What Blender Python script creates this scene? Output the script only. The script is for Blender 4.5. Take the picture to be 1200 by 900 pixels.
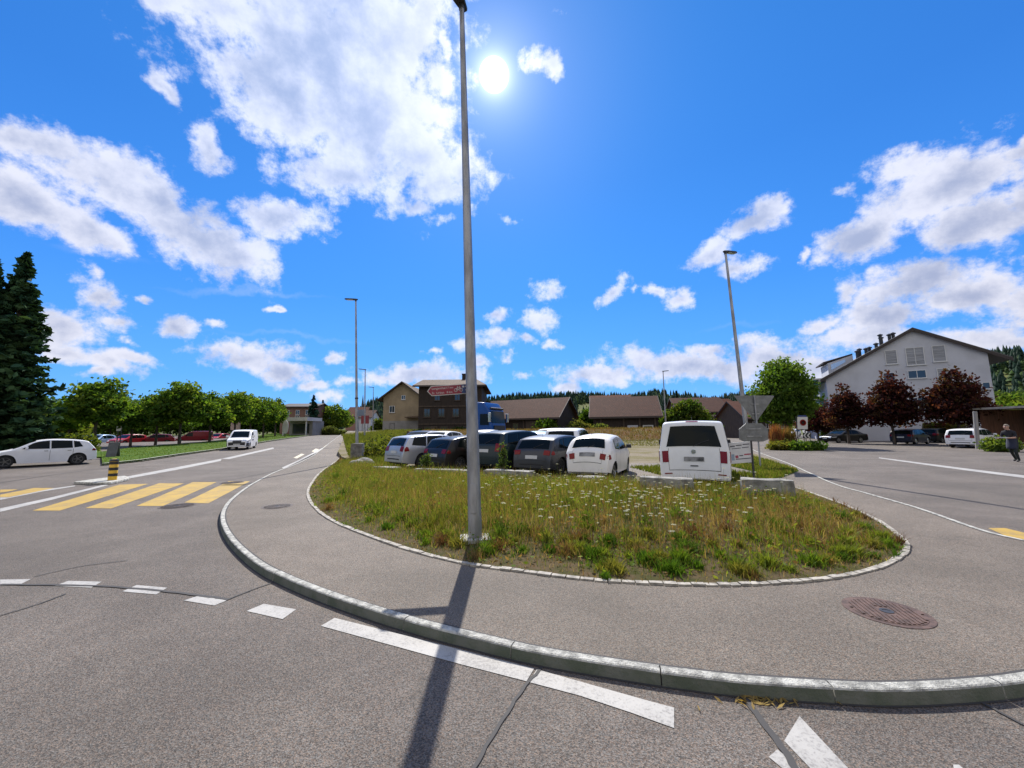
import bpy, bmesh, math, random
import numpy as np
from mathutils import Vector, Matrix

random.seed(7)
RNG = np.random.default_rng(11)
for o in list(bpy.data.objects):
    bpy.data.objects.remove(o)
SC = bpy.context.scene
COL = SC.collection
R = math.radians

# ------------------------------------------------------------------ camera
F, CAM_H = 455.0, 1.7                       # focal length in pixels of a 1200 px wide picture, eye height
HOR_Y, HOR_S = 506.0, -0.011                # horizon height at x = 500 and its slope
_n = np.array([-HOR_S, 1.0, 0.0])
_n[2] = (450 - HOR_S * 600 - (HOR_Y - HOR_S * 500)) / F
_n /= np.linalg.norm(_n)
_fw = np.array([0, 0, 1.0]) - _n * _n[2]
_fw /= np.linalg.norm(_fw)
_rt = np.cross(_n, _fw)

def ray(px, py):
    d = np.array([px - 600.0, py - 450.0, F])
    d /= np.linalg.norm(d)
    return np.array([d @ _rt, d @ _fw, -(d @ _n)])

def G(px, py, z=0.0):
    r = ray(px, py)
    t = (z - CAM_H) / r[2]
    return Vector((r[0] * t, r[1] * t, z))

def P(px, py, Y):
    r = ray(px, py)
    t = Y / r[1]
    return Vector((r[0] * t, Y, CAM_H + r[2] * t))

cam = bpy.data.cameras.new('camera')
cam_o = bpy.data.objects.new('camera', cam)
COL.objects.link(cam_o)
mx = Matrix(((_rt[0], -_rt[1], -_rt[2], 0), (_fw[0], -_fw[1], -_fw[2], 0), (-_n[0], _n[1], _n[2], CAM_H), (0, 0, 0, 1)))
cam_o.matrix_world = mx
cam.sensor_fit = 'HORIZONTAL'
cam.sensor_width = 36
cam.lens = 36 * F / 1200
cam.clip_end = 5000
SC.camera = cam_o

# ------------------------------------------------------------------ exposure, sun, sky
SC.view_settings.view_transform = 'Standard'
SC.view_settings.look = 'None'
SC.view_settings.gamma = 1
EXPO = 0.68
SC.view_settings.exposure = EXPO
SKY_STR = 0.12
SC.cycles.max_bounces = 6
SC.cycles.transparent_max_bounces = 6
SC.cycles.caustics_reflective = False
SC.cycles.caustics_refractive = False

SUN_DIR = Vector(ray(579, 88)).normalized()
SUN_EL = math.asin(SUN_DIR.z)
SUN_AZ = math.atan2(SUN_DIR.x, SUN_DIR.y)
sun = bpy.data.lights.new('sun', 'SUN')
sun.energy = 4.2
sun.angle = R(0.53)
sun.color = (1.0, 0.95, 0.88)
sun_o = bpy.data.objects.new('sun', sun)
sun_o.rotation_euler = SUN_DIR.to_track_quat('Z', 'Y').to_euler()
COL.objects.link(sun_o)

class NT:
    """small helper to write node trees"""
    def __init__(s, tree):
        s.t = tree
        tree.nodes.clear()
    def n(s, typ, **kw):
        nd = s.t.nodes.new(typ)
        for k, v in kw.items():
            setattr(nd, k, v)
        return nd
    def l(s, a, b):
        s.t.links.new(a, b)
    def put(s, sock, v):
        if isinstance(v, bpy.types.NodeSocket):
            s.l(v, sock)
        else:
            sock.default_value = v
    def m(s, op, a, b=0.0, c=0.0, clamp=False):
        nd = s.n('ShaderNodeMath', operation=op, use_clamp=clamp)
        s.put(nd.inputs[0], a); s.put(nd.inputs[1], b); s.put(nd.inputs[2], c)
        return nd.outputs[0]
    def step(s, v, lo, hi, a=0.0, b=1.0):
        nd = s.n('ShaderNodeMapRange', interpolation_type='SMOOTHSTEP')
        s.put(nd.inputs[0], v)
        for i, x in enumerate((lo, hi, a, b)):
            nd.inputs[i + 1].default_value = x
        return nd.outputs[0]
    def mix(s, f, a, b, typ='MIX'):
        nd = s.n('ShaderNodeMix', data_type='RGBA', blend_type=typ)
        s.put(nd.inputs[0], f)
        for sock, v in ((nd.inputs[6], a), (nd.inputs[7], b)):
            s.put(sock, v if isinstance(v, bpy.types.NodeSocket) else (*v[:3], 1.0))
        return nd.outputs[2]
    def noise(s, vec, scale, detail=4.0, rough=0.55, dist=0.0):
        nd = s.n('ShaderNodeTexNoise')
        if vec is not None:
            s.l(vec, nd.inputs['Vector'])
        nd.inputs['Scale'].default_value = scale
        nd.inputs['Detail'].default_value = detail
        nd.inputs['Roughness'].default_value = rough
        nd.inputs['Distortion'].default_value = dist
        return nd

def stereo(px, py):
    r = ray(px, py)
    return np.array([r[0] / (1 + r[1]), r[2] / (1 + r[1])])

# cumulus clouds: (centre x, y, half length, half height, tilt in degrees, weight)
CLOUDS = [
    (380, -40, 175, 95, 0, 1.0), (380, 60, 150, 95, 10, 1.05), (270, 25, 95, 55, 25, .9), (435, 140, 120, 85, 30, 1.1), (500, 190, 78, 50, 25, 1.0),
    (330, 110, 100, 60, 40, 1.0), (455, 60, 65, 110, 0, 1.0), (400, 205, 80, 38, 10, .9), (205, 8, 45, 24, 10, .7), (495, 20, 40, 80, 0, .9), (248, 180, 24, 22, 20, .7), (515, 95, 22, 40, -5, .8),
    (332, 255, 48, 26, 5, .85), (200, 118, 14, 36, -15, .7), (300, 250, 20, 12, 0, .6),
    (50, 175, 80, 26, 18, .9), (145, 222, 90, 40, 24, 1.0), (235, 275, 85, 38, 22, 1.0), (290, 305, 52, 34, 15, .9), (190, 235, 60, 30, 30, .95),
    (40, 240, 80, 40, 12, 1.0), (110, 278, 55, 24, 16, .9), (10, 225, 50, 30, 10, .9),
    (112, 347, 30, 18, 35, .7), (102, 322, 12, 12, 20, .5), (82, 385, 46, 24, 15, .85), (95, 413, 40, 11, 8, .7), (140, 425, 55, 13, 22, .75), (165, 420, 45, 11, 12, .7), (120, 438, 30, 7, 0, .6),
    (214, 380, 24, 14, -10, .7), (150, 378, 22, 8, 10, .55), (180, 353, 12, 6, 20, .5), (165, 400, 14, 7, 10, .5),
    (290, 415, 62, 15, 2, .8), (335, 434, 45, 15, 12, .8), (325, 367, 10, 4, 5, .6), (258, 380, 9, 4, 0, .4), (392, 421, 15, 9, 0, .7), (375, 453, 22, 7, 0, .6), (412, 448, 20, 6, 0, .5),
    (490, 437, 60, 13, 0, .85), (455, 440, 30, 9, 0, .7), (550, 440, 26, 9, 0, .7), (400, 468, 20, 8, 0, .5), (300, 470, 30, 7, 0, .5),
    (582, 373, 18, 11, -10, .7), (632, 377, 23, 16, 10, .75), (642, 341, 14, 17, 10, .65), (580, 401, 24, 11, 5, .7), (618, 401, 14, 9, 0, .7), (593, 417, 11, 6, 0, .6), (512, 416, 9, 5, 0, .5), (540, 410, 12, 8, 0, .5), (560, 425, 12, 6, 0, .5), (650, 405, 10, 5, 0, .45), (610, 440, 14, 5, 0, .45),
    (710, 349, 16, 8, -20, .6), (737, 342, 9, 5, 0, .55), (766, 342, 14, 7, 10, .6), (798, 349, 19, 12, -20, .7), (720, 330, 8, 8, 0, .35),
    (832, 298, 34, 16, -32, .75), (880, 263, 42, 20, -22, .85), (907, 243, 16, 7, -15, .5), (862, 317, 26, 14, -15, .7), (937, 303, 9, 9, 0, .65), (985, 232, 14, 8, 0, .4),
    (1090, 225, 100, 46, -22, 1.05), (1005, 288, 62, 28, -18, 1.0), (1140, 255, 110, 38, -22, 1.05), (1185, 172, 62, 14, -20, .8), (1050, 205, 55, 22, -25, .85), (1200, 225, 60, 30, -10, 1.0),
    (1065, 335, 72, 28, -22, .95), (1130, 352, 95, 27, 0, 1.0), (1195, 365, 70, 30, 5, 1.0), (1030, 375, 60, 25, -8, .9), (988, 347, 16, 18, 0, .5), (1195, 302, 22, 10, -20, .5), (1010, 400, 60, 25, 0, .85),
    (900, 416, 75, 18, -4, .9), (800, 430, 120, 20, 0, .9), (705, 438, 62, 13, 0, .85), (960, 386, 26, 10, -25, .65), (940, 425, 80, 22, 0, .8), (830, 412, 50, 10, 0, .6), (745, 417, 26, 8, 0, .5), (1150, 410, 90, 18, 0, .7), (660, 450, 26, 8, 0, .5),
    (637, 90, 21, 14, 15, .75), (526, 58, 9, 32, 5, .75), (645, 20, 10, 7, 0, .3), (520, 258, 14, 8, 0, .5), (498, 243, 18, 9, 0, .6), (592, 262, 7, 5, 0, .25),
]
if True:
    W = bpy.data.worlds.new('World')
    SC.world = W
    W.use_nodes = True
    t = NT(W.node_tree)
    tc = t.n('ShaderNodeTexCoord')
    nrm = t.n('ShaderNodeVectorMath', operation='NORMALIZE')
    t.l(tc.outputs['Generated'], nrm.inputs[0])
    d = nrm.outputs[0]
    sep = t.n('ShaderNodeSeparateXYZ')
    t.l(d, sep.inputs[0])
    den = t.m('ADD', sep.outputs[1], 1.02)
    u = t.m('DIVIDE', sep.outputs[0], den)
    v = t.m('DIVIDE', sep.outputs[2], den)
    comb = t.n('ShaderNodeCombineXYZ')
    t.l(u, comb.inputs[0]); t.l(v, comb.inputs[1])
    wn = t.noise(comb.outputs[0], 9, 2, .5)
    wn2 = t.noise(comb.outputs[0], 34, 4, .6)
    wsub = t.n('ShaderNodeVectorMath', operation='SUBTRACT')
    t.l(wn.outputs['Color'], wsub.inputs[0]); wsub.inputs[1].default_value = (.5, .5, .5)
    wsub2 = t.n('ShaderNodeVectorMath', operation='SUBTRACT')
    t.l(wn2.outputs['Color'], wsub2.inputs[0]); wsub2.inputs[1].default_value = (.5, .5, .5)
    wma = t.n('ShaderNodeVectorMath', operation='MULTIPLY_ADD')
    t.l(wsub.outputs[0], wma.inputs[0]); wma.inputs[1].default_value = (.055, .04, 0); t.l(comb.outputs[0], wma.inputs[2])
    wma2 = t.n('ShaderNodeVectorMath', operation='MULTIPLY_ADD')
    t.l(wsub2.outputs[0], wma2.inputs[0]); wma2.inputs[1].default_value = (.035, .024, 0); t.l(wma.outputs[0], wma2.inputs[2])
    wp = wma2.outputs[0]
    acc = None
    wsep = t.n('ShaderNodeSeparateXYZ')
    t.l(wp, wsep.inputs[0])
    for cx, cy, rx, ry, ang, k in CLOUDS:
        c = stereo(cx, cy)
        ca, sa = math.cos(R(ang)), math.sin(R(ang))
        da = stereo(cx + rx * ca, cy + rx * sa) - c
        db = stereo(cx - ry * sa, cy + ry * ca) - c
        mp = t.n('ShaderNodeMapping', vector_type='TEXTURE')
        cv = t.n('ShaderNodeCombineXYZ')
        t.l(wsep.outputs[0], cv.inputs[0]); t.l(wsep.outputs[1], cv.inputs[1])
        if acc is not None:
            t.l(acc, cv.inputs[2])
        t.l(cv.outputs[0], mp.inputs['Vector'])
        mp.inputs['Location'].default_value = (c[0], c[1], 0)
        mp.inputs['Rotation'].default_value = (0, 0, math.atan2(da[1], da[0]))
        mp.inputs['Scale'].default_value = (np.linalg.norm(da) * 1.12, np.linalg.norm(db) * 1.12, 1e8)
        ln = t.n('ShaderNodeVectorMath', operation='LENGTH')
        t.l(mp.outputs[0], ln.inputs[0])
        val = t.m('MULTIPLY_ADD', ln.outputs['Value'], -k * 1.25, k * 1.25)
        acc = val if acc is None else t.m('MAXIMUM', acc, val)
    n1 = t.noise(comb.outputs[0], 30, 10, .66).outputs[0]
    n2 = t.noise(comb.outputs[0], 13, 8, .62).outputs[0]
    # unseen white clouds added behind the viewer to fill the shade
    nb = t.noise(d, 2.6, 7, .6).outputs[0]
    backm = t.m('MULTIPLY', t.step(sep.outputs[1], .12, -.2), t.step(sep.outputs[2], 0.0, .12))
    backd = t.m('MULTIPLY', t.m('MULTIPLY_ADD', nb, 5.0, -1.9), backm)
    dens = t.m('MAXIMUM', t.m('ADD', acc, t.m('MULTIPLY_ADD', n1, 2.7, -1.36)), t.m('ADD', backd, -.1))
    alpha = t.step(dens, -.10, .66)
    thick = t.m('MULTIPLY', t.step(t.m('ADD', acc, t.m('MULTIPLY_ADD', n2, 4.4, -2.2)), .0, 1.6), t.step(sep.outputs[1], -.1, .1))
    sky = t.n('ShaderNodeTexSky', sky_type='NISHITA')
    sky.sun_disc = False
    sky.sun_elevation = SUN_EL
    sky.sun_rotation = SUN_AZ
    sky.air_density = 1.0
    sky.dust_density = 0.2
    sky.ozone_density = 2.5
    g = 1 / (SKY_STR * 2 ** EXPO)
    ramp = t.n('ShaderNodeValToRGB')
    el = ramp.color_ramp.elements
    el[0].position = 0.0; el[0].color = (.16, .46, .95, 1)
    el[1].position = .85; el[1].color = (.012, .105, .43, 1)
    for ps, cc_ in ((.12, (.085, .355, .93, 1)), (.32, (.038, .235, .80, 1)), (.55, (.020, .155, .60, 1))):
        e_ = el.new(ps); e_.color = cc_
    t.l(sep.outputs[2], ramp.inputs[0])
    rg = t.mix(1.0, ramp.outputs[0], (g, 1.12 * g, 1.10 * g), 'MULTIPLY')
    blue = t.mix(.93, sky.outputs[0], rg)
    edge = (0.83 * g, 0.83 * g, 0.93 * g)
    core = (0.40 * g, 0.44 * g, 0.61 * g)
    ccol = t.mix(thick, edge, core)
    backc = t.mix(t.step(sep.outputs[1], .1, -.25), ccol, (.95 * g, .90 * g, .85 * g))  # brighter white for the added fill clouds out of view
    dot = t.n('ShaderNodeVectorMath', operation='DOT_PRODUCT')
    t.l(d, dot.inputs[0]); dot.inputs[1].default_value = SUN_DIR
    dt = t.m('MAXIMUM', dot.outputs['Value'], 0.0)
    halo = t.m('POWER', dt, 70.0)
    ccol = t.mix(t.m('MULTIPLY', halo, .7), backc, (1.08 * g, .98 * g, .96 * g))
    allc = t.mix(alpha, blue, ccol)
    # aureole round the sun and the thin streaks of high cloud
    glow = t.m('ADD', t.m('MULTIPLY', t.m('POWER', dt, 2000.0), .9 * g), t.m('ADD', t.m('MULTIPLY', t.m('POWER', dt, 320.0), .30 * g), t.m('MULTIPLY', t.m('POWER', dt, 40.0), .11 * g)))
    disc = t.m('MULTIPLY', t.step(dt, math.cos(R(1.8)), math.cos(R(1.0))), 7 * g)
    tot = t.m('ADD', glow, disc)
    gm = t.n('ShaderNodeCombineColor')
    for i in range(3):
        t.l(tot, gm.inputs[i])
    wide = t.m('POWER', dt, 3.0)
    wc = t.n('ShaderNodeCombineColor')
    for i, k in enumerate((.018, .12, .30)):
        t.l(t.m('MULTIPLY', wide, k * g), wc.inputs[i])
    veil = None
    for cx, cy, rx, ry, ang, k in [(300, 347, 110, 5, 5, .16), (345, 396, 110, 4, 4, .10), (120, 300, 80, 8, 5, .10), (860, 385, 60, 5, -4, .06)]:
        c = stereo(cx, cy); da = stereo(cx + rx * math.cos(R(ang)), cy + rx * math.sin(R(ang))) - c; db = stereo(cx, cy - ry) - c
        cv = t.n('ShaderNodeCombineXYZ')
        t.l(wsep.outputs[0], cv.inputs[0]); t.l(wsep.outputs[1], cv.inputs[1])
        mp = t.n('ShaderNodeMapping', vector_type='TEXTURE'); t.l(cv.outputs[0], mp.inputs['Vector'])
        mp.inputs['Location'].default_value = (c[0], c[1], 0); mp.inputs['Rotation'].default_value = (0, 0, math.atan2(da[1], da[0])); mp.inputs['Scale'].default_value = (np.linalg.norm(da), np.linalg.norm(db), 1)
        ln = t.n('ShaderNodeVectorMath', operation='LENGTH'); t.l(mp.outputs[0], ln.inputs[0])
        val = t.step(ln.outputs['Value'], 1.0, .0, 0, k)
        veil = val if veil is None else t.m('MAXIMUM', veil, val)
    allc = t.mix(veil, allc, edge)
    fin = t.mix(1.0, t.mix(1.0, allc, gm.outputs[0], 'ADD'), wc.outputs[0], 'ADD')
    bg = t.n('ShaderNodeBackground')
    bg.inputs['Strength'].default_value = SKY_STR
    t.l(fin, bg.inputs['Color'])
    out = t.n('ShaderNodeOutputWorld')
    t.l(bg.outputs[0], out.inputs['Surface'])
    W.cycles.sampling_method = 'MANUAL'
    W.cycles.sample_map_resolution = 1024

# ------------------------------------------------------------------ materials
MATS = {}
def mat(name, col=(.5, .5, .5), rough=.6, metal=0.0, var=0.0, vscale=3.0, col2=None, bump=0.0, bscale=40.0, spec=.5, coat=0.0, emit=None, stretch=None, grime=0.0):
    if name in MATS:
        return MATS[name]
    m = bpy.data.materials.new(name)
    m.use_nodes = True
    t = NT(m.node_tree)
    b = t.n('ShaderNodeBsdfPrincipled')
    o = t.n('ShaderNodeOutputMaterial')
    t.l(b.outputs[0], o.inputs[0])
    b.inputs['Roughness'].default_value = rough
    b.inputs['Metallic'].default_value = metal
    b.inputs['Specular IOR Level'].default_value = spec
    b.inputs['Coat Weight'].default_value = coat
    b.inputs['Base Color'].default_value = (*col, 1)
    tc = t.n('ShaderNodeTexCoord')
    vec = tc.outputs['Object']
    if stretch:
        mp = t.n('ShaderNodeMapping')
        t.l(vec, mp.inputs[0]); mp.inputs['Scale'].default_value = stretch
        vec = mp.outputs[0]
    if var or col2:
        n = t.noise(vec, vscale, 6, .6)
        c2 = col2 or tuple(max(0, c * (1 - var)) for c in col)
        c1 = col if col2 else tuple(c * (1 + var * .6) for c in col)
        t.l(t.mix(t.step(n.outputs[0], .35, .65), c1, c2), b.inputs['Base Color'])
    if bump:
        n = t.noise(vec, bscale, 5, .6)
        bp = t.n('ShaderNodeBump')
        bp.inputs['Strength'].default_value = bump
        bp.inputs['Distance'].default_value = .02
        t.l(n.outputs[0], bp.inputs['Height'])
        t.l(bp.outputs[0], b.inputs['Normal'])
    if emit:
        b.inputs['Emission Color'].default_value = (*emit[0], 1)
        b.inputs['Emission Strength'].default_value = emit[1]
    MATS[name] = m
    return m

def asphalt(name, base, tint2, coarse=1.0):
    m = bpy.data.materials.new(name)
    m.use_nodes = True
    t = NT(m.node_tree)
    b = t.n('ShaderNodeBsdfPrincipled'); o = t.n('ShaderNodeOutputMaterial'); t.l(b.outputs[0], o.inputs[0])
    b.inputs['Roughness'].default_value = .8
    b.inputs['Specular IOR Level'].default_value = .35
    tc = t.n('ShaderNodeTexCoord'); vec = tc.outputs['Object']
    big = t.noise(vec, .5, 6, .65).outputs[0]
    mid = t.noise(vec, 3.0, 5, .65).outputs[0]
    vor = t.n('ShaderNodeTexVoronoi'); t.l(vec, vor.inputs['Vector']); vor.inputs['Scale'].default_value = 95 * coarse
    sepc = t.n('ShaderNodeSeparateColor'); t.l(vor.outputs['Color'], sepc.inputs[0])
    fine = t.noise(vec, 60 * coarse, 3, .7).outputs[0]
    c = t.mix(t.step(big, .35, .65), tuple(x * .88 for x in base), tint2)
    c = t.mix(t.step(mid, .35, .75, 0, .35), c, tuple(x * .78 for x in base))
    g = t.m('MULTIPLY_ADD', sepc.outputs[0], 1.25, .38)
    g = t.m('MULTIPLY', g, t.m('MULTIPLY_ADD', fine, 1.3, .35))
    cc = t.n('ShaderNodeCombineColor')
    for i in range(3):
        t.l(g, cc.inputs[i])
    c = t.mix(1.0, c, cc.outputs[0], 'MULTIPLY')
    # stones of several hues
    stone = t.mix(sepc.outputs[1], (1.15, .95, .85), (.9, 1.0, 1.12))
    c = t.mix(.95, c, stone, 'MULTIPLY')
    lane = t.noise(vec, .16, 3, .5, .6).outputs[0]
    c = t.mix(t.step(lane, .42, .60, 0, .30), c, tuple(x * .62 for x in base))
    spot = t.noise(vec, 5.5, 3, .6).outputs[0]
    c = t.mix(t.step(spot, .70, .76, 0, .45), c, tuple(x * .40 for x in base))
    # oil drips and old patches
    dr = t.noise(vec, 1.1, 3, .5, 1.0).outputs[0]
    c = t.mix(t.step(dr, .66, .74, 0, .3), c, tuple(x * .45 for x in base))
    t.l(c, b.inputs['Base Color'])
    bp = t.n('ShaderNodeBump'); bp.inputs['Strength'].default_value = .55; bp.inputs['Distance'].default_value = .008
    t.l(t.m('ADD', vor.outputs['Distance'], fine), bp.inputs['Height']); t.l(bp.outputs[0], b.inputs['Normal'])
    MATS[name] = m
    return m

def paint(name, col, under=(.14, .13, .125), wear=.5):
    m = bpy.data.materials.new(name)
    m.use_nodes = True
    t = NT(m.node_tree)
    b = t.n('ShaderNodeBsdfPrincipled'); o = t.n('ShaderNodeOutputMaterial'); t.l(b.outputs[0], o.inputs[0])
    b.inputs['Roughness'].default_value = .7
    tc = t.n('ShaderNodeTexCoord'); vec = tc.outputs['Object']
    n = t.noise(vec, 45, 4, .75).outputs[0]
    big = t.noise(vec, 2.2, 5, .65).outputs[0]
    f = t.step(t.m('ADD', n, t.m('MULTIPLY', big, .6)), .98 - wear * .35, 1.12 - wear * .2)
    c = t.mix(t.m('MULTIPLY', f, .75), col, under)
    c = t.mix(t.step(big, .3, .7, 0, .4), c, tuple(x * .66 for x in col))
    pt = t.noise(vec, 9, 5, .7).outputs[0]
    c = t.mix(t.step(pt, .58, .68, 0, .5), c, under)
    t.l(c, b.inputs['Base Color'])
    bp = t.n('ShaderNodeBump'); bp.inputs['Strength'].default_value = .4; bp.inputs['Distance'].default_value = .006
    t.l(n, bp.inputs['Height']); t.l(bp.outputs[0], b.inputs['Normal'])
    MATS[name] = m
    return m

def leafmat(name, trans=.45, gain=1.0):
    m = bpy.data.materials.new(name)
    m.use_nodes = True
    t = NT(m.node_tree)
    at = t.n('ShaderNodeAttribute', attribute_name='col')
    df = t.n('ShaderNodeBsdfDiffuse'); tr = t.n('ShaderNodeBsdfTranslucent'); gl = t.n('ShaderNodeBsdfGlossy')
    gl.inputs['Roughness'].default_value = .5
    gl.inputs['Color'].default_value = (.5, .5, .5, 1)
    c2 = t.mix(1.0, at.outputs['Color'], (1.25, 1.15, .55), 'MULTIPLY')
    t.l(at.outputs['Color'], df.inputs[0]); t.l(c2, tr.inputs[0])
    mx_ = t.n('ShaderNodeMixShader'); mx_.inputs[0].default_value = trans
    t.l(df.outputs[0], mx_.inputs[1]); t.l(tr.outputs[0], mx_.inputs[2])
    m2 = t.n('ShaderNodeMixShader'); m2.inputs[0].default_value = .012
    t.l(mx_.outputs[0], m2.inputs[1]); t.l(gl.outputs[0], m2.inputs[2])
    o = t.n('ShaderNodeOutputMaterial'); t.l(m2.outputs[0], o.inputs[0])
    MATS[name] = m
    return m

M_road = asphalt('road asphalt', (.116, .101, .083), (.150, .132, .109), 1.45)
M_walk = asphalt('pavement asphalt', (.146, .126, .098), (.174, .151, .119), 1.6)
M_white = paint('white road paint', (.40, .385, .355), wear=.6)
M_yellow = paint('yellow road paint', (.44, .28, .035), wear=.62)
M_kerb = mat('granite kerb', (.46, .45, .40), .85, var=.45, vscale=11, bump=1.0, bscale=70)
M_edge = mat('pale edging stone', (.36, .33, .28), .85, var=.4, vscale=9, bump=.5, bscale=50)
M_conc = mat('weathered concrete', (.27, .26, .235), .9, var=.45, vscale=4, bump=.6, bscale=30)
M_conc_d = mat('dark weathered concrete', (.17, .16, .15), .9, var=.4, vscale=4, bump=.6, bscale=30)
M_galv = mat('galvanised steel', (.33, .33, .335), .5, .5, var=.3, vscale=7, bump=.12, bscale=90, stretch=(1, 1, .25))
M_dark = mat('dark grey metal', (.045, .046, .05), .5, .3)
M_iron = mat('cast iron', (.085, .065, .055), .65, .3, var=.35, vscale=14, bump=.3, bscale=80)
M_glass = mat('tinted glass', (.006, .009, .009), .04, 0, spec=.14)
M_glass_h = mat('house window glass', (.03, .035, .04), .06, 0, spec=.8)
M_tyre = mat('tyre rubber', (.018, .018, .018), .85)
M_rim = mat('alloy rim', (.45, .45, .46), .3, .9)
M_rim_d = mat('dark alloy rim', (.12, .12, .125), .35, .8)
M_plast = mat('black plastic', (.022, .022, .024), .55)
M_tail = mat('red lamp glass', (.19, .004, .006), .2, 0, spec=.3)
M_tail_o = mat('orange lamp glass', (.5, .12, .01), .12, 0, spec=.7)
M_head = mat('clear lamp glass', (.62, .64, .66), .08, .3, spec=.8)
M_plate = mat('number plate', (.55, .55, .53), .5)
M_chrome = mat('chrome', (.6, .6, .62), .15, 1.0)
def car_paint(name, col, metal=.0, rough=.28):
    return mat(name, col, rough, metal, var=.05, vscale=2, coat=.10, spec=.28)

# ------------------------------------------------------------------ mesh helpers
class MB:
    def __init__(s):
        s.v = []; s.f = []; s.m = []
    def add(s, vs, fs, m=0):
        k = len(s.v)
        s.v += [tuple(x) for x in vs]
        s.f += [tuple(i + k for i in f) for f in fs]
        s.m += [m] * len(fs)
    def poly(s, pts, m=0):
        s.add(pts, [tuple(range(len(pts)))], m)
    def box(s, c, d, rz=0.0, m=0, M=None, taper=1.0):
        x, y, z = d[0] / 2, d[1] / 2, d[2] / 2
        vs = []
        for k in (-1, 1):
            q = taper if k > 0 else 1.0
            for a, b in ((-1, -1), (1, -1), (1, 1), (-1, 1)):
                vs.append(Vector((a * x * q, b * y * q, k * z)))
        T = Matrix.Translation(Vector(c)) @ (M if M is not None else Matrix.Rotation(rz, 4, 'Z'))
        s.add([T @ p for p in vs], [(3, 2, 1, 0), (4, 5, 6, 7), (0, 1, 5, 4), (1, 2, 6, 5), (2, 3, 7, 6), (3, 0, 4, 7)], m)
    def tube(s, pts, rad, n=8, m=0, caps=True):
        pts = [Vector(p) for p in pts]
        if not hasattr(rad, '__len__'):
            rad = [rad] * len(pts)
        vs = []
        for i, p in enumerate(pts):
            a = pts[max(0, i - 1)]; b = pts[min(len(pts) - 1, i + 1)]
            d = (b - a).normalized()
            up = Vector((0, 0, 1)) if abs(d.z) < .95 else Vector((1, 0, 0))
            e = d.cross(up).normalized(); g = d.cross(e)
            for k in range(n):
                w = 2 * math.pi * k / n
                vs.append(p + (e * math.cos(w) + g * math.sin(w)) * rad[i])
        fs = []
        for i in range(len(pts) - 1):
            for k in range(n):
                k2 = (k + 1) % n
                fs.append((i * n + k, i * n + k2, (i + 1) * n + k2, (i + 1) * n + k))
        if caps:
            fs.append(tuple(range(n)))
            fs.append(tuple(reversed(range((len(pts) - 1) * n, len(pts) * n))))
        s.add(vs, fs, m)
    def lathe(s, prof, n=16, T=None, m=0):
        vs = []
        for r, z in prof:
            for k in range(n):
                w = 2 * math.pi * k / n
                p = Vector((r * math.cos(w), r * math.sin(w), z))
                vs.append(T @ p if T is not None else p)
        fs = []
        for i in range(len(prof) - 1):
            for k in range(n):
                k2 = (k + 1) % n
                fs.append((i * n + k, i * n + k2, (i + 1) * n + k2, (i + 1) * n + k))
        fs.append(tuple(reversed(range(n))))
        fs.append(tuple(range((len(prof) - 1) * n, len(prof) * n)))
        s.add(vs, fs, m)
    def prism(s, pts, ext, m=0):
        """polygon (list of 3d points) extruded by the vector ext"""
        n = len(pts); ext = Vector(ext)
        vs = [Vector(p) for p in pts] + [Vector(p) + ext for p in pts]
        fs = [tuple(reversed(range(n))), tuple(range(n, 2 * n))] + [(i, (i + 1) % n, n + (i + 1) % n, n + i) for i in range(n)]
        s.add(vs, fs, m)
    def grid(s, rows, m=0):
        nr, nc = len(rows), len(rows[0])
        vs = [p for r in rows for p in r]
        fs = [(i * nc + j, i * nc + j + 1, (i + 1) * nc + j + 1, (i + 1) * nc + j) for i in range(nr - 1) for j in range(nc - 1)]
        s.add(vs, fs, m)
    def strip(s, pts, w, z=None, m=0):
        """flat ribbon of width w along pts"""
        pts = [Vector(p) for p in pts]
        L, Rr = [], []
        for i, p in enumerate(pts):
            d = pts[min(len(pts) - 1, i + 1)] - pts[max(0, i - 1)]
            nn = Vector((-d.y, d.x, 0)).normalized() * (w / 2)
            L.append(p + nn); Rr.append(p - nn)
        s.grid([L, Rr], m)
    def build(s, name, mats, parent=None, smooth=False, ang=None, recalc=True, loc=None):
        me = bpy.data.meshes.new(name)
        me.from_pydata(s.v, [], s.f)
        if not isinstance(mats, (list, tuple)):
            mats = [mats]
        for x in mats:
            me.materials.append(x)
        me.polygons.foreach_set('material_index', s.m)
        if recalc:
            b = bmesh.new(); b.from_mesh(me)
            bmesh.ops.recalc_face_normals(b, faces=b.faces)
            b.to_mesh(me); b.free()
        if smooth:
            me.polygons.foreach_set('use_smooth', [True] * len(me.polygons))
            if ang:
                me.set_sharp_from_angle(angle=R(ang))
        me.update()
        ob = bpy.data.objects.new(name, me)
        COL.objects.link(ob)
        if parent is not None:
            ob.parent = parent
        if loc is not None:
            ob.location = loc
        return ob

def bevel(ob, w, seg=2):
    md = ob.modifiers.new('bevel', 'BEVEL'); md.width = w; md.segments = seg; md.limit_method = 'ANGLE'
    return ob

def tag(o, label=None, cat=None, group=None, kind=None):
    if label: o['label'] = label
    if cat: o['category'] = cat
    if group: o['group'] = group
    if kind: o['kind'] = kind
    return o

def thing(name, label, cat, loc=(0, 0, 0), rz=0.0, group=None):
    o = bpy.data.objects.new(name, None)
    o.empty_display_size = .2
    COL.objects.link(o)
    o.location = loc
    o.rotation_euler = (0, 0, rz)
    return tag(o, label, cat, group)

def structure(o):
    o['kind'] = 'structure'
    return o

def copy_tree(o, parent=None):
    c = o.copy()
    COL.objects.link(c)
    if parent is not None:
        c.parent = parent
    for ch in list(o.children):
        copy_tree(ch, c)
    return c

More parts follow.
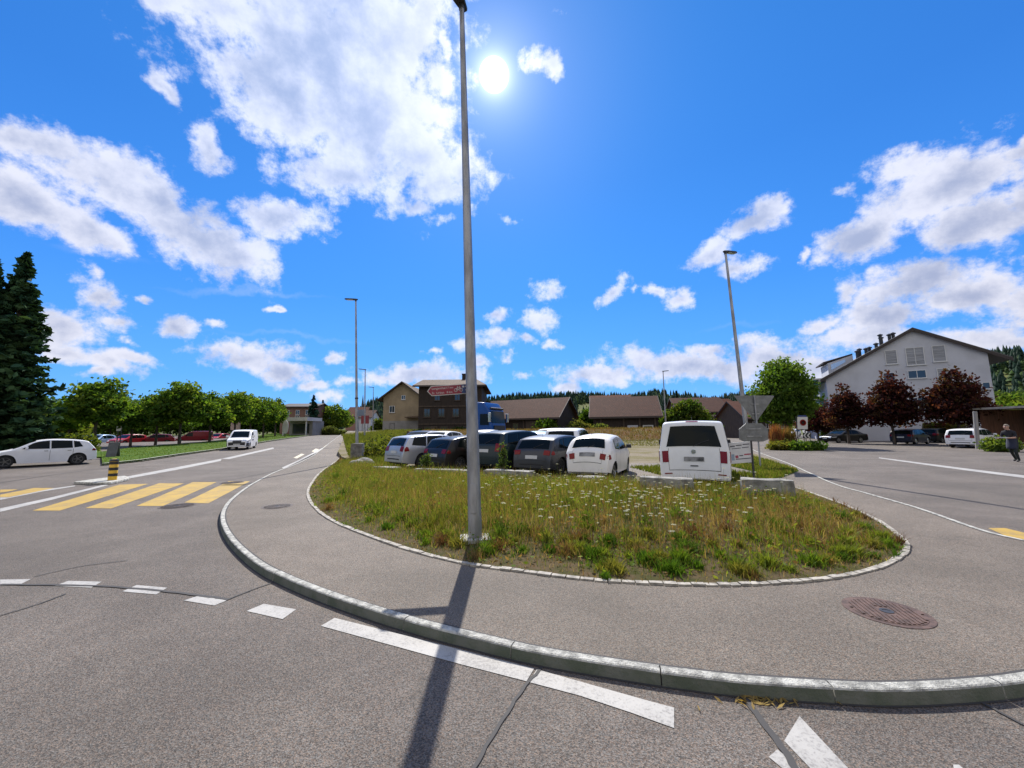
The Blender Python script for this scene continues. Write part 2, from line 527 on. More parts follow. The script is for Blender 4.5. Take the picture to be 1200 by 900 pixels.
def np_mesh(name, verts, quads, tris, cols, material, parent=None):
    """fast mesh from numpy arrays, colour per vertex"""
    me = bpy.data.meshes.new(name)
    nq, nt = len(quads), len(tris)
    me.vertices.add(len(verts)); me.vertices.foreach_set('co', np.asarray(verts, np.float32).ravel())
    loops = np.concatenate([np.asarray(quads, np.int32).ravel(), np.asarray(tris, np.int32).ravel()])
    me.loops.add(len(loops)); me.loops.foreach_set('vertex_index', loops)
    st = np.concatenate([np.arange(nq) * 4, nq * 4 + np.arange(nt) * 3]).astype(np.int32)
    me.polygons.add(nq + nt); me.polygons.foreach_set('loop_start', st)
    me.update(calc_edges=True)
    a = me.color_attributes.new('col', 'FLOAT_COLOR', 'POINT')
    cc = np.ones((len(verts), 4), np.float32); cc[:, :3] = cols
    a.data.foreach_set('color', cc.ravel())
    me.materials.append(material)
    ob = bpy.data.objects.new(name, me)
    COL.objects.link(ob)
    if parent is not None:
        ob.parent = parent
    return ob

def text_on(body, size, T, m, name, parent, align='LEFT'):
    cu = bpy.data.curves.new('t', 'FONT')
    cu.body = body; cu.size = size; cu.align_x = align; cu.resolution_u = 2
    tmp = bpy.data.objects.new('t', cu)
    me = bpy.data.meshes.new_from_object(tmp)
    bpy.data.objects.remove(tmp); bpy.data.curves.remove(cu)
    me.transform(T)
    me.name = name
    me.materials.clear(); me.materials.append(m)
    ob = bpy.data.objects.new(name, me)
    COL.objects.link(ob); ob.parent = parent
    return ob

def smooth_line(pts, n=6):
    """Catmull-Rom through 2d/3d points"""
    p = [np.array(q, float) for q in pts]
    p = [2 * p[0] - p[1]] + p + [2 * p[-1] - p[-2]]
    out = []
    for i in range(1, len(p) - 2):
        for k in range(n):
            t_ = k / n
            out.append(.5 * ((2 * p[i]) + (-p[i - 1] + p[i + 1]) * t_ + (2 * p[i - 1] - 5 * p[i] + 4 * p[i + 1] - p[i + 2]) * t_ ** 2 + (-p[i - 1] + 3 * p[i] - 3 * p[i + 1] + p[i + 2]) * t_ ** 3))
    out.append(p[-2])
    return [Vector(q) for q in out]

def inside(poly, pts):
    x, y = pts[:, 0], pts[:, 1]
    r = np.zeros(len(pts), bool)
    j = len(poly) - 1
    for i in range(len(poly)):
        xi, yi = poly[i][:2]; xj, yj = poly[j][:2]
        r ^= ((yi > y) != (yj > y)) & (x < (xj - xi) * (y - yi) / (yj - yi + 1e-12) + xi)
        j = i
    return r

def edge_dist(poly, pts):
    d = np.full(len(pts), 1e9)
    for i in range(len(poly)):
        a = np.array(poly[i][:2]); b = np.array(poly[(i + 1) % len(poly)][:2])
        ab = b - a
        t_ = np.clip(((pts - a) @ ab) / (ab @ ab + 1e-12), 0, 1)
        d = np.minimum(d, np.linalg.norm(pts - a - t_[:, None] * ab, axis=1))
    return d

# ------------------------------------------------------------------ the ground
def zt(x, y):
    d = math.hypot(x, y)
    w = min(1, max(0, (26 - x) / 12.0))
    return .018 * max(0, min(d, 260) - 32) * w

def GT(px, py, dz=0.0):
    z = 0.0
    for _ in range(25):
        p = G(px, min(py, 900), z + dz) if (HOR_Y + HOR_S * (px - 500)) < py - .3 or z + dz > CAM_H else G(px, HOR_Y + HOR_S * (px - 500) + .6, 0)
        z = .6 * z + .4 * zt(p.x, p.y)
    return Vector((p.x, p.y, zt(p.x, p.y) + dz))

def drape(name, poly, off, m, cell=3.0, skirt=0.0, zfun=None):
    """a sheet over the polygon that follows the terrain"""
    b = bmesh.new()
    b.faces.new([b.verts.new((p[0], p[1], 0)) for p in poly])
    bmesh.ops.triangulate(b, faces=b.faces)
    for _ in range(7):
        es = [e for e in b.edges if e.calc_length() > cell]
        if not es: break
        bmesh.ops.subdivide_edges(b, edges=es, cuts=1)
        bmesh.ops.triangulate(b, faces=b.faces)
    rim = [e for e in b.edges if e.is_boundary]
    for v_ in b.verts:
        v_.co.z = (zfun or zt)(v_.co.x, v_.co.y) + off
    if skirt:
        r = bmesh.ops.extrude_edge_only(b, edges=rim)
        for v_ in r['geom']:
            if isinstance(v_, bmesh.types.BMVert): v_.co.z -= skirt
    bmesh.ops.recalc_face_normals(b, faces=b.faces)
    me = bpy.data.meshes.new(name); b.to_mesh(me); b.free()
    if sum(p.normal.z for p in me.polygons) < 0: me.flip_normals()
    me.materials.append(m)
    ob = bpy.data.objects.new(name, me); COL.objects.link(ob)
    return structure(ob)

M_field = mat('meadow ground', (.075, .10, .03), .95, var=.4, vscale=.15, col2=(.13, .13, .045), spec=.08)
M_lawn = mat('lawn', (.05, .105, .012), .95, var=.4, vscale=.8, col2=(.085, .13, .018), bump=.8, bscale=30, spec=.08)
M_soil = mat('dry soil', (.105, .075, .042), .95, var=.5, vscale=6, col2=(.06, .06, .02), bump=.8, bscale=40, spec=.08)
M_gravel = mat('gravel', (.23, .195, .145), .95, vscale=.5, col2=(.16, .14, .065), bump=.9, bscale=60, spec=.08)
M_bank = mat('dry brown earth', (.14, .075, .042), .95, vscale=.6, col2=(.13, .11, .04), bump=.9, bscale=8, spec=.08)

# one sheet of land reaching the horizon, with hills far off
HILL = [(-90, 30), (-60, 24), (-42, 16), (-30, 14), (-26, 14), (-23.2, 12), (-20.5, 33), (-18.8, 37), (-14.8, 34), (-8, 33), (-4.4, 37), (0, 42), (6.3, 46), (12.4, 44), (17, 40), (20.5, 45), (23, 42), (26.8, 34), (31.6, 38), (38, 36), (45, 48), (51.9, 58), (60, 56), (90, 55)]
def hill_h(az, d):
    a = math.degrees(az)
    hs = np.interp(a, [q[0] for q in HILL], [q[1] for q in HILL])
    s = min(1, max(0, (d - 330) / 420.0)); s = s * s * (3 - 2 * s)
    return (hs - 8) * s * 1.62
mb = MB()
rings = [0, 8, 16, 24, 32, 45, 60, 80, 110, 150, 200, 260, 330, 380, 430, 480, 530, 580, 640, 700, 760, 850, 1100, 1600, 2600]
NA = 144
rows = []
for d in rings:
    row = []
    for k in range(NA + 1):
        a = 2 * math.pi * k / NA - math.pi
        x, y = d * math.sin(a), d * math.cos(a)
        row.append((x, y, zt(x, y) - .35 + hill_h(a if abs(a) < math.pi / 2 else math.copysign(math.pi / 2, a), d)))
    rows.append(row)
mb.grid(rows)
structure(mb.build('ground', M_field, smooth=True))
def land_z(x, y):
    a = math.atan2(x, y)
    return zt(x, y) - .35 + hill_h(a, math.hypot(x, y))

# asphalt of the junction, the side road and the yards
drape('road', [(-75, -30), (75, -30), (75, 95), (-75, 95)], 0.0, M_road, cell=4.0)

# raised pavement round the corner
KZ = .08                                  # height of the pavement above the road
kerb_px = [(386, 523), (378, 528), (354, 541), (324, 553), (299, 566), (279, 580), (267, 593), (263.5, 606), (269, 622), (284, 640), (310, 660), (340, 675), (383, 692), (440, 711), (500, 728), (553, 741), (633, 759), (740, 776), (800, 784), (867, 791.5), (967, 798), (1040, 800.5), (1133, 796), (1200, 788)]
K = [G(x, y, KZ) for x, y in kerb_px]
far_dir = (K[0] - K[2]).normalized()
KW = [Vector((K[0].x + far_dir.x * s, K[0].y + far_dir.y * s, KZ)) for s in (120, 70, 40, 20, 8)] + K
KW += [Vector((4.14, 2.95, KZ)), Vector((5.1, 3.4, KZ)), Vector((6.05, 4.15, KZ)), Vector((6.8, 4.95, KZ))]
rl = [G(x, y, KZ) for x, y in [(1200, 639), (1150, 622), (1075, 596), (1017, 579), (971, 565), (925, 544)]]
KW += [Vector((7.17, 5.53, KZ))] + rl[1:]
rd = (rl[-1] - rl[-3]).normalized()
KW += [rl[-1] + rd * s for s in (8, 20, 40, 60)]
KW = smooth_line(KW, 6)
for p in KW: p.z = KZ
def offset(line, w):
    out = []
    for i, p in enumerate(line):
        d = line[min(len(line) - 1, i + 1)] - line[max(0, i - 1)]
        out.append(p + Vector((-d.y, d.x, 0)).normalized() * w)
    return out
KO = offset(KW, -.07)                 # outer top edge of the kerb
# (line runs far-left -> camera -> far-right, the pavement lies on its left side)
def lz(p, off): return Vector((p.x, p.y, zt(p.x, p.y) + off))
# kerb stones: profile with a rounded edge, a joint between stones
mb = MB()
acc_len, seg = 0.0, []
stones = []
for i, p in enumerate(KW):
    if i: acc_len += (KW[i] - KW[i - 1]).length
    seg.append(i)
    if acc_len > 1.0:
        stones.append(seg); seg = [i]; acc_len = 0.0
if len(seg) > 1: stones.append(seg)
for sg in stones:
    if len(sg) < 2: continue
    ln = [KW[i].copy() for i in sg]
    ln[0] = ln[0].lerp(ln[1], .004 / max(.01, (ln[1] - ln[0]).length)); ln[-1] = ln[-1].lerp(ln[-2], .004 / max(.01, (ln[-1] - ln[-2]).length))
    dz = random.uniform(-.003, .003); dw = random.uniform(-.003, .003)
    allr = []
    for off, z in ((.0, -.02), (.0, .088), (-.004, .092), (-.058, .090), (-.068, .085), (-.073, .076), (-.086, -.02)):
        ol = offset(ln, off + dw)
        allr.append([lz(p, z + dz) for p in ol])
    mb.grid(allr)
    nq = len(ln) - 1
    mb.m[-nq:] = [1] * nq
    a0 = len(mb.v) - 7 * len(ln)
    n_ = len(ln)
    mb.f.append(tuple(a0 + r * n_ for r in range(7))); mb.m.append(0)
    mb.f.append(tuple(a0 + r * n_ + n_ - 1 for r in range(7))[::-1]); mb.m.append(0)
structure(mb.build('kerb', [M_kerb, mat('kerb face with painted shade', (.135, .14, .115), .9, vscale=5, col2=(.085, .10, .07), bump=.5, bscale=50)]))  # outer face painted darker and greener to imitate its shade
drape('pavement', [p[:2] for p in KW], KZ, M_walk, cell=2.5)
# dark joint between the pavement and the kerb
M_joint = mat('bitumen joint', (.045, .042, .04), .8)
mb = MB(); mb.strip([lz(p, KZ + .004) for p in offset(KW, .012)], .022)
structure(mb.build('pavement_joint', M_joint))
# gutter shadow line painted as a dark strip at the foot of the kerb
mb = MB(); mb.strip([lz(p, .004) for p in offset(KW, -.092)], .02)
structure(mb.build('gutter_shadow_line', M_joint))

# the grass island
isl_px = [(412, 521), (398, 537), (378, 552), (365, 568), (361.5, 580), (369, 594), (388, 609), (420, 623), (470, 641), (540, 659.5), (600, 668), (680, 678), (760, 683.5), (840, 685.5), (900, 683.5), (960, 679), (1010, 670), (1042, 659), (1060, 645), (1056, 632), (1032, 613), (1000, 597), (967, 584), (933, 572)]
IS = smooth_line([G(x, y, KZ) for x, y in isl_px], 5)
back = [Vector((7.01, 9.56, KZ)), Vector((5.74, 9.77, KZ)), Vector((3.51, 10.94, KZ)), Vector((1.06, 12.11, KZ)), Vector((-2.12, 14.02, KZ)), Vector((-4.78, 15.62, KZ)), Vector((-7.01, 18.59, KZ)), Vector((-8.50, 21.25, KZ))]
ISL = [p.copy() for p in IS] + back
isl2 = [tuple(p[:2]) for p in ISL]
fr2 = [tuple(p[:2]) for p in IS]
def isl_z(x, y):
    d = edge_dist_line(IS, x, y)
    s = min(1, d / 1.6); s = s * s * (3 - 2 * s)
    return KZ + .09 * s
_ISa = np.array([p[:2] for p in IS])
def edge_dist_line(line, x, y):
    a = _ISa[:-1]; b = _ISa[1:]; ab = b - a; q = np.array((x, y))
    t_ = np.clip(((q - a) * ab).sum(1) / ((ab * ab).sum(1) + 1e-12), 0, 1)
    return float(np.linalg.norm(q - a - t_[:, None] * ab, axis=1).min())
drape('verge_soil', isl2, .012, M_soil, cell=.5, zfun=isl_z, skirt=.25)
# pale edging stones round it
mb = MB()
ln = IS; L0 = 0
for i in range(len(ln) - 1):
    a, b = ln[i], ln[i + 1]
    if (b - a).length < .02: continue
    d = (b - a).normalized(); nn = Vector((-d.y, d.x, 0))
    w = .07 * random.uniform(.85, 1.15)
    q = [a + d * .006 - nn * w * .7, b - d * .004 - nn * w * .7, b - d * .004 + nn * w * .3, a + d * .006 + nn * w * .3]
    h = KZ + .018 + random.uniform(-.004, .006)
    mb.prism([(p.x, p.y, zt(p.x, p.y) + KZ - .02) for p in q], (0, 0, h - KZ + .02))
structure(mb.build('edging_stones', M_edge))

# gravel car park behind
lot = [(-8.71, 21.46), (-7.01, 18.70), (-4.78, 15.73), (-2.12, 14.13), (1.06, 12.22), (3.51, 11.05), (5.74, 9.88), (7.22, 9.56), (9.14, 12.75), (12.96, 19.12), (17.00, 31.88), (23.38, 59.50), (-21.25, 63.75), (-24.44, 57.38), (-12.75, 28.69), (-10.62, 24.44)]
def lot_z(x, y): return zt(x, y) + .045 + .03 * max(0, y - 18)
drape('gravel_lot', lot, .0, M_gravel, cell=2.0, zfun=lot_z, skirt=.3)
bank = [(-9, 38), (0, 37), (5, 36), (12, 36), (19, 37), (24, 60), (-14, 66), (-13, 48)]
def bank_z(x, y): return lot_z(x, min(y, 37)) + .04 + 1.0 * max(0, min(1, (y - 36.2) / 4.5)) + .05 * math.sin(x * 1.7) * math.sin(y * 1.3)
drape('dry_bank', bank, .0, M_bank, cell=1.2, zfun=bank_z, skirt=1.5)
wedge = [tuple(G(x, y, KZ)[:2]) for x, y in [(936, 552), (900, 541), (880, 535), (862, 532), (850, 545), (880, 552)]]
drape('verge_lawn', wedge + [(7.65, 11.9)], .10, M_lawn, cell=1.0, skirt=.1)
# lawn with kerb along the far side of the main road
lw = [GT(x, y)[:2] for x, y in [(120, 546), (165, 541), (210, 534), (260, 527), (300, 520), (335, 514.5), (365, 510.5)]]
lawn = [tuple(p) for p in lw] + [tuple(GT(x, y)[:2]) for x, y in [(330, 509.5), (280, 514.5), (230, 519.5), (160, 525), (118, 531)]]
drape('roadside_lawn', lawn, .12, M_lawn, cell=2.5, skirt=.14)
mb = MB(); mb.strip([lz(Vector((*p, 0)), .15) for p in lw], .16); mb.strip([lz(Vector((*p, 0)), .06) for p in lw], .2)
structure(mb.build('lawn_kerb', M_kerb))
lawn2 = [(-75, 46), (-52, 38), (-30, 25.5), (-28.5, 27.5), (-50, 47), (-75, 60)]
drape('hedge_bed', lawn2, .10, M_lawn, cell=3, skirt=.12)

# ------------------------------------------------------------------ markings on the road
def mark(name, polys, m, z=.004):
    mb = MB()
    for poly in polys:
        mb.poly([lz(p, z) for p in poly])
    ob = mb.build(name, m)
    if ob.data.polygons[0].normal.z < 0: ob.data.flip_normals()
    return structure(ob)
def px_poly(pts): return [G(x, y) for x, y in pts]
mark('give_way_marking', [px_poly(q) for q in [
    [(0, 679.5), (36, 679), (22, 686), (0, 686.5)], [(64, 687), (80, 681), (119, 682), (107, 689)],
    [(143, 693.5), (160, 686), (196, 689), (183, 697)], [(215, 704), (236, 697.5), (271, 702), (251, 710)], [(289, 716.5), (309, 708), (347, 714.5), (331, 726)]]], M_white)
mark('lane_edge_marking', [px_poly([(376, 734), (392, 724.5), (470, 744), (560, 767), (626, 784), (617, 799), (540, 779), (460, 757)]),
                      px_poly([(629, 785), (700, 805), (760, 822), (790, 830), (790, 854), (740, 836), (680, 816), (620, 800)])], M_white)
mark('yield_triangle_marking', [px_poly([(901, 888), (911, 879), (937, 900), (944, 912), (930, 912)]), px_poly([(919, 869), (937, 840), (1004, 912), (960, 912)]), px_poly([(1117, 897), (1124, 897), (1140, 912), (1120, 912)])], M_white)
mark('crossing_marking', [px_poly(q) for q in [
    [(38, 598.5), (70, 598.5), (174, 567), (140, 568)], [(100, 595.5), (130, 596), (216, 566.5), (186, 566.5)], [(160, 593), (191, 593), (254, 565), (226, 565)], [(216, 589), (244, 590), (293, 564), (268, 564)]]], M_yellow)
mark('far_crossing_marking', [px_poly(q) for q in [[(0, 574), (22, 573.5), (8, 576.5), (0, 577.5)], [(0, 580), (40, 572), (64, 572), (10, 583), (0, 583)]]], M_yellow, .0068)
mark('side_crossing_marking', [px_poly([(1158, 619), (1178, 619), (1230, 632), (1230, 645), (1205, 640)])], M_yellow)
mark('centre_line_marking', [
    px_poly([(150, 561), (146, 559), (200, 549), (260, 538), (320, 527.5), (321, 528.6), (262, 539.5), (205, 551)]),
    px_poly([(0, 596), (60, 583), (126, 567), (127, 568.6), (60, 586), (0, 600)]),
    px_poly([(0, 583), (50, 574), (88, 569), (88, 570), (50, 576), (0, 586)])], M_white)
mark('side_road_line_marking', [px_poly([(1030, 536), (1100, 545), (1160, 552.5), (1250, 563), (1250, 566.5), (1160, 555), (1100, 547), (1030, 537)])], M_white)
M_yel2 = paint('faded yellow paint', (.62, .55, .40), wear=.5)
ym = []
for a, b, c, d_ in [(344, 536.5, 357, 532), (365, 529, 374, 526), (379, 524.2, 387, 521.5), (390, 520.2, 396, 518.2), (398, 517, 402, 515.4)]:
    ym.append([GT(x, y) for x, y in [(a, b), (a + 4, b + .9), (c, d_ + .5), (c - 4, d_ - .3)]])
mark('dashed_lane_marking', ym, M_yel2, .006)
mark('edge_line_marking', [[GT(x, y) for x, y in [(330, 548.2), (350, 539.4), (375, 526.6), (395, 516), (403, 511.8), (404, 512.3), (396, 516.8), (377, 527.4), (352, 540.6), (333, 549.2)]]], M_white, .006)
# sealed cracks and joints in the asphalt
def seam(pts, w):
    mb_ = MB()
    q = smooth_line([G(x, y) for x, y in pts], 6)
    for p in q:
        p.x += random.uniform(-.006, .006); p.y += random.uniform(-.006, .006)
    mb_.strip([lz(p, .0075) for p in q], w)
    return structure(mb_.build('asphalt_joint', M_joint))
seam([(0, 685.5), (60, 686), (130, 688), (190, 693), (240, 699), (268, 703)], .035)
seam([(553, 905), (585, 850), (612, 810), (634, 783)], .022)
seam([(0, 722), (40, 710), (78, 696)], .02)
seam([(270, 702), (300, 690), (320, 683)], .02)
seam([(40, 676), (95, 664), (150, 657)], .02)
seam([(0, 566), (60, 557), (130, 548), (200, 541)], .06)
seam([(230, 565), (262, 563), (290, 559), (330, 550)], .05)
seam([(872, 818), (905, 862), (935, 905)], .04)
seam([(1150, 824), (1200, 850)], .02)

# manhole covers
def manhole(px, py, r, z, label, mt):
    c = G(px, py, z)
    o = thing('manhole_cover', label, 'manhole cover', (c.x, c.y, z))
    mb_ = MB(); mb_.lathe([(r, .0), (r, .0045), (r - .044, .0045)], 40); mb_.lathe([(r - .045, .002), (r - .045, .007), (.0005, .007)], 40)
    mb_.build('cover_plate', mt, o)
    mb_ = MB()
    n_ = 15
    for k in range(n_):
        yy = (k - (n_ - 1) / 2) * (2 * r * .82 / (n_ - 1))
        hx = math.sqrt(max(0, (r - .06) ** 2 - yy ** 2))
        if abs(yy) < .05:
            mb_.box((-(hx + .09) / 2, yy, .010), (hx - .09, .022, .007)); mb_.box(((hx + .09) / 2, yy, .010), (hx - .09, .022, .007))
        else:
            mb_.box((0, yy, .010), (2 * hx, .022, .007))
    rb = mb_.build('cover_ribs', mt, o)
    mb_ = MB(); mb_.lathe([(.05, .006), (.05, .011), (.03, .011), (.03, .008), (.001, .008)], 16)
    mb_.build('lifting_hole', M_dark, o)
    o.rotation_euler = (0, 0, R(72))
    return o
M_rust = mat('rusty cast iron', (.105, .062, .048), .7, .2, var=.4, vscale=12, bump=.3, bscale=80)
manhole(1039, 717, .305, KZ, 'ribbed rusty brown manhole cover on the pavement at the bend', M_rust)
manhole(325, 593.5, .31, KZ, 'grey manhole cover set in the pavement near the lamp with concrete foot', M_iron)
manhole(208, 593, .36, .002, 'dark manhole cover on the road by the near end of yellow crossing', M_iron)
manhole(272, 565.6, .36, .002, 'dark manhole cover at the far end of the yellow crossing stripes', M_iron)

# ------------------------------------------------------------------ vehicles
def chaikin(p, keep=0):
    out = [p[0]]
    for i in range(len(p) - 1):
        a, b = np.array(p[i]), np.array(p[i + 1])
        out += [tuple(a * .75 + b * .25), tuple(a * .25 + b * .75)]
    out.append(p[-1])
    return out

class Car:
    """profile: (distance behind the nose, height) from the front bumper over the roof to the rear bumper"""
    def __init__(s, W, H, prof, wheels, belt, tumble=.24, R_=.31, sill=.2, tf=.17, tr=.10, crown=.03, round_=.07):
        s.W, s.H, s.wheels, s.belt, s.tum, s.R, s.sill, s.tf, s.tr, s.crown, s.rnd = W, H, wheels, belt, tumble, R_, sill, tf, tr, crown, round_
        p = chaikin(prof)
        q = [p[0]]
        for i in range(1, len(p)):
            a, b = np.array(p[i - 1]), np.array(p[i])
            n = max(1, int(np.linalg.norm(b - a) / .055))
            q += [tuple(a + (b - a) * k / n) for k in range(1, n + 1)]
        xs = [q[0][0]]; zs = [q[0][1]]
        for x, z in q[1:]:
            xs.append(max(x, xs[-1] + .0025)); zs.append(z)
        s.px, s.pz = np.array(xs), np.array(zs)
        s.L = s.px[-1]
        s.imax = int(np.argmax(s.pz))
    def zu(s, x): return float(np.interp(x, s.px, s.pz))
    def zl(s, x):
        z = s.sill
        if x < .5: z += .04 * (1 - x / .5)
        if s.L - x < .5: z += .10 * (1 - (s.L - x) / .5)
        for w in s.wheels:
            r = s.R + .045
            if abs(x - w) < r:
                z = max(z, s.R + math.sqrt(r * r - (x - w) ** 2))
        return z
    def hw(s, x, z):
        df, dr = x, s.L - x
        h = s.W / 2 * (1 - s.tf * max(0, 1 - df / .75) ** 2.2 - s.tr * max(0, 1 - dr / .55) ** 2.2)
        if z < s.belt:
            h -= .05 * ((s.belt - z) / s.belt) ** 2
        else:
            h -= (z - s.belt) * s.tum + .012
        dz = s.zu(x) - z
        if dz < s.rnd:
            q = max(0, dz) / s.rnd
            h -= s.rnd * (1 - math.sqrt(max(0, 1 - (1 - q) ** 2))) * .8
        return h
    def loc(s, x, y, z):
        return Vector((s.L / 2 - x, y, z))
    def body(s):
        cols = []
        for x, zu in zip(s.px, s.pz):
            zl = min(s.zl(x), zu - .05)
            top = zu - s.rnd
            zs = [zl + (top - zl) * t_ for t_ in (0, .1, .22, .34, .46, .58, .7, .82, .92, 1)] + [top + s.rnd * q for q in (.35, .65, .87, 1)]
            side = [(s.hw(x, z), z) for z in zs]
            yt = side[-1][0]
            row = [s.loc(x, y, z) for y, z in side]
            for f in (.8, .55, .28, 0, -.28, -.55, -.8):
                row.append(s.loc(x, yt * f, zu + s.crown * (1 - f * f)))
            row += [s.loc(x, -y, z) for y, z in reversed(side)]
            cols.append(row)
        mb = MB(); mb.grid(cols)
        n = len(cols[0]); m_ = len(cols)
        mb.f.append(tuple(range(n))); mb.m.append(0)
        mb.f.append(tuple(range((m_ - 1) * n, m_ * n))[::-1]); mb.m.append(0)
        return mb
    def side(s, c, off=.012, n=8, m=5, sgn=1, zmax=.055, out=None):
        """patch on the flank: corners front-bottom, front-top, rear-top, rear-bottom as (x, z)"""
        fb, ft, rt, rb = [np.array(q, float) for q in c]
        rows = []
        for i in range(n + 1):
            u = i / n
            r = []
            for j in range(m + 1):
                w = j / m
                p = (fb * (1 - u) + rb * u) * (1 - w) + (ft * (1 - u) + rt * u) * w
                z = min(p[1], s.zu(p[0]) - zmax)
                r.append(s.loc(p[0], sgn * (s.hw(p[0], z) + off), z))
            rows.append(r)
        mb = out or MB(); mb.grid(rows)
        return mb
    def at_z(s, z, rear):
        if rear:
            for i in range(len(s.pz) - 1, s.imax, -1):
                if s.pz[i] <= z < s.pz[i - 1] or s.pz[i - 1] >= z >= s.pz[i]:
                    f = (z - s.pz[i]) / (s.pz[i - 1] - s.pz[i] + 1e-9)
                    return s.px[i] + (s.px[i - 1] - s.px[i]) * f
            return s.px[s.imax]
        for i in range(1, s.imax + 1):
            if s.pz[i - 1] <= z <= s.pz[i]:
                f = (z - s.pz[i - 1]) / (s.pz[i] - s.pz[i - 1] + 1e-9)
                return s.px[i - 1] + (s.px[i] - s.px[i - 1]) * f
        return s.px[s.imax]
    def end(s, z0, z1, y0, y1, rear=True, off=.01, n=6, m=8, frac=True, out=None, y0b=None, y1b=None):
        """patch on the front / rear slope between the heights z0 and z1; y as a share of the half width"""
        rows = []
        for i in range(n + 1):
            z = z0 + (z1 - z0) * i / n
            x = s.at_z(z, rear)
            e = .02
            dx = s.at_z(z - e, rear) - s.at_z(z + e, rear)
            nx, nz = (2 * e, abs(dx))
            ln = math.hypot(nx, nz)
            ox = off * nx / ln * (1 if rear else -1); oz = off * nz / ln
            yt = s.hw(x, s.zu(x)) if frac else 1.0
            ya = y0 + ((y0b if y0b is not None else y0) - y0) * i / n
            yb = y1 + ((y1b if y1b is not None else y1) - y1) * i / n
            r = []
            for j in range(m + 1):
                f = ya + (yb - ya) * j / m
                y = f * yt
                ff = y / max(.01, s.hw(x, s.zu(x)))
                r.append(s.loc(x + ox, y, z + s.crown * (1 - ff * ff) + oz))
            rows.append(r)
        mb = out or MB(); mb.grid(rows)
        return mb

def wheel(parent, x, y, r, w, m_rim, spokes=5, hub=False):
    s = 1 if y > 0 else -1
    T = Matrix.Translation((x, y, r)) @ Matrix.Rotation(R(-90) * s, 4, 'X')
    mb = MB()
    mb.lathe([(r * .62, -w), (r * .9, -w), (r * .985, -w * .85), (r, -w * .5), (r * .985, -.02), (r * .93, 0), (r * .68, .0), (r * .66, -.02)], 24, T)
    o = mb.build('wheel', M_tyre, parent, True, 40)
    mb = MB()
    mb.lathe([(r * .67, -.03), (r * .67, -.005), (r * .62, -.006), (r * .6, -.03)], 24, T)
    if hub:
        mb.lathe([(r * .63, -.02), (r * .5, -.004), (r * .2, .002), (.001, .003)], 20, T)
    else:
        mb.lathe([(r * .6, -.09), (.001, -.09)], 16, T, 1)
        for k in range(spokes):
            a = 2 * math.pi * k / spokes
            mb.box((0, 0, 0), (r * .5, r * .14, .03), M=T @ Matrix.Translation((0, 0, -.03)) @ Matrix.Rotation(a, 4, 'Z') @ Matrix.Translation((r * .36, 0, 0)), m=0)
        mb.lathe([(r * .16, -.04), (r * .14, -.008), (.001, -.006)], 12, T)
    ob = mb.build('rim', [m_rim, M_dark], o, True, 40)
    return o

SPEC = {}
SPEC['hatch'] = dict(W=1.78, H=1.46, belt=.92, wheels=(.82, 3.40), R_=.32,
    prof=[(0, .36), (.0, .52), (.05, .66), (.22, .76), (.75, .86), (1.05, .94), (1.75, 1.36), (2.1, 1.44), (2.6, 1.46), (3.3, 1.41), (3.72, 1.33), (3.80, 1.28), (4.04, .95), (4.10, .86), (4.16, .62), (4.16, .36)],
    wins=[[(1.33, .96), (1.78, 1.33), (2.28, 1.40), (2.30, .95)], [(2.36, .95), (2.34, 1.40), (3.12, 1.37), (3.16, .97)], [(3.22, .985), (3.18, 1.36), (3.40, 1.32), (3.56, 1.03)]],
    ws=(.96, 1.37), rw=(.97, 1.27), tail=(.76, .92, .66, 3.92), head=(.56, .70, .60, .45), plate=.66)
SPEC['mini'] = dict(W=1.63, H=1.49, belt=.93, wheels=(.68, 2.98), R_=.29, tumble=.30, tf=.2, tr=.16, crown=.06, round_=.12,
    prof=[(0, .34), (0, .5), (.05, .68), (.2, .82), (.6, .93), (.78, .99), (1.35, 1.38), (1.6, 1.45), (2.0, 1.47), (2.6, 1.43), (2.95, 1.36), (3.08, 1.30), (3.38, .98), (3.46, .9), (3.54, .66), (3.54, .34)],
    wins=[[(.98, .98), (1.40, 1.34), (2.08, 1.41), (2.12, .97)], [(2.2, .97), (2.16, 1.40), (2.72, 1.33), (2.82, 1.02)]],
    ws=(1.0, 1.38), rw=(1.03, 1.31), tail=(.68, .86, .70, 3.36), head=(.62, .78, .55, .3), plate=.80)
SPEC['estate'] = dict(W=1.82, H=1.48, belt=.93, wheels=(.88, 3.60), R_=.325,
    prof=[(0, .36), (.0, .54), (.05, .68), (.25, .78), (.85, .88), (1.15, .95), (1.9, 1.36), (2.25, 1.45), (2.8, 1.48), (3.8, 1.44), (4.18, 1.38), (4.25, 1.33), (4.46, .98), (4.50, .88), (4.56, .62), (4.56, .36)],
    wins=[[(1.42, .97), (1.92, 1.34), (2.45, 1.42), (2.47, .96)], [(2.53, .96), (2.51, 1.42), (3.32, 1.41), (3.36, .97)], [(3.42, .98), (3.38, 1.40), (4.0, 1.36), (4.14, 1.04)]],
    ws=(.97, 1.38), rw=(.99, 1.32), tail=(.76, .98, .66, 4.28), head=(.58, .72, .60, .5), plate=.70)
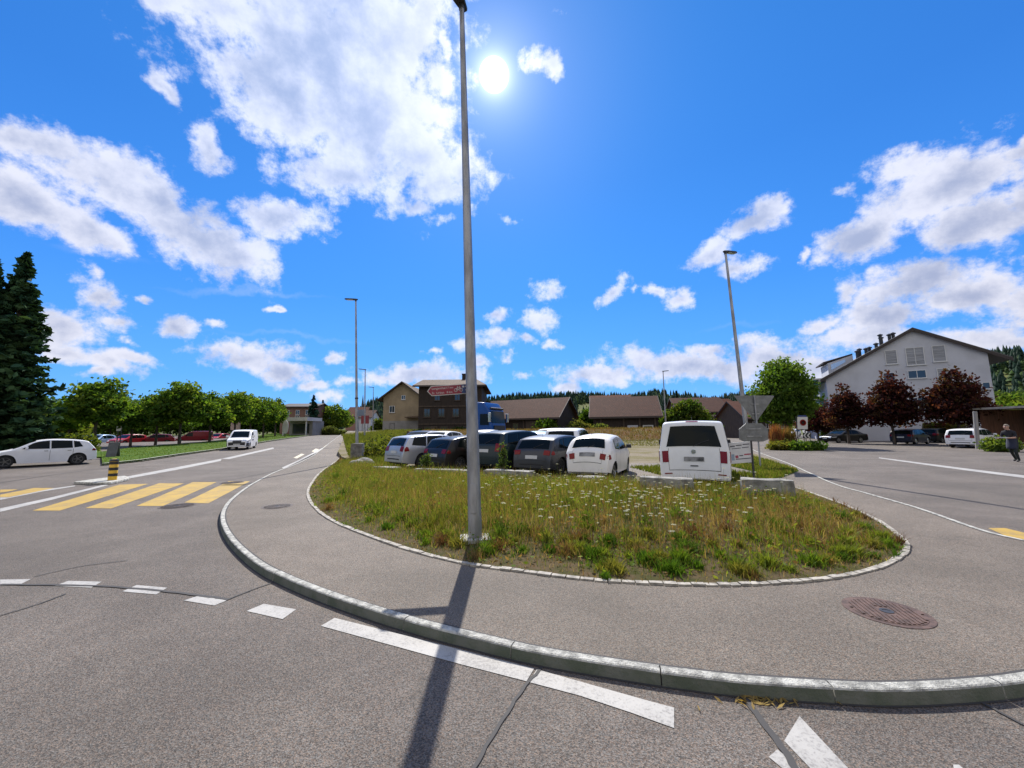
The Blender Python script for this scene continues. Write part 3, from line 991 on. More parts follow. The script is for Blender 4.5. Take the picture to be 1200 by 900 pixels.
SPEC['suv'] = dict(W=1.86, H=1.66, belt=1.04, wheels=(.88, 3.50), R_=.36, sill=.27,
    prof=[(0, .42), (.0, .66), (.05, .84), (.22, .93), (.9, 1.03), (1.12, 1.09), (1.75, 1.52), (2.05, 1.62), (2.6, 1.66), (3.6, 1.62), (4.05, 1.56), (4.12, 1.5), (4.33, 1.12), (4.38, 1.0), (4.44, .7), (4.44, .42)],
    wins=[[(1.35, 1.10), (1.80, 1.50), (2.35, 1.59), (2.37, 1.08)], [(2.43, 1.08), (2.41, 1.59), (3.22, 1.58), (3.26, 1.09)], [(3.32, 1.10), (3.28, 1.57), (3.85, 1.53), (3.98, 1.16)]],
    ws=(1.11, 1.54), rw=(1.13, 1.49), tail=(.86, 1.16, .72, 4.16), head=(.70, .86, .62, .45), plate=.86)
SPEC['minivan'] = dict(W=1.80, H=1.68, belt=1.02, wheels=(.85, 3.50), R_=.32, tumble=.2,
    prof=[(0, .36), (.0, .56), (.05, .74), (.2, .86), (.7, .98), (.9, 1.05), (1.75, 1.52), (2.1, 1.63), (2.7, 1.68), (3.7, 1.64), (4.08, 1.58), (4.15, 1.52), (4.32, 1.1), (4.36, .96), (4.40, .66), (4.40, .36)],
    wins=[[(1.15, 1.08), (1.72, 1.46), (2.35, 1.58), (2.37, 1.05)], [(2.43, 1.05), (2.41, 1.59), (3.22, 1.59), (3.26, 1.05)], [(3.32, 1.05), (3.28, 1.58), (3.95, 1.54), (4.06, 1.1)]],
    ws=(1.07, 1.54), rw=(1.1, 1.5), tail=(.9, 1.22, .76, 4.15), head=(.66, .82, .6, .45), plate=.78)
SPEC['camper'] = dict(W=1.90, H=1.97, belt=1.10, wheels=(.92, 3.92), R_=.34, tumble=.165, sill=.28, tf=.16, tr=.05, round_=.09, crown=.03,
    prof=[(0, .42), (.0, .70), (.06, .92), (.2, 1.0), (.62, 1.10), (.78, 1.16), (1.45, 1.76), (1.75, 1.90), (2.3, 1.96), (4.2, 1.96), (4.62, 1.935), (4.70, 1.88), (4.83, 1.16), (4.85, 1.05), (4.89, .60), (4.89, .40)],
    wins=[[(1.05, 1.16), (1.45, 1.66), (2.05, 1.80), (2.07, 1.12)], [(2.18, 1.12), (2.16, 1.82), (3.28, 1.83), (3.3, 1.12)], [(3.42, 1.12), (3.40, 1.83), (4.55, 1.80), (4.62, 1.12)]],
    ws=(1.18, 1.80), rw=(1.22, 1.80), tail=(.78, 1.10, .80, 4.72), head=(.76, .93, .6, .4), plate=.86)
SPEC['small_van'] = dict(W=1.79, H=1.83, belt=1.10, wheels=(.85, 3.53), R_=.31, tumble=.12, sill=.24, tr=.04, round_=.09,
    prof=[(0, .36), (.0, .58), (.05, .78), (.2, .90), (.75, 1.02), (.95, 1.08), (1.6, 1.62), (1.95, 1.76), (2.5, 1.83), (3.9, 1.82), (4.22, 1.80), (4.28, 1.74), (4.37, 1.1), (4.38, 1.0), (4.41, .6), (4.41, .36)],
    wins=[[(1.2, 1.12), (1.66, 1.58), (2.2, 1.66), (2.22, 1.08)]],
    ws=(1.10, 1.66), rw=(1.15, 1.65), tail=(.8, 1.2, .84, 4.28), head=(.68, .88, .58, .45), plate=.8)
SPEC['sedan'] = dict(W=1.80, H=1.43, belt=.92, wheels=(.85, 3.55), R_=.32,
    prof=[(0, .36), (.0, .52), (.05, .66), (.25, .75), (.95, .86), (1.2, .93), (1.95, 1.34), (2.3, 1.42), (2.7, 1.43), (3.2, 1.38), (3.9, 1.03), (4.05, .99), (4.42, .96), (4.48, .88), (4.54, .6), (4.54, .36)],
    wins=[[(1.48, .95), (1.98, 1.31), (2.45, 1.38), (2.47, .94)], [(2.53, .94), (2.51, 1.38), (3.1, 1.34), (3.45, .96)]],
    ws=(.95, 1.36), rw=(1.04, 1.36), tail=(.72, .9, .6, 4.30), head=(.54, .68, .60, .5), plate=.62)

CARS = {}
def make_car(kind, paint_m, name, label, cat, rim=None, detail=1, hub=False, plate_m=None, seam=True):
    sp = SPEC[kind]
    c = Car(sp['W'], sp['H'], sp['prof'], sp['wheels'], sp['belt'], sp.get('tumble', .24), sp.get('R_', .31), sp.get('sill', .2), sp.get('tf', .17), sp.get('tr', .10), sp.get('crown', .03), sp.get('round_', .07))
    o = thing(name, label, cat)
    c.body().build('body', paint_m, o, True, 50)
    L = c.L
    # dark underside and wheel wells
    mb = MB(); mb.box((0, 0, (c.sill + .62) / 2 + .04), (L - .35, c.W - .46, .62 - c.sill + .06)); mb.build('underbody', M_plast, o)
    z0, z1 = sp['ws']
    c.end(z0, z1, -.88, .88, rear=False, off=.012, n=8, m=10, y0b=-.86, y1b=.86).build('windscreen', M_glass, o, True)
    z0, z1 = sp['rw']
    kw = dict(y0b=-.84, y1b=.84) if kind != 'camper' else dict(y0b=-.80, y1b=.80)
    c.end(z0, z1, -.88, .88, rear=True, off=.012, n=8, m=10, **kw).build('rear_window', M_glass, o, True)
    for sgn in (1, -1):
        for w in sp['wins']:
            c.side(w, sgn=sgn).build('side_window', M_glass, o, True)
        a, b, y, xf = sp['tail']
        mb = c.end(a, b, sgn * y, sgn * 1.0, rear=True, off=.014, n=4, m=4)
        c.side([(xf, a + .03), (xf + .05, b - .02), (c.at_z(b, True), b), (c.at_z(a, True), a)], sgn=sgn, n=3, m=3, off=.014, zmax=-.02, out=mb)
        mb.build('tail_light', M_tail, o, True, 60)
        a, b, y, xf = sp['head']
        mb = c.end(a, b, sgn * y, sgn * .99, rear=False, off=.014, n=4, m=4)
        c.side([(c.at_z(a, False), a), (c.at_z(b, False), b), (xf + .1, b + .03), (xf, a + .05)], sgn=sgn, n=3, m=3, off=.012, zmax=-.02, out=mb)
        mb.build('headlight', M_head, o, True, 60)
        # mirror
        wx, wz = sp['wins'][0][0]
        mbm = MB(); k = 1.35 if kind in ('camper', 'small_van') else 1.0
        yy = sgn * (c.hw(wx + .12, c.belt) + .11 * k)
        mbm.box((L / 2 - wx - .16, yy, wz + .07 * k), (.10 * k, .19 * k, .14 * k), taper=.85)
        mbm.box((L / 2 - wx - .17, yy - sgn * .10, wz + .01), (.05, .12, .03))
        bevel(mbm.build('mirror', M_plast if kind in ('camper', 'mini') else paint_m, o), .02)
        for wx in c.wheels:
            wheel(o, L / 2 - wx, sgn * (c.W / 2 - .055), c.R, .2, rim or M_rim, 5, hub)
        if seam:
            for w in sp['wins'][:2]:
                x = w[3][0] + .03
                c.side([(x - .006, .3), (x - .006, c.belt), (x + .006, c.belt), (x + .006, .3)], sgn=sgn, n=1, m=8, off=.004).build('door_seam', M_plast, o)
                c.side([(x - .22, c.belt - .1), (x - .22, c.belt - .075), (x - .07, c.belt - .075), (x - .07, c.belt - .1)], sgn=sgn, n=2, m=1, off=.016).build('door_handle', M_plast if kind in ('camper', 'hatch') else paint_m, o)
    zp = sp['plate']
    hh = .06
    c.end(zp - hh, zp + hh, -.26, .26, rear=True, off=.02, n=1, m=2, frac=False).build('number_plate', plate_m or M_plate, o)
    c.end(.42, .52, -.26, .26, rear=False, off=.02, n=1, m=2, frac=False).build('number_plate', M_plate, o)
    # bumper insert, grille
    if kind not in ('mini', 'camper'):
        c.end(.37, .43, -.7, .7, rear=True, off=.008, n=2, m=8).build('bumper_trim', M_plast, o)
    c.end(sp['head'][0] - .02, sp['head'][1] - .03, -.5, .5, rear=False, off=.008, n=2, m=8).build('grille', M_plast, o)
    if seam:
        zt_ = sp['rw'][0] - .04
        mb = MB()
        for sgn in (1, -1):
            c.end(.56, zt_, sgn * .80, sgn * .81, rear=True, off=.005, n=8, m=1, out=mb)
        c.end(.545, .56, -.81, .81, rear=True, off=.005, n=1, m=8, out=mb)
        mb.build('tailgate_seam', M_plast, o)
        mb = MB()
        zr = sp['rw'][0]
        xw = c.at_z(zr, True)
        mb.tube([c.loc(xw + .03, 0, zr + .0 + c.crown), c.loc(c.at_z(zr + .12, True) + .03, -.25, zr + .14), c.loc(c.at_z(zr + .2, True) + .02, -.42, zr + .2)], .009, 5)
        mb.build('rear_wiper', M_plast, o)
    mb = MB(); xa = L * .78
    mb.tube([c.loc(xa, 0, c.zu(xa) + c.crown - .02), c.loc(xa + .12, 0, c.zu(xa) + .15)], .006, 5)
    mb.build('aerial', M_plast, o)
    o['L'] = c.L
    CARS[o.name] = c
    return o, c

def put_car(o, x, y, heading, z=None):
    """heading in degrees clockwise from straight ahead (+Y)"""
    h = R(heading)
    o.location = (x, y, zt(x, y) + .0 if z is None else z)
    o.rotation_euler = (0, 0, math.pi / 2 - h)

def car_by_rear(kind, paint_m, label, rear_px, rear_Y, heading, name='parked_car', cat='car', z=None, **kw):
    o, c = make_car(kind, paint_m, name, label, cat, **kw)
    r = ray(rear_px, 520)
    rx = r[0] / r[1] * rear_Y
    h = R(heading)
    put_car(o, rx + math.sin(h) * c.L / 2, rear_Y + math.cos(h) * c.L / 2, heading, lot_z(rx + math.sin(h) * c.L / 2, rear_Y + math.cos(h) * c.L / 2) + .0 if z is None else z)
    return o, c

def car_by_wheels(kind, paint_m, label, rear_px, front_px, name, cat='car', group=None, ground=GT, side=1, **kw):
    """placed by the ground points of the two wheels on the side that faces the camera (side 1: its left)"""
    o, c = make_car(kind, paint_m, name, label, cat, **kw)
    a, b = ground(*rear_px), ground(*front_px)
    d = (b - a); d.z = 0; d.normalize()
    rt = Vector((d.y, -d.x, 0))
    m_ = (a + b) / 2 + rt * (c.W / 2 - .1) * side
    mid_w = c.L / 2 - sum(c.wheels) / 2
    m_ -= d * mid_w
    put_car(o, m_.x, m_.y, math.degrees(math.atan2(d.x, d.y)))
    if group: o['group'] = group
    return o, c

P_white = car_paint('white car paint', (.80, .80, .80))
P_cream = car_paint('cream white car paint', (.78, .76, .72))
P_silver = car_paint('silver car paint', (.50, .51, .53), .45, .3)
P_black = car_paint('black car paint', (.015, .0135, .012))
P_green = car_paint('dark green car paint', (.012, .024, .028))
P_grey = car_paint('anthracite car paint', (.055, .058, .065), .35, .3)
P_pblue = car_paint('light blue car paint', (.30, .42, .58), .3, .3)
P_blue = car_paint('dark blue car paint', (.014, .017, .035))
P_red = car_paint('red car paint', (.42, .015, .02))
P_mar = car_paint('maroon car paint', (.18, .01, .02))
PLATE_B = mat('smudged number plate', (.02, .022, .024), .6, col2=(.30, .30, .30), vscale=3.0)
ROW = 'cars parked nose away in the front row of the gravel lot'
H0 = 25
van, cv = car_by_rear('camper', P_white, 'white passenger van parked rear to the verge beside the white notice board', 812, 11.2, 25, 'parked_van', 'van', plate_m=PLATE_B, hub=True, z=-.04)
# round emblem, handle bar and bumper step of the van
mb = MB()
T = Matrix.Translation(cv.loc(cv.at_z(1.06, True) + .006, 0, 1.06 + .035)) @ Matrix.Rotation(R(-88), 4, 'Y')
n_ = 24
for r0, r1 in ((.062, .052),):
    mb.lathe([(r0, 0), (r0, .012), (r1, .012), (r1, 0)], n_, T)
for pts in ([(-.032, .040), (0, .006), (.032, .040)], [(-.044, .022), (-.020, -.040), (0, -.004), (.020, -.040), (.044, .022)]):
    for a, b in zip(pts, pts[1:]):
        mb.tube([T @ Vector((a[1], a[0], .008)), T @ Vector((b[1], b[0], .008))], .006, 5)
tag(mb.build('emblem', M_chrome, van, True, 40), 'round chrome emblem on the tailgate')
mb = MB(); cv.end(.655, .685, -.10, .10, rear=True, off=.02, n=1, m=2, frac=False, out=mb); mb.build('tailgate_handle', M_plast, van)
mb = MB(); cv.end(1.905, 1.925, -.16, .16, rear=True, off=.014, n=1, m=2, frac=False, out=mb); mb.build('high_brake_light', M_tail, van)
mb = MB(); cv.end(.445, .475, -.97, -.72, rear=True, off=.014, n=1, m=2, out=mb); mb.build('rear_reflector', M_tail, van)
mb = MB(); cv.end(.445, .475, .72, .97, rear=True, off=.014, n=1, m=2, out=mb); mb.build('rear_reflector', M_tail, van)
fiat, cf = car_by_rear('mini', P_cream, 'small rounded white hatchback parked next to the white passenger van', 687, 12.96, 27, plate_m=PLATE_B)
c3, _ = car_by_rear('hatch', P_grey, 'dark grey hatchback parked between the small white car and the dark estate', 622, 14.45, 35, rim=M_rim_d)
c4, _ = car_by_rear('suv', P_green, 'tall dark green off-roader parked right behind the lamp post', 566, 15.51, 38, rim=M_rim_d)
c5, _ = car_by_rear('hatch', P_black, 'black hatchback parked just left of the lamp post beside a silver estate', 508, 16.26, 44)
c6, _ = car_by_rear('estate', P_silver, 'silver estate car at the left end of the front row', 461, 17.64, 45)
for c_ in (fiat, c3, c4, c5, c6): c_['group'] = ROW
car_by_rear('suv', P_white, 'white off-roader parked in the second row behind the small white hatchback', 656, 18.91, 22)
car_by_rear('hatch', P_pblue, 'pale blue hatchback parked in the second row behind the dark grey one', 624, 20.83, 12)
car_by_rear('estate', P_white, 'white car farthest back behind the pale blue hatchback', 640, 26.56, 30)
car_by_rear('estate', P_blue, 'dark blue estate facing the camera behind the silver estate', 512, 28.16, 195)
car_by_rear('hatch', P_white, 'white hatchback half hidden behind the black hatchback', 533, 27.09, 200)
car_by_rear('hatch', P_silver, 'silver hatchback seen behind the dark green off-roader', 556, 24.97, 24)

car_by_wheels('hatch', P_white, 'white hatchback with dark spoked wheels waiting at the left edge by the hedge', (90, 544.5), (4, 549), 'white_hatchback', side=1, rim=M_rim_d)
dv, cdv = car_by_wheels('small_van', P_white, 'white delivery van with black bumper driving towards the crossing', (302.5, 524), (286.5, 528), 'delivery_van', 'van', side=1, hub=True)
mb = MB(); cdv.end(.37, .66, -.98, .98, rear=False, off=.016, n=4, m=8, out=mb)
for sg in (1, -1): cdv.side([(.02, .3), (.02, .64), (.46, .60), (.46, .3)], sgn=sg, off=.016, out=mb)
mb.build('front_bumper', M_plast, dv, True, 50)
mb = MB(); cdv.side([(1.5, .82), (1.5, .92), (2.2, .92), (2.2, .82)], sgn=1, off=.014, out=mb); mb.build('door_lettering', mat('dark blue lettering', (.03, .05, .12), .5), dv)

# cars on the far side of the side road
car_by_wheels('estate', P_white, 'white estate car parked at the right by the round green bush', (1132, 526.5), (1185, 523), 'parked_car', side=-1)
car_by_wheels('hatch', P_blue, 'dark blue hatchback with silver hubcaps parked under the red-leaved maple', (1062, 521.5), (1098, 519.5), 'parked_car', side=-1, hub=True)
car_by_wheels('estate', P_black, 'black estate parked in front of the dark blue hatchback', (1100, 519.0), (1124, 518.0), 'parked_car', side=-1)
car_by_wheels('sedan', P_black, 'black saloon facing left beneath the leftmost red-leaved maple', (1014, 518.6), (978, 519.2), 'parked_car', side=1)
car_by_wheels('minivan', P_silver, 'silver people carrier parked behind the chevron board', (950, 512), (972, 513), 'parked_car', side=-1)
car_by_wheels('minivan', P_silver, 'silver people carrier parked beyond the backs of the road signs', (898, 509.0), (874, 509.2), 'parked_car', side=1)
car_by_wheels('hatch', P_white, 'white hatchback peeking out beside the ornamental grass', (940, 511.5), (928, 512), 'parked_car', side=1)

def yard_z(px, py, z=.35): 
    p = G(px, py, z); return p
def car_yard(kind, pm, label, a, b, z=.35, side=1, group='cars parked in the yard behind the plane trees'):
    o, c = car_by_wheels(kind, pm, label, a, b, 'parked_car', side=side, ground=lambda x, y: G(x, y, z), group=group)
    o.location.z = z - .02
    return o
car_yard('hatch', P_pblue, 'grey blue hatchback under the plane trees nearest the hedge', (128, 522), (116, 522.5), side=1)
car_yard('hatch', P_red, 'bright red hatchback parked beside the grey blue one', (163, 521.5), (150, 522), side=1)
car_yard('hatch', P_mar, 'maroon hatchback under the second plane tree', (190, 520.8), (172, 521.2), side=1)
car_yard('hatch', P_red, 'red hatchback parked right of the red van', (266, 517.6), (256, 518), side=1)
car_yard('sedan', P_black, 'black saloon parked behind the delivery van', (288, 516.8), (274, 517.2), side=1)
o_ = car_yard('small_van', P_mar, 'long dark red van parked behind the plane trunk', (238, 519.5), (212, 520), side=1)
o_['category'] = 'van'
car_by_wheels('hatch', P_white, 'white car parked far up the road on the left', (371, 507.4), (369, 508.4), 'parked_car', side=1)
car_by_wheels('hatch', P_red, 'small red car parked behind the far white one', (383, 505.6), (380, 506.4), 'parked_car', side=1)
car_by_wheels('sedan', P_grey, 'tiny grey car driving far away up the main road', (430.2, 504.2), (429, 505), 'distant_car', side=1)

# ------------------------------------------------------------------ lamp posts
def lamp(base, top_px, label, r0, r1, head_len=.65, head_az=0.0, foot=None, name='street_lamp', seglen=None, hz=None, group=None):
    """post from the ground point base to the picture point top_px (at the depth of the base)"""
    top = P(top_px[0], top_px[1], base.y) if hz is None else hz
    o = thing(name, label, 'street lamp', base)
    v = top - base
    mb = MB()
    mb.tube([v * k for k in (0, .02, .25, .5, .75, 1)], [r0, r0, r0 + (r1 - r0) * .25, (r0 + r1) / 2, r0 + (r1 - r0) * .75, r1], 16)
    mb.build('post', M_galv, o, True, 50)
    h = R(head_az)
    d = Vector((math.sin(h), math.cos(h), .12)); d.normalize()
    rt = Vector((d.y, -d.x, 0)).normalized(); up = rt.cross(d)
    def q(a, b, c): return v + d * a + rt * b + up * c
    mb = MB()
    L = head_len
    outline = [(-.12, .05), (-.12, -.05), (.1, -.10), (L * .8, -.13), (L, -.09), (L, .09), (L * .8, .13), (.1, .10)]
    mb.prism([q(a, b, -.03) for a, b in outline], up * .07)
    mb.tube([v - Vector((0, 0, .12)), v + Vector((0, 0, .04))], r1 * 1.25, 12)
    hd = mb.build('lamp_head', M_dark, o); bevel(hd, .012)
    mb = MB(); mb.prism([q(a, b, -.045) for a, b in [(.18, -.08), (L * .85, -.09), (L * .85, .09), (.18, .08)]], up * .014)
    mb.build('lamp_lens', M_head, hd)
    return o, v

pb = G(557, 634, KZ + .03)
lp, lv = lamp(pb, (542, 6), 'tall galvanised lamp post in the verge nearest the camera, with direction sign', .100, .042, .80, 205, name='street_lamp', hz=P(541, 5, 6.12))
# concrete foot plate, door and clamp bands
mb = MB(); mb.box((0, 0, .012), (.44, .36, .10), rz=.12); o_ = mb.build('foot_slab', mat('pale concrete', (.45, .44, .41), .9, var=.3, vscale=6, bump=.4), lp); bevel(o_, .01)
mb = MB(); c_ = lv * (.62 / lv.length)
mb.box((c_.x, c_.y - .108, c_.z), (.09, .012, .42)); bevel(mb.build('service_door', M_galv, lp), .004)

def lamp_z(base_px, top_px, Y, label, r0=.09, r1=.045, **kw):
    x = ray(*base_px); bx = x[0] / x[1] * Y
    b = Vector((bx, Y, zt(bx, Y)))
    return lamp(b, top_px, label, r0, r1, **kw)
l2, v2 = lamp_z((418.5, 540), (417, 351), 22.9, 'slim lamp post behind a square concrete block at the left tip of the verge', head_az=-75, head_len=.75)
mb = MB(); p_ = v2 * .38; mb.tube([p_ - v2 * .004, p_ + v2 * .004], .10, 12); mb.build('clamp', M_dark, l2)
l3, _ = lamp_z((427, 522), (428, 433), 46, 'thin lamp post standing second along the left main road', r0=.11, head_az=-75, head_len=.9)
l4, _ = lamp_z((437, 516), (437.5, 454), 64, 'farthest thin lamp post along the left main road', r0=.11, head_az=-75, head_len=.9)
l5, _ = lamp_z((880, 548), (850, 295), 17.2, 'lamp post rising behind the white notice board right of the van', r0=.10, r1=.05, head_az=62, head_len=.78)
l6, _ = lamp_z((781, 512), (777, 435), 47, 'distant lamp post between the brown barn and the white van', r0=.11, head_az=70, head_len=.8)

# square concrete block at the second lamp
def rough_box(mb, c, d, rz=0.0, chips=.03):
    b = bmesh.new()
    bmesh.ops.create_cube(b, size=1)
    bmesh.ops.subdivide_edges(b, edges=b.edges, cuts=3, use_grid_fill=True)
    T = Matrix.Translation(c) @ Matrix.Rotation(rz, 4, 'Z')
    for v_ in b.verts:
        n_ = sum(1 for k in range(3) if abs(abs(v_.co[k]) - .5) < 1e-4)
        co = Vector((v_.co.x * d[0], v_.co.y * d[1], v_.co.z * d[2]))
        if n_ >= 2:
            co *= 1 - random.uniform(.2, 1) * chips / max(d) * 2
        co += Vector((random.uniform(-1, 1), random.uniform(-1, 1), random.uniform(-1, 1))) * chips * .25
        v_.co = T @ co
    k = len(mb.v)
    mb.v += [tuple(v_.co) for v_ in b.verts]
    b.verts.index_update()
    for f in b.faces:
        mb.f.append(tuple(v_.index + k for v_ in f.verts)); mb.m.append(0)
    b.free()
def block(name, c, d, rz, label, cat, m, chips=.03, group=None):
    mb = MB(); rough_box(mb, (0, 0, d[2] / 2), d, 0, chips)
    ob = mb.build(name, m)
    ob.location = c; ob.rotation_euler = (0, 0, rz)
    return tag(ob, label, cat, group)
block('concrete_block', G(418.5, 541, .08), (.62, .5, 1.02), .1, 'tall square concrete block in front of the slim lamp post', 'concrete block', M_conc_d, .015)
# low barrier blocks along the edge of the gravel lot
BG = 'rough concrete barrier blocks along the edge of the gravel lot'
for (x0, y0), (x1, y1), h, Y0, Y1, lab in [
    ((440, 0), (466, 0), .22, 15.9, 15.3, 'low concrete block lying in front of the silver estate'),
    ((489, 0), (551, 0), .27, 14.2, 13.4, 'long pale concrete block below the black hatchback and left of the lamp post'),
    ((570, 0), (624, 0), .33, 13.0, 12.2, 'concrete block below the dark grey hatchback just right of the lamp post'),
    ((676, 0), (707, 0), .26, 11.6, 11.2, 'low white-topped block under the rear of the small white hatchback'),
    ((750, 0), (812, 0), .42, 9.85, 9.3, 'rough mossy concrete block below the left half of the white van'),
    ((866, 0), (929, 0), .45, 9.1, 8.6, 'rough concrete block below the notice board right of the white van')]:
    a = ray(x0, 550); b = ray(x1, 550)
    A = Vector((a[0] / a[1] * Y0, Y0, 0)); B = Vector((b[0] / b[1] * Y1, Y1, 0))
    m_ = (A + B) / 2; m_.z = .03
    block('barrier_block', m_, ((B - A).length, .42, h + .1), math.atan2(B.y - A.y, B.x - A.x), lab, 'barrier block', M_conc, .04, BG)
for px, Y, s_, lab in [(424, 18.6, .5, 'pale boulder beside the concrete block at the left tip'), (446, 15.7, .22, 'small pale stone in the grass left of the barrier blocks')]:
    r = ray(px, 550)
    b = bmesh.new(); bmesh.ops.create_icosphere(b, subdivisions=3, radius=1)
    for v_ in b.verts: v_.co *= 1 + .18 * math.sin(v_.co.x * 3 + v_.co.y * 4) + random.uniform(-.05, .05)
    me = bpy.data.meshes.new('boulder'); b.to_mesh(me); b.free(); me.materials.append(M_conc)
    o = bpy.data.objects.new('boulder', me); COL.objects.link(o)
    o.location = (r[0] / r[1] * Y, Y, .22); o.scale = (s_ * 1.1, s_ * .7, s_ * .55)
    tag(o, lab, 'boulder')

# ------------------------------------------------------------------ red direction sign on the near post
M_sred = mat('sign red', (.22, .012, .035), .35)
M_swhite = mat('sign white', (.55, .54, .52), .4)
M_sblue = mat('sign blue', (.015, .04, .16), .35)
M_sback = mat('sign back aluminium', (.20, .205, .21), .5, .5, var=.2, vscale=5)
Ys = 6.02
pr = P(550.5, 455.2, Ys)
pl = P(500.5, 458.6, Ys - .12)
ux = (pl - pr); Ls = ux.length; ux.normalize()
nf = Vector((ux.y, -ux.x, 0)); nf = -nf if nf.y > 0 else nf; nf.normalize()
uz = nf.cross(-ux); uz = -uz if uz.z < 0 else uz
sg = thing('direction_sign', 'red arrow-shaped cycle direction sign fixed to the near lamp post', 'direction sign', pr)
Hs = .155
def sp_(a, b, c): return ux * a + uz * b + nf * c
tip = Hs * .42
def arrow(m0, c0, th):
    mb_ = MB(); h = Hs / 2 - m0
    mb_.prism([sp_(m0, -h, c0), sp_(m0, h, c0), sp_(Ls - tip - m0 * .3, h, c0), sp_(Ls - m0 * 1.35, 0, c0), sp_(Ls - tip - m0 * .3, -h, c0)], nf * th)
    return mb_
arrow(0, -.012, .012).build('sign_board', M_swhite, sg)
arrow(.011, .0005, .003).build('red_field', M_sred, sg)
Tm = Matrix(((-ux.x, uz.x, nf.x, 0), (-ux.y, uz.y, nf.y, 0), (-ux.z, uz.z, nf.z, 0), (0, 0, 0, 1)))
def at_s(a, b, c=.0045): return Matrix.Translation(sp_(a, b, c)) @ Tm
text_on('Langenthal', .049, at_s(Ls - tip - .005, .018), M_swhite, 'town_name', sg)
text_on('17 km', .044, at_s(Ls * .56, .020), M_swhite, 'distance', sg)
text_on('St. Urban', .049, at_s(Ls - tip - .005, -.052), M_swhite, 'town_name', sg)
text_on('8 km', .044, at_s(Ls * .55, -.050), M_swhite, 'distance', sg)
mb = MB()
bx0, rr = Ls * .27, .024
def ring(cx, cz):
    n_ = 14
    pts = [sp_(cx + rr * math.cos(2 * math.pi * k / n_), cz + rr * math.sin(2 * math.pi * k / n_), .006) for k in range(n_ + 1)]
    mb.tube(pts, .004, 4)
ring(bx0 + .04, -.012); ring(bx0 - .04, -.012)
for a, b in (((.04, -.012), (.012, .03)), ((.012, .03), (-.028, .026)), ((-.028, .026), (-.04, -.012)), ((.012, .03), (0, -.012)), ((0, -.012), (-.028, .026)), ((.04, -.012), (0, -.012)), ((.02, .045), (.004, .045)), ((-.026, .026), (-.02, .046))):
    mb.tube([sp_(bx0 + a[0], a[1], .006), sp_(bx0 + b[0], b[1], .006)], .004, 4)
mb.build('bicycle_symbol', M_swhite, sg)
mb = MB(); mb.prism([sp_(.012, -Hs / 2 + .012, .004), sp_(.012, Hs / 2 - .012, .004), sp_(.128, Hs / 2 - .012, .004), sp_(.128, -Hs / 2 + .012, .004)], nf * .002)
rf = mb.build('route_field', M_sblue, sg)
for a0, a1, b0, b1 in ((.085, .115, .022, .05), (.02, .075, .03, .042), (.03, .075, -.022, -.012)):
    mb = MB(); mb.prism([sp_(a0, b0, .0065), sp_(a0, b1, .0065), sp_(a1, b1, .0065), sp_(a1, b0, .0065)], nf * .001)
    mb.build('white_mark', M_swhite, rf)
mb = MB()
for zz in (-.045, .045):
    mb.tube([sp_(-.03, zz, -.02), sp_(.12, zz, -.02)], .008, 6)
mb.build('bracket', M_galv, sg)

# ------------------------------------------------------------------ signs to the right of the van
def post(o, x, y, z0, z1, r=.03, name='post', m=None):
    mb_ = MB(); mb_.tube([(x, y, z0), (x, y, z1)], r, 10); return mb_.build(name, m or M_galv, o, True, 50)
Yt = 16.0
tl, tr_, tb = P(860, 463.5, Yt), P(908, 463.5, Yt), P(886, 495, Yt)
base = Vector((tb.x, Yt, .1))
o = thing('yield_sign', 'back of a triangular yield sign standing beside the lamp post', 'road sign', base)
mb = MB()
def rnd_poly(pts, r, n_=4):
    out = []
    for i, p in enumerate(pts):
        a, b = pts[i - 1], pts[(i + 1) % len(pts)]
        p0 = p + (a - p).normalized() * r; p1 = p + (b - p).normalized() * r
        out += [p0.lerp(p, t_).lerp(p.lerp(p1, t_), t_) for t_ in [k / n_ for k in range(n_ + 1)]]
    return out
tp = rnd_poly([tl - base, tr_ - base, tb - base], .09)
mb.prism(tp, (0, .015, 0)); mb.build('triangle_plate', M_sback, o)
mb = MB(); mb.prism([p + Vector((0, .0155, 0)) for p in tp], (0, .002, 0)); mb.build('triangle_front', mat('sign front white', (.7, .7, .7), .4), o)
post(o, 0, -.045, 0, (tl - base).z + .0, .032)
mb = MB()
for zz in ((tb - base).z + .35, (tb - base).z + .75): mb.box((0, -.02, zz), (.30, .03, .04))
mb.build('clamp_bar', M_galv, o)
oc = [P(866, 515, Yt - .1), P(866, 503, Yt - .1), P(874, 496, Yt - .1), P(892, 496, Yt - .1), P(900, 503, Yt - .1), P(900, 515, Yt - .1), P(894, 517.5, Yt - .1), P(872, 517.5, Yt - .1)]
b2 = Vector((oc[0].x * .5 + oc[4].x * .5, Yt - .1, oc[0].z))
o = tag(None or thing('sign_plate', 'grey back of a smaller plate below the yield triangle', 'road sign', b2))
mb = MB(); mb.prism([p - b2 for p in oc], (0, -.014, 0)); mb.build('plate', M_sback, o)
mb = MB()
for zz in (.12, .42): mb.box((0, -.03, zz), (.6, .03, .04))
mb.build('clamp_bar', M_galv, o)
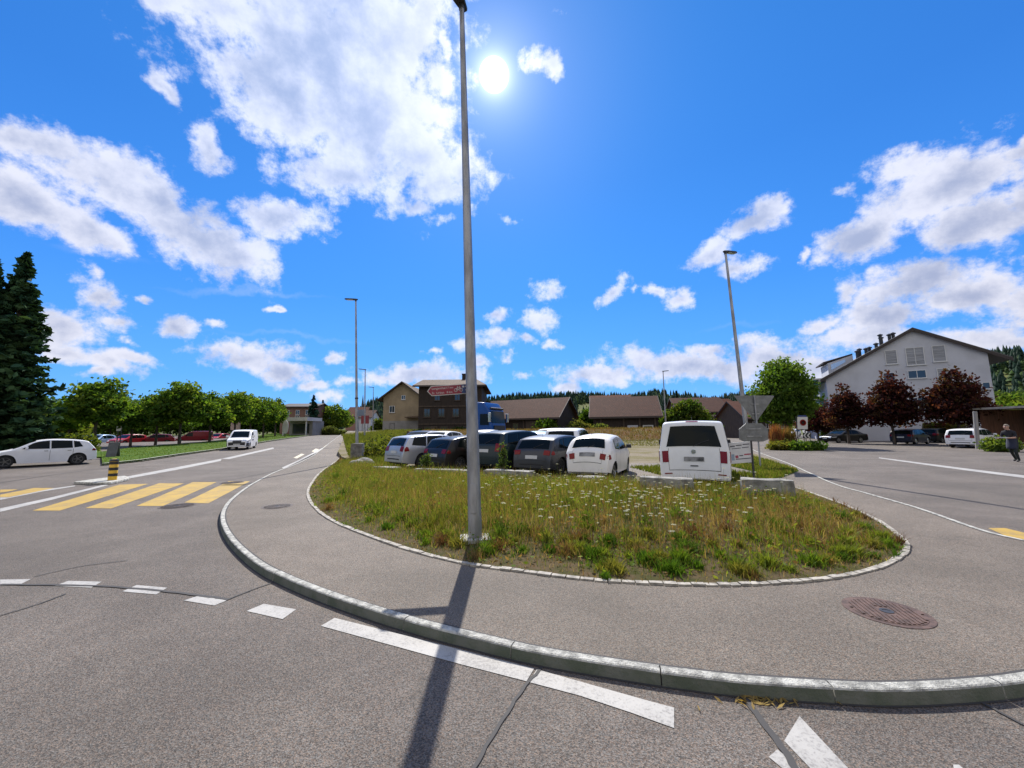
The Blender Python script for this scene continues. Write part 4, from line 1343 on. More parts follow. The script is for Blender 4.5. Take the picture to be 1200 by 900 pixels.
# white notice board on two dark posts
Yb = 11.4
q0, q1, q2, q3 = P(851.5, 519.5, Yb), P(880, 517, Yb + .05), P(881.5, 541.5, Yb + .05), P(854, 544, Yb)
bb = Vector(((q0.x + q1.x) / 2, Yb, .12))
o = thing('notice_board', 'white notice board on two thin dark posts beside the parked van', 'notice board', bb)
mb = MB(); mb.prism([q - bb for q in (q0, q1, q2, q3)], (0, .03, 0)); mb.build('board', mat('board white', (.62, .62, .63), .5, var=.1, vscale=2), o)
for a, nm in ((q0, 0), (q1, 1)):
    mb = MB(); mb.box((a.x - bb.x + (.0 if nm else -.01), .05, (a.z + .02 - bb.z) / 2 - .02), (.045, .04, a.z + .06 - bb.z)); mb.build('board_post', M_dark, o)
M_ink = mat('dark print', (.10, .10, .12), .5); M_inkr = mat('red print', (.35, .06, .10), .5)
wv, hv = (q1 - q0), (q3 - q0)
def brd(u, v): return q0 - bb + wv * u + hv * v + Vector((0, -.004, 0))
for u0, u1, v0, v1, m_ in [(.12, .32, .14, .20, M_ink), (.36, .60, .12, .17, M_ink), (.64, .92, .10, .15, M_ink), (.18, .55, .27, .30, M_ink), (.60, .88, .25, .29, M_ink), (.30, .42, .62, .75, M_inkr), (.46, .62, .62, .67, M_ink), (.66, .94, .58, .64, M_inkr), (.30, .92, .78, .82, M_ink), (.14, .26, .55, .84, mat('blue print', (.25, .33, .42), .5))]:
    mb = MB(); mb.poly([brd(u0, v0), brd(u1, v0), brd(u1, v1), brd(u0, v1)]); mb.build('print', m_, o)
# zone sign and chevron board on the side road island
Yz = 30.0
def face(o, pts, m, off, name, b):
    mb_ = MB(); mb_.prism([Vector(p) - b + Vector((0, -off, 0)) for p in pts], (0, .012, 0)); return mb_.build(name, m, o)
b = Vector((P(940, 512, Yz).x, Yz, zt(*P(940, 512, Yz)[:2])))
o = thing('zone_sign', 'white speed zone sign with red ring and 30 on grass tuft island', 'road sign', b)
face(o, [P(934.5, 503, Yz), P(934.5, 488.5, Yz), P(946.5, 488.5, Yz), P(946.5, 503, Yz)], M_swhite, 0, 'panel', b)
face(o, [P(935, 488.6, Yz), P(935, 486.6, Yz), P(945, 486.6, Yz), P(945, 488.6, Yz)], M_sblue, .001, 'top_plate', b)
cz = P(940.8, 495.2, Yz) - b
mb = MB(); T = Matrix.Translation(cz + Vector((0, -.02, 0))) @ Matrix.Rotation(R(90), 4, 'X')
mb.lathe([(.24, -.005), (.24, .01), (.15, .01), (.15, -.005)], 24, T); mb.build('red_ring', M_tail, o)
text_on('30', .22, Matrix.Translation(cz + Vector((-.13, -.03, -.08))) @ Matrix.Rotation(R(90), 4, 'X'), M_plast, 'number', o)
for dx in (-.3, .3): post(o, dx, .03, 0, (P(940, 488, Yz) - b).z, .03, m=M_dark)
b = Vector((P(946, 512, Yz - .3).x, Yz - .3, zt(*P(946, 512, Yz - .3)[:2])))
o = thing('chevron_board', 'small black board with two white chevrons below the zone sign', 'road sign', b)
q = [P(941, 513.5, Yz - .3), P(941, 507, Yz - .3), P(950.5, 507, Yz - .3), P(950.5, 513.5, Yz - .3)]
face(o, q, M_plast, 0, 'panel', b)
for u in (.05, .5):
    def cq(a, c): return (q[0].lerp(q[3], a)).lerp(q[1].lerp(q[2], a), c)
    face(o, [cq(u + .25, .05), cq(u, .5), cq(u + .25, .95), cq(u + .42, .95), cq(u + .17, .5), cq(u + .42, .05)], M_swhite, .004, 'chevron', b)
for dx in (-.22, .22): post(o, dx, .03, 0, (q[0] - b).z + .1, .025, m=M_dark)

# ------------------------------------------------------------------ traffic island, bollard, sandwich board
ip = [G(x, y) for x, y in [(86, 567.5), (118, 563), (146, 560), (152, 561.5), (150, 563.5), (130, 568), (112, 568.5)]]
mb = MB(); mb.prism([Vector((p.x, p.y, 0)) for p in ip], (0, 0, .09))
isl = mb.build('traffic_island', M_kerb); bevel(isl, .02); structure(isl)
b = G(131.5, 562.5, .09)
o = thing('bollard', 'yellow and black striped traffic bollard on the small island', 'bollard', b)
rb_, hb = .125, .70
M_by = mat('bollard yellow', (.70, .42, .03), .4); M_bk = mat('bollard black', (.02, .02, .02), .4)
mb = MB(); mb.lathe([(rb_, 0), (rb_, hb), (rb_ * .85, hb + .04), (rb_ * .4, hb + .06), (.001, hb + .06)], 20); mb.build('post', M_by, o, True, 40)
for k in range(3):
    mb = MB(); z0 = .14 + k * .21; mb.lathe([(rb_, z0), (rb_ + .004, z0), (rb_ + .004, z0 + .10), (rb_, z0 + .10)], 20); mb.build('black_band', M_bk, o, True, 40)
mb = MB(); mb.lathe([(rb_ + .004, hb - .03), (rb_ + .004, hb), (rb_ * .86, hb + .045), (.001, hb + .066)], 20); mb.build('cap', M_bk, o, True, 40)
b = GT(132, 537)
o = thing('sandwich_board', 'dark grey folding advertising board standing behind the white hatchback', 'sandwich board', b, .5)
for s_ in (-1, 1):
    mb = MB(); mb.box((0, s_ * .22, .55), (.52, .03, 1.14), M=Matrix.Rotation(R(20) * s_, 4, 'X')); mb.build('panel', mat('slate board', (.075, .08, .08), .6, var=.3), o)
mb = MB(); mb.box((0, 0, 1.08), (.54, .07, .05)); mb.build('hinge', M_galv, o)

# ------------------------------------------------------------------ buildings
def roof_mat(name, c1, c2):
    m = bpy.data.materials.new(name); m.use_nodes = True
    t = NT(m.node_tree)
    b = t.n('ShaderNodeBsdfPrincipled'); o = t.n('ShaderNodeOutputMaterial'); t.l(b.outputs[0], o.inputs[0])
    b.inputs['Roughness'].default_value = .85
    b.inputs['Specular IOR Level'].default_value = .15
    tc = t.n('ShaderNodeTexCoord'); vec = tc.outputs['Object']
    br = t.n('ShaderNodeTexBrick'); t.l(vec, br.inputs['Vector'])
    br.inputs['Scale'].default_value = 1.0
    br.inputs['Brick Width'].default_value = .22; br.inputs['Row Height'].default_value = .30; br.inputs['Mortar Size'].default_value = .02
    br.inputs['Color1'].default_value = (*c1, 1); br.inputs['Color2'].default_value = (*c2, 1); br.inputs['Mortar'].default_value = (*[x * .4 for x in c1], 1)
    n = t.noise(vec, .7, 6, .65).outputs[0]
    t.l(t.mix(t.step(n, .3, .75, 0, .6), br.outputs[0], tuple(x * .55 for x in c1)), b.inputs['Base Color'])
    bp = t.n('ShaderNodeBump'); bp.inputs['Strength'].default_value = .5; bp.inputs['Distance'].default_value = .03
    t.l(br.outputs['Fac'], bp.inputs['Height']); t.l(bp.outputs[0], b.inputs['Normal'])
    MATS[name] = m
    return m
M_tile = roof_mat('weathered brown roof tiles', (.115, .055, .038), (.085, .045, .034))
M_tile_r = roof_mat('red roof tiles', (.20, .09, .06), (.16, .08, .055))
M_tile_l = roof_mat('pale brown roof tiles', (.16, .115, .08), (.13, .095, .066))
M_wood = mat('dark weathered boards', (.028, .019, .015), .85, var=.4, vscale=3, stretch=(4, 4, .3), bump=.4, bscale=8)
M_wood2 = mat('grey brown boards', (.07, .05, .038), .85, var=.4, vscale=3, stretch=(4, 4, .3), bump=.4, bscale=8)
M_tan = mat('tan plaster', (.30, .235, .15), .9, var=.15, vscale=.8)
M_rend = mat('off white plaster', (.52, .51, .50), .9, var=.12, vscale=.5)
M_rend_b = mat('cool white plaster', (.50, .51, .56), .9, var=.10, vscale=.4)
M_wgrey = mat('grey plaster', (.26, .25, .24), .9, var=.15, vscale=.8)
M_fascia = mat('dark roof edge', (.04, .03, .028), .7)
M_frame = mat('white window frame', (.6, .6, .6), .5)
M_shut = mat('grey shutter', (.30, .31, .34), .6, stretch=(.2, .2, 14), var=.5, vscale=2)
M_shut_d = mat('dark shutter', (.025, .025, .03), .6)

def window(o, T, w, h, frame_m=None, pane_m=None, bars=1, sill=True, name='window'):
    """window in the local xz plane of T, its outer face towards -y"""
    mb = MB(); fr = .07
    for a, b, c, d in ((-w / 2, w / 2, h - fr, h), (-w / 2, w / 2, 0, fr), (-w / 2, -w / 2 + fr, fr, h - fr), (w / 2 - fr, w / 2, fr, h - fr)):
        mb.box(((a + b) / 2, -.02, (c + d) / 2), (b - a, .08, d - c))
    for k in range(bars):
        x = -w / 2 + w * (k + 1) / (bars + 1); mb.box((x, -.015, h / 2), (.06, .06, h - 2 * fr))
    if sill: mb.box((0, -.06, -.035), (w + .16, .18, .06))
    mb.v = [tuple(T @ Vector(v_)) for v_ in mb.v]
    f = mb.build(name, frame_m or M_frame, o)
    mb = MB(); mb.box((0, -.006, h / 2), (w - 2 * fr, .02, h - 2 * fr))
    mb.v = [tuple(T @ Vector(v_)) for v_ in mb.v]
    mb.build('pane', pane_m or M_glass_h, f)
    return f

def house(name, label, cat, corner, ang, L, D, z0, He, Hr, wall_m, roof_m, ov=.6, ovg=.5, hip=0.0, th=.18, gable_m=None):
    """ridge along local x, front wall at local y = 0 facing -y; heights are absolute"""
    o = thing(name, label, cat, (corner[0], corner[1], z0), R(ang))
    he, hr = He - z0, Hr - z0
    mb = MB()
    mb.box((L / 2, D / 2, he / 2 - .4), (L, D, he + .8))
    mb.build('wall', wall_m, o)
    for gx in ([.0] if hip else [.0, L - .14]):
        mb = MB(); mb.prism([(gx, .02, he - .01), (gx, D - .02, he - .01), (gx, D / 2, hr - .06)], (.14, 0, 0))
        mb.build('gable', gable_m or wall_m, o)
    sl = (hr - he) / (D / 2)
    # roof slabs with thickness
    zf = he - ov * sl
    mb = MB()
    A = [(-ovg, -ov, zf), (L + ovg, -ov, zf), (L + ovg - hip, D / 2, hr), (-ovg, D / 2, hr)]
    B = [(-ovg, D + ov, zf), (-ovg, D / 2, hr), (L + ovg - hip, D / 2, hr), (L + ovg, D + ov, zf)]
    C = [(L + ovg, -ov, zf), (L + ovg, D + ov, zf), (L + ovg - hip, D / 2, hr)] if hip else None
    for pl in (A, B, C):
        if pl: mb.prism(pl, (0, 0, th))
    mb.build('roof', [roof_m], o)
    mb = MB()
    for y in (-ov, D + ov): mb.box((L / 2, y, zf + .06), (L + 2 * ovg + .04, .06, .22))
    if not hip or True:
        for x in ([-ovg] if hip else [-ovg, L + ovg]):
            for s_ in (0, 1):
                y0, y1 = (-ov, D / 2) if s_ == 0 else (D + ov, D / 2)
                mb.prism([(x - .03, y0, zf - .04), (x - .03, y1, hr - .04), (x - .03, y1, hr + th + .01), (x - .03, y0, zf + th + .01)], (.06, 0, 0))
    mb.build('roof_edge', M_fascia, o)
    return o
def front(x, z): return Matrix.Translation((x, -.0, z))
def right(L, y, z): return Matrix.Translation((L, y, z)) @ Matrix.Rotation(R(90), 4, 'Z')
def left(y, z): return Matrix.Translation((0, y, z)) @ Matrix.Rotation(R(-90), 4, 'Z')

# big dark farmhouse behind the parked cars
Xl = ray(490, 500); Yf = 54
fx = Xl[0] / Xl[1] * Yf
o = house('farmhouse', 'large dark brown timber farmhouse with pale tiled roof behind the parked cars', 'farmhouse', (fx, Yf), 0, 8.8, 11, .3, 8.1, 9.5, M_wood, M_tile_l, ov=.7, ovg=.7, hip=1.9)
for x in (1.2, 3.2, 5.2, 7.4): window(o, front(x, 3.4), .9, 1.2, M_wood2)
for x in (1.4, 3.6, 6.6): window(o, front(x, .8), 1.0, 1.3, M_wood2)
for x in (2.6, 5.4): window(o, front(x, 5.7), .8, 1.0, M_wood2)
mb = MB(); mb.box((4.4, -.05, 2.45), (8.7, .12, .16)); mb.box((4.4, -.05, 4.9), (8.7, .12, .16)); mb.build('timber_beam', M_wood2, o)
mb = MB(); mb.box((2.2, -.04, 1.1), (.95, .06, 2.1)); mb.build('door', M_wood2, o)
mb = MB(); mb.box((5.6, 5.6, 9.4), (.5, .5, 1.5)); mb.box((5.6, 5.6, 10.2), (.62, .62, .12)); mb.build('chimney', M_wood, o)
# tan house on its left
r = ray(448.5, 500); Y = 70
o = house('tan_house', 'tan plastered house with gable to the street left of the farmhouse', 'house', (r[0] / r[1] * Y, Y + 12), -90, 12, 6.9, .6, 8.0, 10.6, M_tan, M_tile_l, ov=.9, ovg=.8)
L_ = 12
def rr_(y, z): return right(12, y, z)
window(o, rr_(1.6, 4.6), .95, 1.2, M_frame); window(o, rr_(3.6, 6.9), .7, .8); window(o, rr_(1.7, 1.2), .9, 1.5)
for y in (.95, 2.45):
    mb = MB(); mb.box((0, -.03, .75), (.5, .05, 1.5)); T = rr_(y, 1.2); mb.v = [tuple(T @ Vector(v_)) for v_ in mb.v]; mb.build('shutter', M_shut_d, o)
mb = MB(); mb.box((0, -.05, 1.4), (6.9, .1, 3.4)); T = rr_(3.45, .0); mb.v = [tuple(T @ Vector((v_[0], v_[1] + .04, v_[2]))) for v_ in mb.v]; mb.build('ground_floor', M_wgrey, o)
mb = MB(); mb.prism([(12.02, 4.3, 3.6), (12.02, 7.6, 3.6), (12.02, 7.6, 3.95), (12.02, 4.3, 3.75)], (1.6, 0, 0)); mb.build('porch_roof', M_tile_l, o)

# brown barns behind the lot
r = ray(654, 500); Y = 53
C = Vector((r[0] / r[1] * Y, Y))
a_ = 152
d_ = Vector((math.cos(R(a_)), math.sin(R(a_))))           # towards the left end
org = C + d_ * 15
o = house('barn', 'long low barn with brown tiled roof right behind the blue lorry', 'barn', tuple(org), a_ - 180, 15, 7.5, .3, 3.75, 6.3, M_wood, M_tile, ov=.7, ovg=.5)
for x in (2.5, 4.2, 6.0, 8.5): window(o, front(x, 1.4), .9, 1.1, M_wood2)
mb = MB(); mb.box((11.5, -.05, 1.4), (2.6, .1, 2.7)); mb.build('barn_door', M_wood2, o)
for x in (.5, 3.3, 6.9, 9.8, 13.2):
    mb = MB(); mb.box((x, -.06, 1.7), (.18, .14, 3.4)); mb.build('post', M_wood2, o)
r = ray(772, 500); Y = 50
C = Vector((r[0] / r[1] * Y, Y))
a_ = 166
d_ = Vector((math.cos(R(a_)), math.sin(R(a_))))
org = C + d_ * 8.2
o = house('barn', 'brown-roofed barn with open cart bay behind the white van', 'barn', tuple(org), a_ - 180, 8.2, 8.0, .3, 3.65, 6.15, M_wood, M_tile, ov=.7, ovg=.5)
for x, w, m_ in ((5.0, 1.3, M_rend_b), (6.9, 1.3, M_rend)):
    mb = MB(); mb.box((x, -.05, 1.0), (w, .08, 1.9)); mb.build('door', m_, o)
mb = MB(); mb.box((6.9, -.10, 1.55), (1.0, .04, .5)); mb.build('door_window', M_glass_h, o)
mb = MB(); mb.box((0, -.05, 1.0), (1.2, .08, 1.9)); T = right(8.2, 3.0, 0); mb.v = [tuple(T @ Vector(v_)) for v_ in mb.v]; mb.build('door', M_rend_b, o)
for x in (1.0, 3.9, 5.9, 7.8):
    mb = MB(); mb.box((x, -.06, 1.7), (.2, .14, 3.3)); mb.build('post', M_wood2, o)

def simple_house(px, Y, w, d, ze, zr, wall, roof, label, ang=0, cat='house', hip=0.0, nwin=2, name='house', z0=None):
    r = ray(px, 500)
    x = r[0] / r[1] * Y
    o = house(name, label, cat, (x, Y), ang, w, d, zt(x, Y) if z0 is None else z0, ze, zr, wall, roof, hip=hip)
    for k in range(nwin):
        window(o, front(w * (k + .7) / (nwin + .4), max(1.0, ze - zt(x, Y) - 2.0)), .9, 1.2)
    return o
simple_house(797, 78, 9, 10, 5.2, 8.1, M_wood2, M_tile, 'farm building with low brown roof behind the bushy green tree', ang=-8, cat='farm building', name='farm_building')
o = simple_house(846, 84, 6.2, 7, 5.3, 8.2, M_rend, M_tile_r, 'white house with reddish hipped roof seen above the van roof', hip=2.9, nwin=2)
mb = MB(); mb.box((1.2, -1.2, .9), (4.2, 2.2, 2.0)); mb.build('garage', M_rend, o)
mb = MB(); mb.box((1.2, -1.2, 2.0), (4.6, 2.6, .14)); mb.build('garage_roof', M_tile, o)
simple_house(874, 66, 8, 8, 3.6, 6.4, M_wood2, M_tile_r, 'low house with red brown roof partly hidden by the yield sign', ang=4, nwin=3)
simple_house(694, 120, 12, 10, 9.0, 12.5, M_wood2, M_tile_r, 'distant farmhouse roof showing between the two barns', ang=-10, cat='farmhouse', name='farmhouse', nwin=2, z0=2)
o = simple_house(328, 96, 8.0, 10, 8.2, 9.2, mat('red brown plaster', (.20, .11, .085), .9, var=.1), M_fascia, 'red brown block with dark roof far left beyond the plane trees', ang=5, cat='building', name='apartment_block', nwin=3)
for x in (1.5, 4, 6.5): window(o, front(x, 3.2), 1.1, 1.3)
r = ray(341, 500); Y = 84; x = r[0] / r[1] * Y
o = thing('shop', 'low shop with white flat canopy beside the far end of the plane trees', 'shop', (x, Y, zt(x, Y)))
mb = MB(); mb.box((1.8, 3.2, 1.5), (5.0, 5, 3.4)); mb.build('wall', M_wgrey, o)
mb = MB(); mb.box((1.7, 1.2, 3.5), (5.6, 6.4, .75)); mb.build('canopy', M_rend, o)
mb = MB(); mb.box((1.8, .66, 1.5), (3.6, .08, 2.1)); mb.build('shop_window', M_glass_h, o)
for xx in (-.7, 4.1):
    mb = MB(); mb.box((xx, -1.6, 1.5), (.22, .22, 3.3)); mb.build('column', M_rend, o)
simple_house(405, 150, 7, 9, 8.2, 11.6, mat('pale red plaster', (.30, .16, .13), .9), M_tile_r, 'distant pale red house at the far end of the main road', nwin=2)
simple_house(419, 135, 4.5, 9, 7.0, 9.4, M_rend_b, M_tile, 'distant pale grey house beside the red roadside board', nwin=1)
# church tower far off
r = ray(424.8, 480); Y = 270; x = r[0] / r[1] * Y
o = thing('church_tower', 'thin dark church spire far away above the main road', 'church tower', (x, Y, 3))
mb = MB(); mb.box((0, 0, 6), (2.6, 2.6, 13)); mb.build('tower_wall', M_wgrey, o)
mb = MB(); mb.lathe([(2.0, 12.5), (1.1, 16), (.5, 21), (.02, 25)], 8); mb.build('spire', M_dark, o)
mb = MB(); mb.box((0, -1.34, 10.6), (1.5, .05, 1.5)); mb.build('clock_face', M_rend, o)
# roadside boards far off
def board(px, py0, py1, w, Y, m_, label, name='roadside_board', cat='board'):
    a = P(px, py0, Y); b_ = P(px, py1, Y)
    z0 = zt(a.x, Y)
    o = thing(name, label, cat, (a.x, Y, z0))
    mb = MB(); mb.box((0, 0, (a.z + b_.z) / 2 - z0), (w, .1, a.z - b_.z)); mb.build('panel', m_, o)
    for s_ in (-1, 1):
        mb = MB(); mb.tube([(s_ * w * .36, .08, -.1), (s_ * w * .36, .08, a.z - z0)], .05, 8); mb.build('post', M_dark, o)
    return o
board(428, 487, 496.5, 1.5, 75, mat('red board', (.22, .03, .04), .5), 'dark red board standing far up the main road on the right')
board(424, 480, 488, 2.1, 110, mat('blue grey board', (.16, .20, .27), .5), 'blue grey board far up the main road below the church spire')
board(276.5, 493.5, 504, 1.5, 62, mat('pale pink board', (.50, .38, .34), .6, var=.2, vscale=3), 'pale pinkish information board behind the white delivery van')
board(100, 496.5, 501.5, 1.1, 44, M_wgrey, 'small grey sign below the first plane tree by the hedge', 'road_sign', 'road sign')
board(140, 499, 505, .5, 44, M_rend, 'small white sign among the plane tree trunks', 'road_sign', 'road sign')
r = ray(334.5, 500); Y = 72; x = r[0] / r[1] * Y
o = thing('oval_sign', 'white upright oval sign at the kerb near the shop', 'sign', (x, Y, zt(x, Y)))
mb = MB(); T = Matrix.Translation((0, 0, 1.9)) @ Matrix.Rotation(R(90), 4, 'X') @ Matrix.Diagonal((.55, 1.25, 1, 1)); mb.lathe([(1, -.06), (1, .06), (.001, .06)], 24, T); mb.build('panel', M_rend, o)
mb = MB(); mb.tube([(0, 0, -.2), (0, 0, .8)], .08, 8); mb.build('post', M_dark, o)
r = ray(34, 505); Y = 33; x = r[0] / r[1] * Y
o = thing('meter_cabinet', 'pale grey cabinet behind the hedge under the spruces', 'cabinet', (x, Y, .1))
mb = MB(); mb.box((0, 0, .9), (.7, .5, 1.8)); bevel(mb.build('housing', M_wgrey, o), .02)
mb = MB(); mb.box((0, 0, 1.84), (.8, .6, .08)); mb.build('lid', M_wgrey, o)
a = ray(55, 505); b_ = ray(100, 505); Y = 40
mb = MB(); A = Vector((a[0] / a[1] * Y, Y, 0)); B = Vector((b_[0] / b_[1] * Y, Y, 0))
mb.box((0, 0, .8), ((B - A).length, .25, 1.9)); ob = mb.build('garden_wall', M_wgrey); ob.location = (A + B) / 2
tag(ob, 'low grey garden wall between the hedge and the plane trees', 'wall')

# three-storey apartment house on the right
class Facade:
    def __init__(s, pxl, Yl, pxr, Yr):
        a, b = ray(pxl, 500), ray(pxr, 500)
        s.A = Vector((a[0] / a[1] * Yl, Yl, 0)); s.B = Vector((b[0] / b[1] * Yr, Yr, 0))
        s.u = (s.B - s.A).normalized(); s.n = Vector((s.u.y, -s.u.x, 0))
        s.W = (s.B - s.A).length
    def st(s, px, py):
        r = Vector(ray(px, py)); o_ = Vector((0, 0, CAM_H))
        t_ = (s.A - o_).dot(s.n) / r.dot(s.n)
        p = o_ + r * t_
        return (p - s.A).dot(s.u), p.z
    def w(s, a, z, out=0.0): return s.A + s.u * a + Vector((0, 0, z)) + s.n * out
fc = Facade(974, 50, 1171, 43)
o = thing('apartment_house', 'white three-storey apartment house with wide gable behind the red maples', 'apartment house', fc.A)
def lw_(a, z, out=0.0): return fc.w(a, z, out) - fc.A
ap = fc.st(1068, 386); el_ = fc.st(974, 440); er = fc.st(1165, 421.5); elr = fc.st(960.5, 446.5); err_ = fc.st(1185, 421)
DEP = 22.0
zL = elr[1] + (ap[1] - elr[1]) * (0 - elr[0]) / (ap[0] - elr[0]); zR = err_[1] + (ap[1] - err_[1]) * (err_[0] - fc.W) / (err_[0] - ap[0])
mb = MB(); mb.prism([lw_(0, -.6), lw_(fc.W, -.6), lw_(fc.W, zR - .07), lw_(ap[0], ap[1] - .1), lw_(0, zL - .12)], -fc.n * DEP); mb.build('wall', M_rend_b, o)
mb = MB()
def slab(p, q, th, f=.35, b=DEP + .8):
    a0, b0 = lw_(p[0], p[1], f), lw_(q[0], q[1], f)
    mb.prism([a0, b0, b0 + Vector((0, 0, th)), a0 + Vector((0, 0, th))], -fc.n * (f + b))
slab((elr[0], elr[1] - .1), (ap[0] + .0, ap[1] - .1), .28); slab((err_[0], err_[1] - .05), (ap[0] + .001, ap[1] - .1), .28)
mb.build('roof', mat('dark roof sheet', (.07, .065, .065), .6, var=.2), o)
mb = MB()
def verge(p, q):
    a0, b0 = lw_(p[0], p[1] - .25, .37), lw_(q[0], q[1] - .25, .37)
    mb.prism([a0, b0, b0 + Vector((0, 0, .32)), a0 + Vector((0, 0, .32))], fc.n * .06)
verge((elr[0], elr[1]), ap); verge((err_[0], err_[1]), (ap[0] + .001, ap[1]))
mb.build('verge_board', M_fascia, o)
ang_f = math.atan2(fc.u.y, fc.u.x)
def fwin(px0, px1, py0, py1, pane, bars=1, nm='window'):
    a, z1 = fc.st(px0, py0); b2, _ = fc.st(px1, py0); _, z0 = fc.st((px0 + px1) / 2, py1)
    T = Matrix.Translation(lw_((a + b2) / 2, z0, .0)) @ Matrix.Rotation(ang_f, 4, 'Z')
    return window(o, T, b2 - a, z1 - z0, M_frame, pane, bars, True, nm)
fwin(1036, 1050.5, 411, 427, M_shut, 0, 'shuttered_window'); fwin(1060, 1082, 408, 428, M_shut, 1, 'shuttered_window'); fwin(1091, 1107, 405.5, 424, M_shut, 0, 'shuttered_window')
fwin(1063, 1085, 434.5, 443.5, M_glass_h, 1); fwin(1097, 1112, 432, 446, M_shut, 0, 'shuttered_window'); fwin(1034, 1048, 437, 450, M_glass_h, 0)
fwin(1064, 1086, 466, 480, M_glass_h, 1); fwin(1030, 1044, 470, 486, M_shut, 0, 'shuttered_window'); fwin(1100, 1114, 466, 482, M_glass_h, 0); fwin(1150, 1160, 448, 456, M_glass_h, 0)
# balconies with green awnings on the long side
M_awn = mat('green awning', (.05, .30, .24), .7)
for z in (2.6, 5.3, 8.0):
    for k in range(3):
        s0 = 1.0 + k * 6.5
        mb = MB(); q = [lw_(0, z, -s0), lw_(-1.7, z, -s0), lw_(-1.7, z, -s0 - 5), lw_(0, z, -s0 - 5)]
        mb.prism(q, (0, 0, .18))
        q2 = [lw_(-1.62, z + .18, -s0), lw_(-1.7, z + .18, -s0), lw_(-1.7, z + .18, -s0 - 5), lw_(-1.62, z + .18, -s0 - 5)]
        mb.prism(q2, (0, 0, .85)); bal = mb.build('balcony', M_rend, o)
        if z < 8:
            mb = MB(); q = [lw_(-.02, z + 2.3, -s0), lw_(-2.0, z + 1.75, -s0), lw_(-2.0, z + 1.75, -s0 - 5), lw_(-.02, z + 2.3, -s0 - 5)]
            mb.prism(q, (0, 0, .05)); mb.build('awning', M_awn, bal)
# dormer and chimney pots on the left slope
def on_slope(f, back, dz=0.0):
    return lw_(elr[0] + (ap[0] - elr[0]) * f, elr[1] + (ap[1] - elr[1]) * f + .18 + dz, -back)
mb = MB()
p0 = on_slope(.17, 3.0); p1 = on_slope(.46, 3.0)
q = [p0 + Vector((0, 0, -.2)), p0 + Vector((0, 0, 1.5)), p1 + Vector((0, 0, .75)), p1 + Vector((0, 0, -.2))]
mb.prism(q, -fc.n * 4.5); dm = mb.build('dormer', M_rend_b, o)
mb = MB(); mb.prism([p0 + Vector((0, 0, 1.52)) - fc.u * .5, p1 + Vector((0, 0, .78)), p1 + Vector((0, 0, .95)), p0 + Vector((0, 0, 1.7)) - fc.u * .5], -fc.n * 5.0); ob = mb.build('dormer_roof', M_fascia, dm)
mb = MB(); mb.prism([p0.lerp(p1, .12) + Vector((0, 0, .35)), p0.lerp(p1, .12) + Vector((0, 0, 1.1)), p0.lerp(p1, .7) + Vector((0, 0, .75)), p0.lerp(p1, .7) + Vector((0, 0, .35))], fc.n * .03); mb.build('dormer_window', M_head, dm)
for f, b_, h in ((.50, 2.5, .9), (.55, 3.4, 1.0), (.60, 2.6, .6), (.66, 3.4, .5), (.71, 2.5, .5), (.76, 2.4, 1.3), (.79, 3.2, .9), (.86, 2.6, .7), (.90, 2.6, .6)):
    p = on_slope(f, b_)
    mb = MB(); mb.tube([p - Vector((0, 0, .3)), p + Vector((0, 0, h))], .17, 8); mb.lathe([(.28, h - .12), (.28, h), (.02, h + .14)], 8, Matrix.Translation(p)); mb.build('chimney_pot', M_dark, o)

# shelter with timber wall on the far right
A = P(1136, 500, 30); A.x += 4.6; Y = 30
o = thing('shelter', 'low open shelter with flat roof and brown boarded wall at the right edge', 'shelter', (A.x, Y, 0))
zr = P(1140, 478, 29).z
mb = MB(); mb.prism([(-.6, -1.0, zr), (9, -3.5, zr + .1), (9, 4, zr + .1), (-.6, 4, zr)], (0, 0, .16)); mb.build('roof', mat('pale shelter roof', (.32, .29, .25), .8, var=.2), o)
mb = MB(); mb.box((4.3, 3.0, zr / 2), (8.6, .15, zr - .05)); mb.build('back_wall', mat('red brown boards', (.13, .055, .03), .8, var=.4, stretch=(6, 6, .3)), o)
for xx, yy in ((.2, -.6), (3.2, -1.3), (6.2, -2.0)):
    mb = MB(); mb.box((xx, yy, zr / 2), (.16, .16, zr)); mb.build('post', M_wgrey, o)
mb = MB(); mb.box((3.9, 2.3, zr / 2), (.9, .08, zr - .3)); mb.build('door', M_wgrey, o)
b = GT(1146, 526)
o = thing('wooden_post', 'slanting grey wooden post by the kerb in front of the white estate', 'post', b)
tp = P(1142.5, 483, b.y) - b
mb = MB(); mb.tube([(0, 0, -.1), tp], [.13, .12], 8); mb.build('shaft', M_wgrey, o); mb = MB(); mb.tube([tp * .99, tp * 1.02], [.135, .10], 8); mb.build('cap', M_wgrey, o)
b = GT(1154, 527)
o = thing('marker_post', 'short pale marker post standing next to the slanting wooden post', 'post', b)
mb = MB(); mb.box((0, 0, .42), (.14, .10, .84), taper=.85); mb.build('shaft', M_rend, o); mb = MB(); mb.box((0, -.05, .62), (.08, .012, .16)); mb.build('reflector', M_dark, o)
b = Vector((36, 34, 0))
mb = MB()
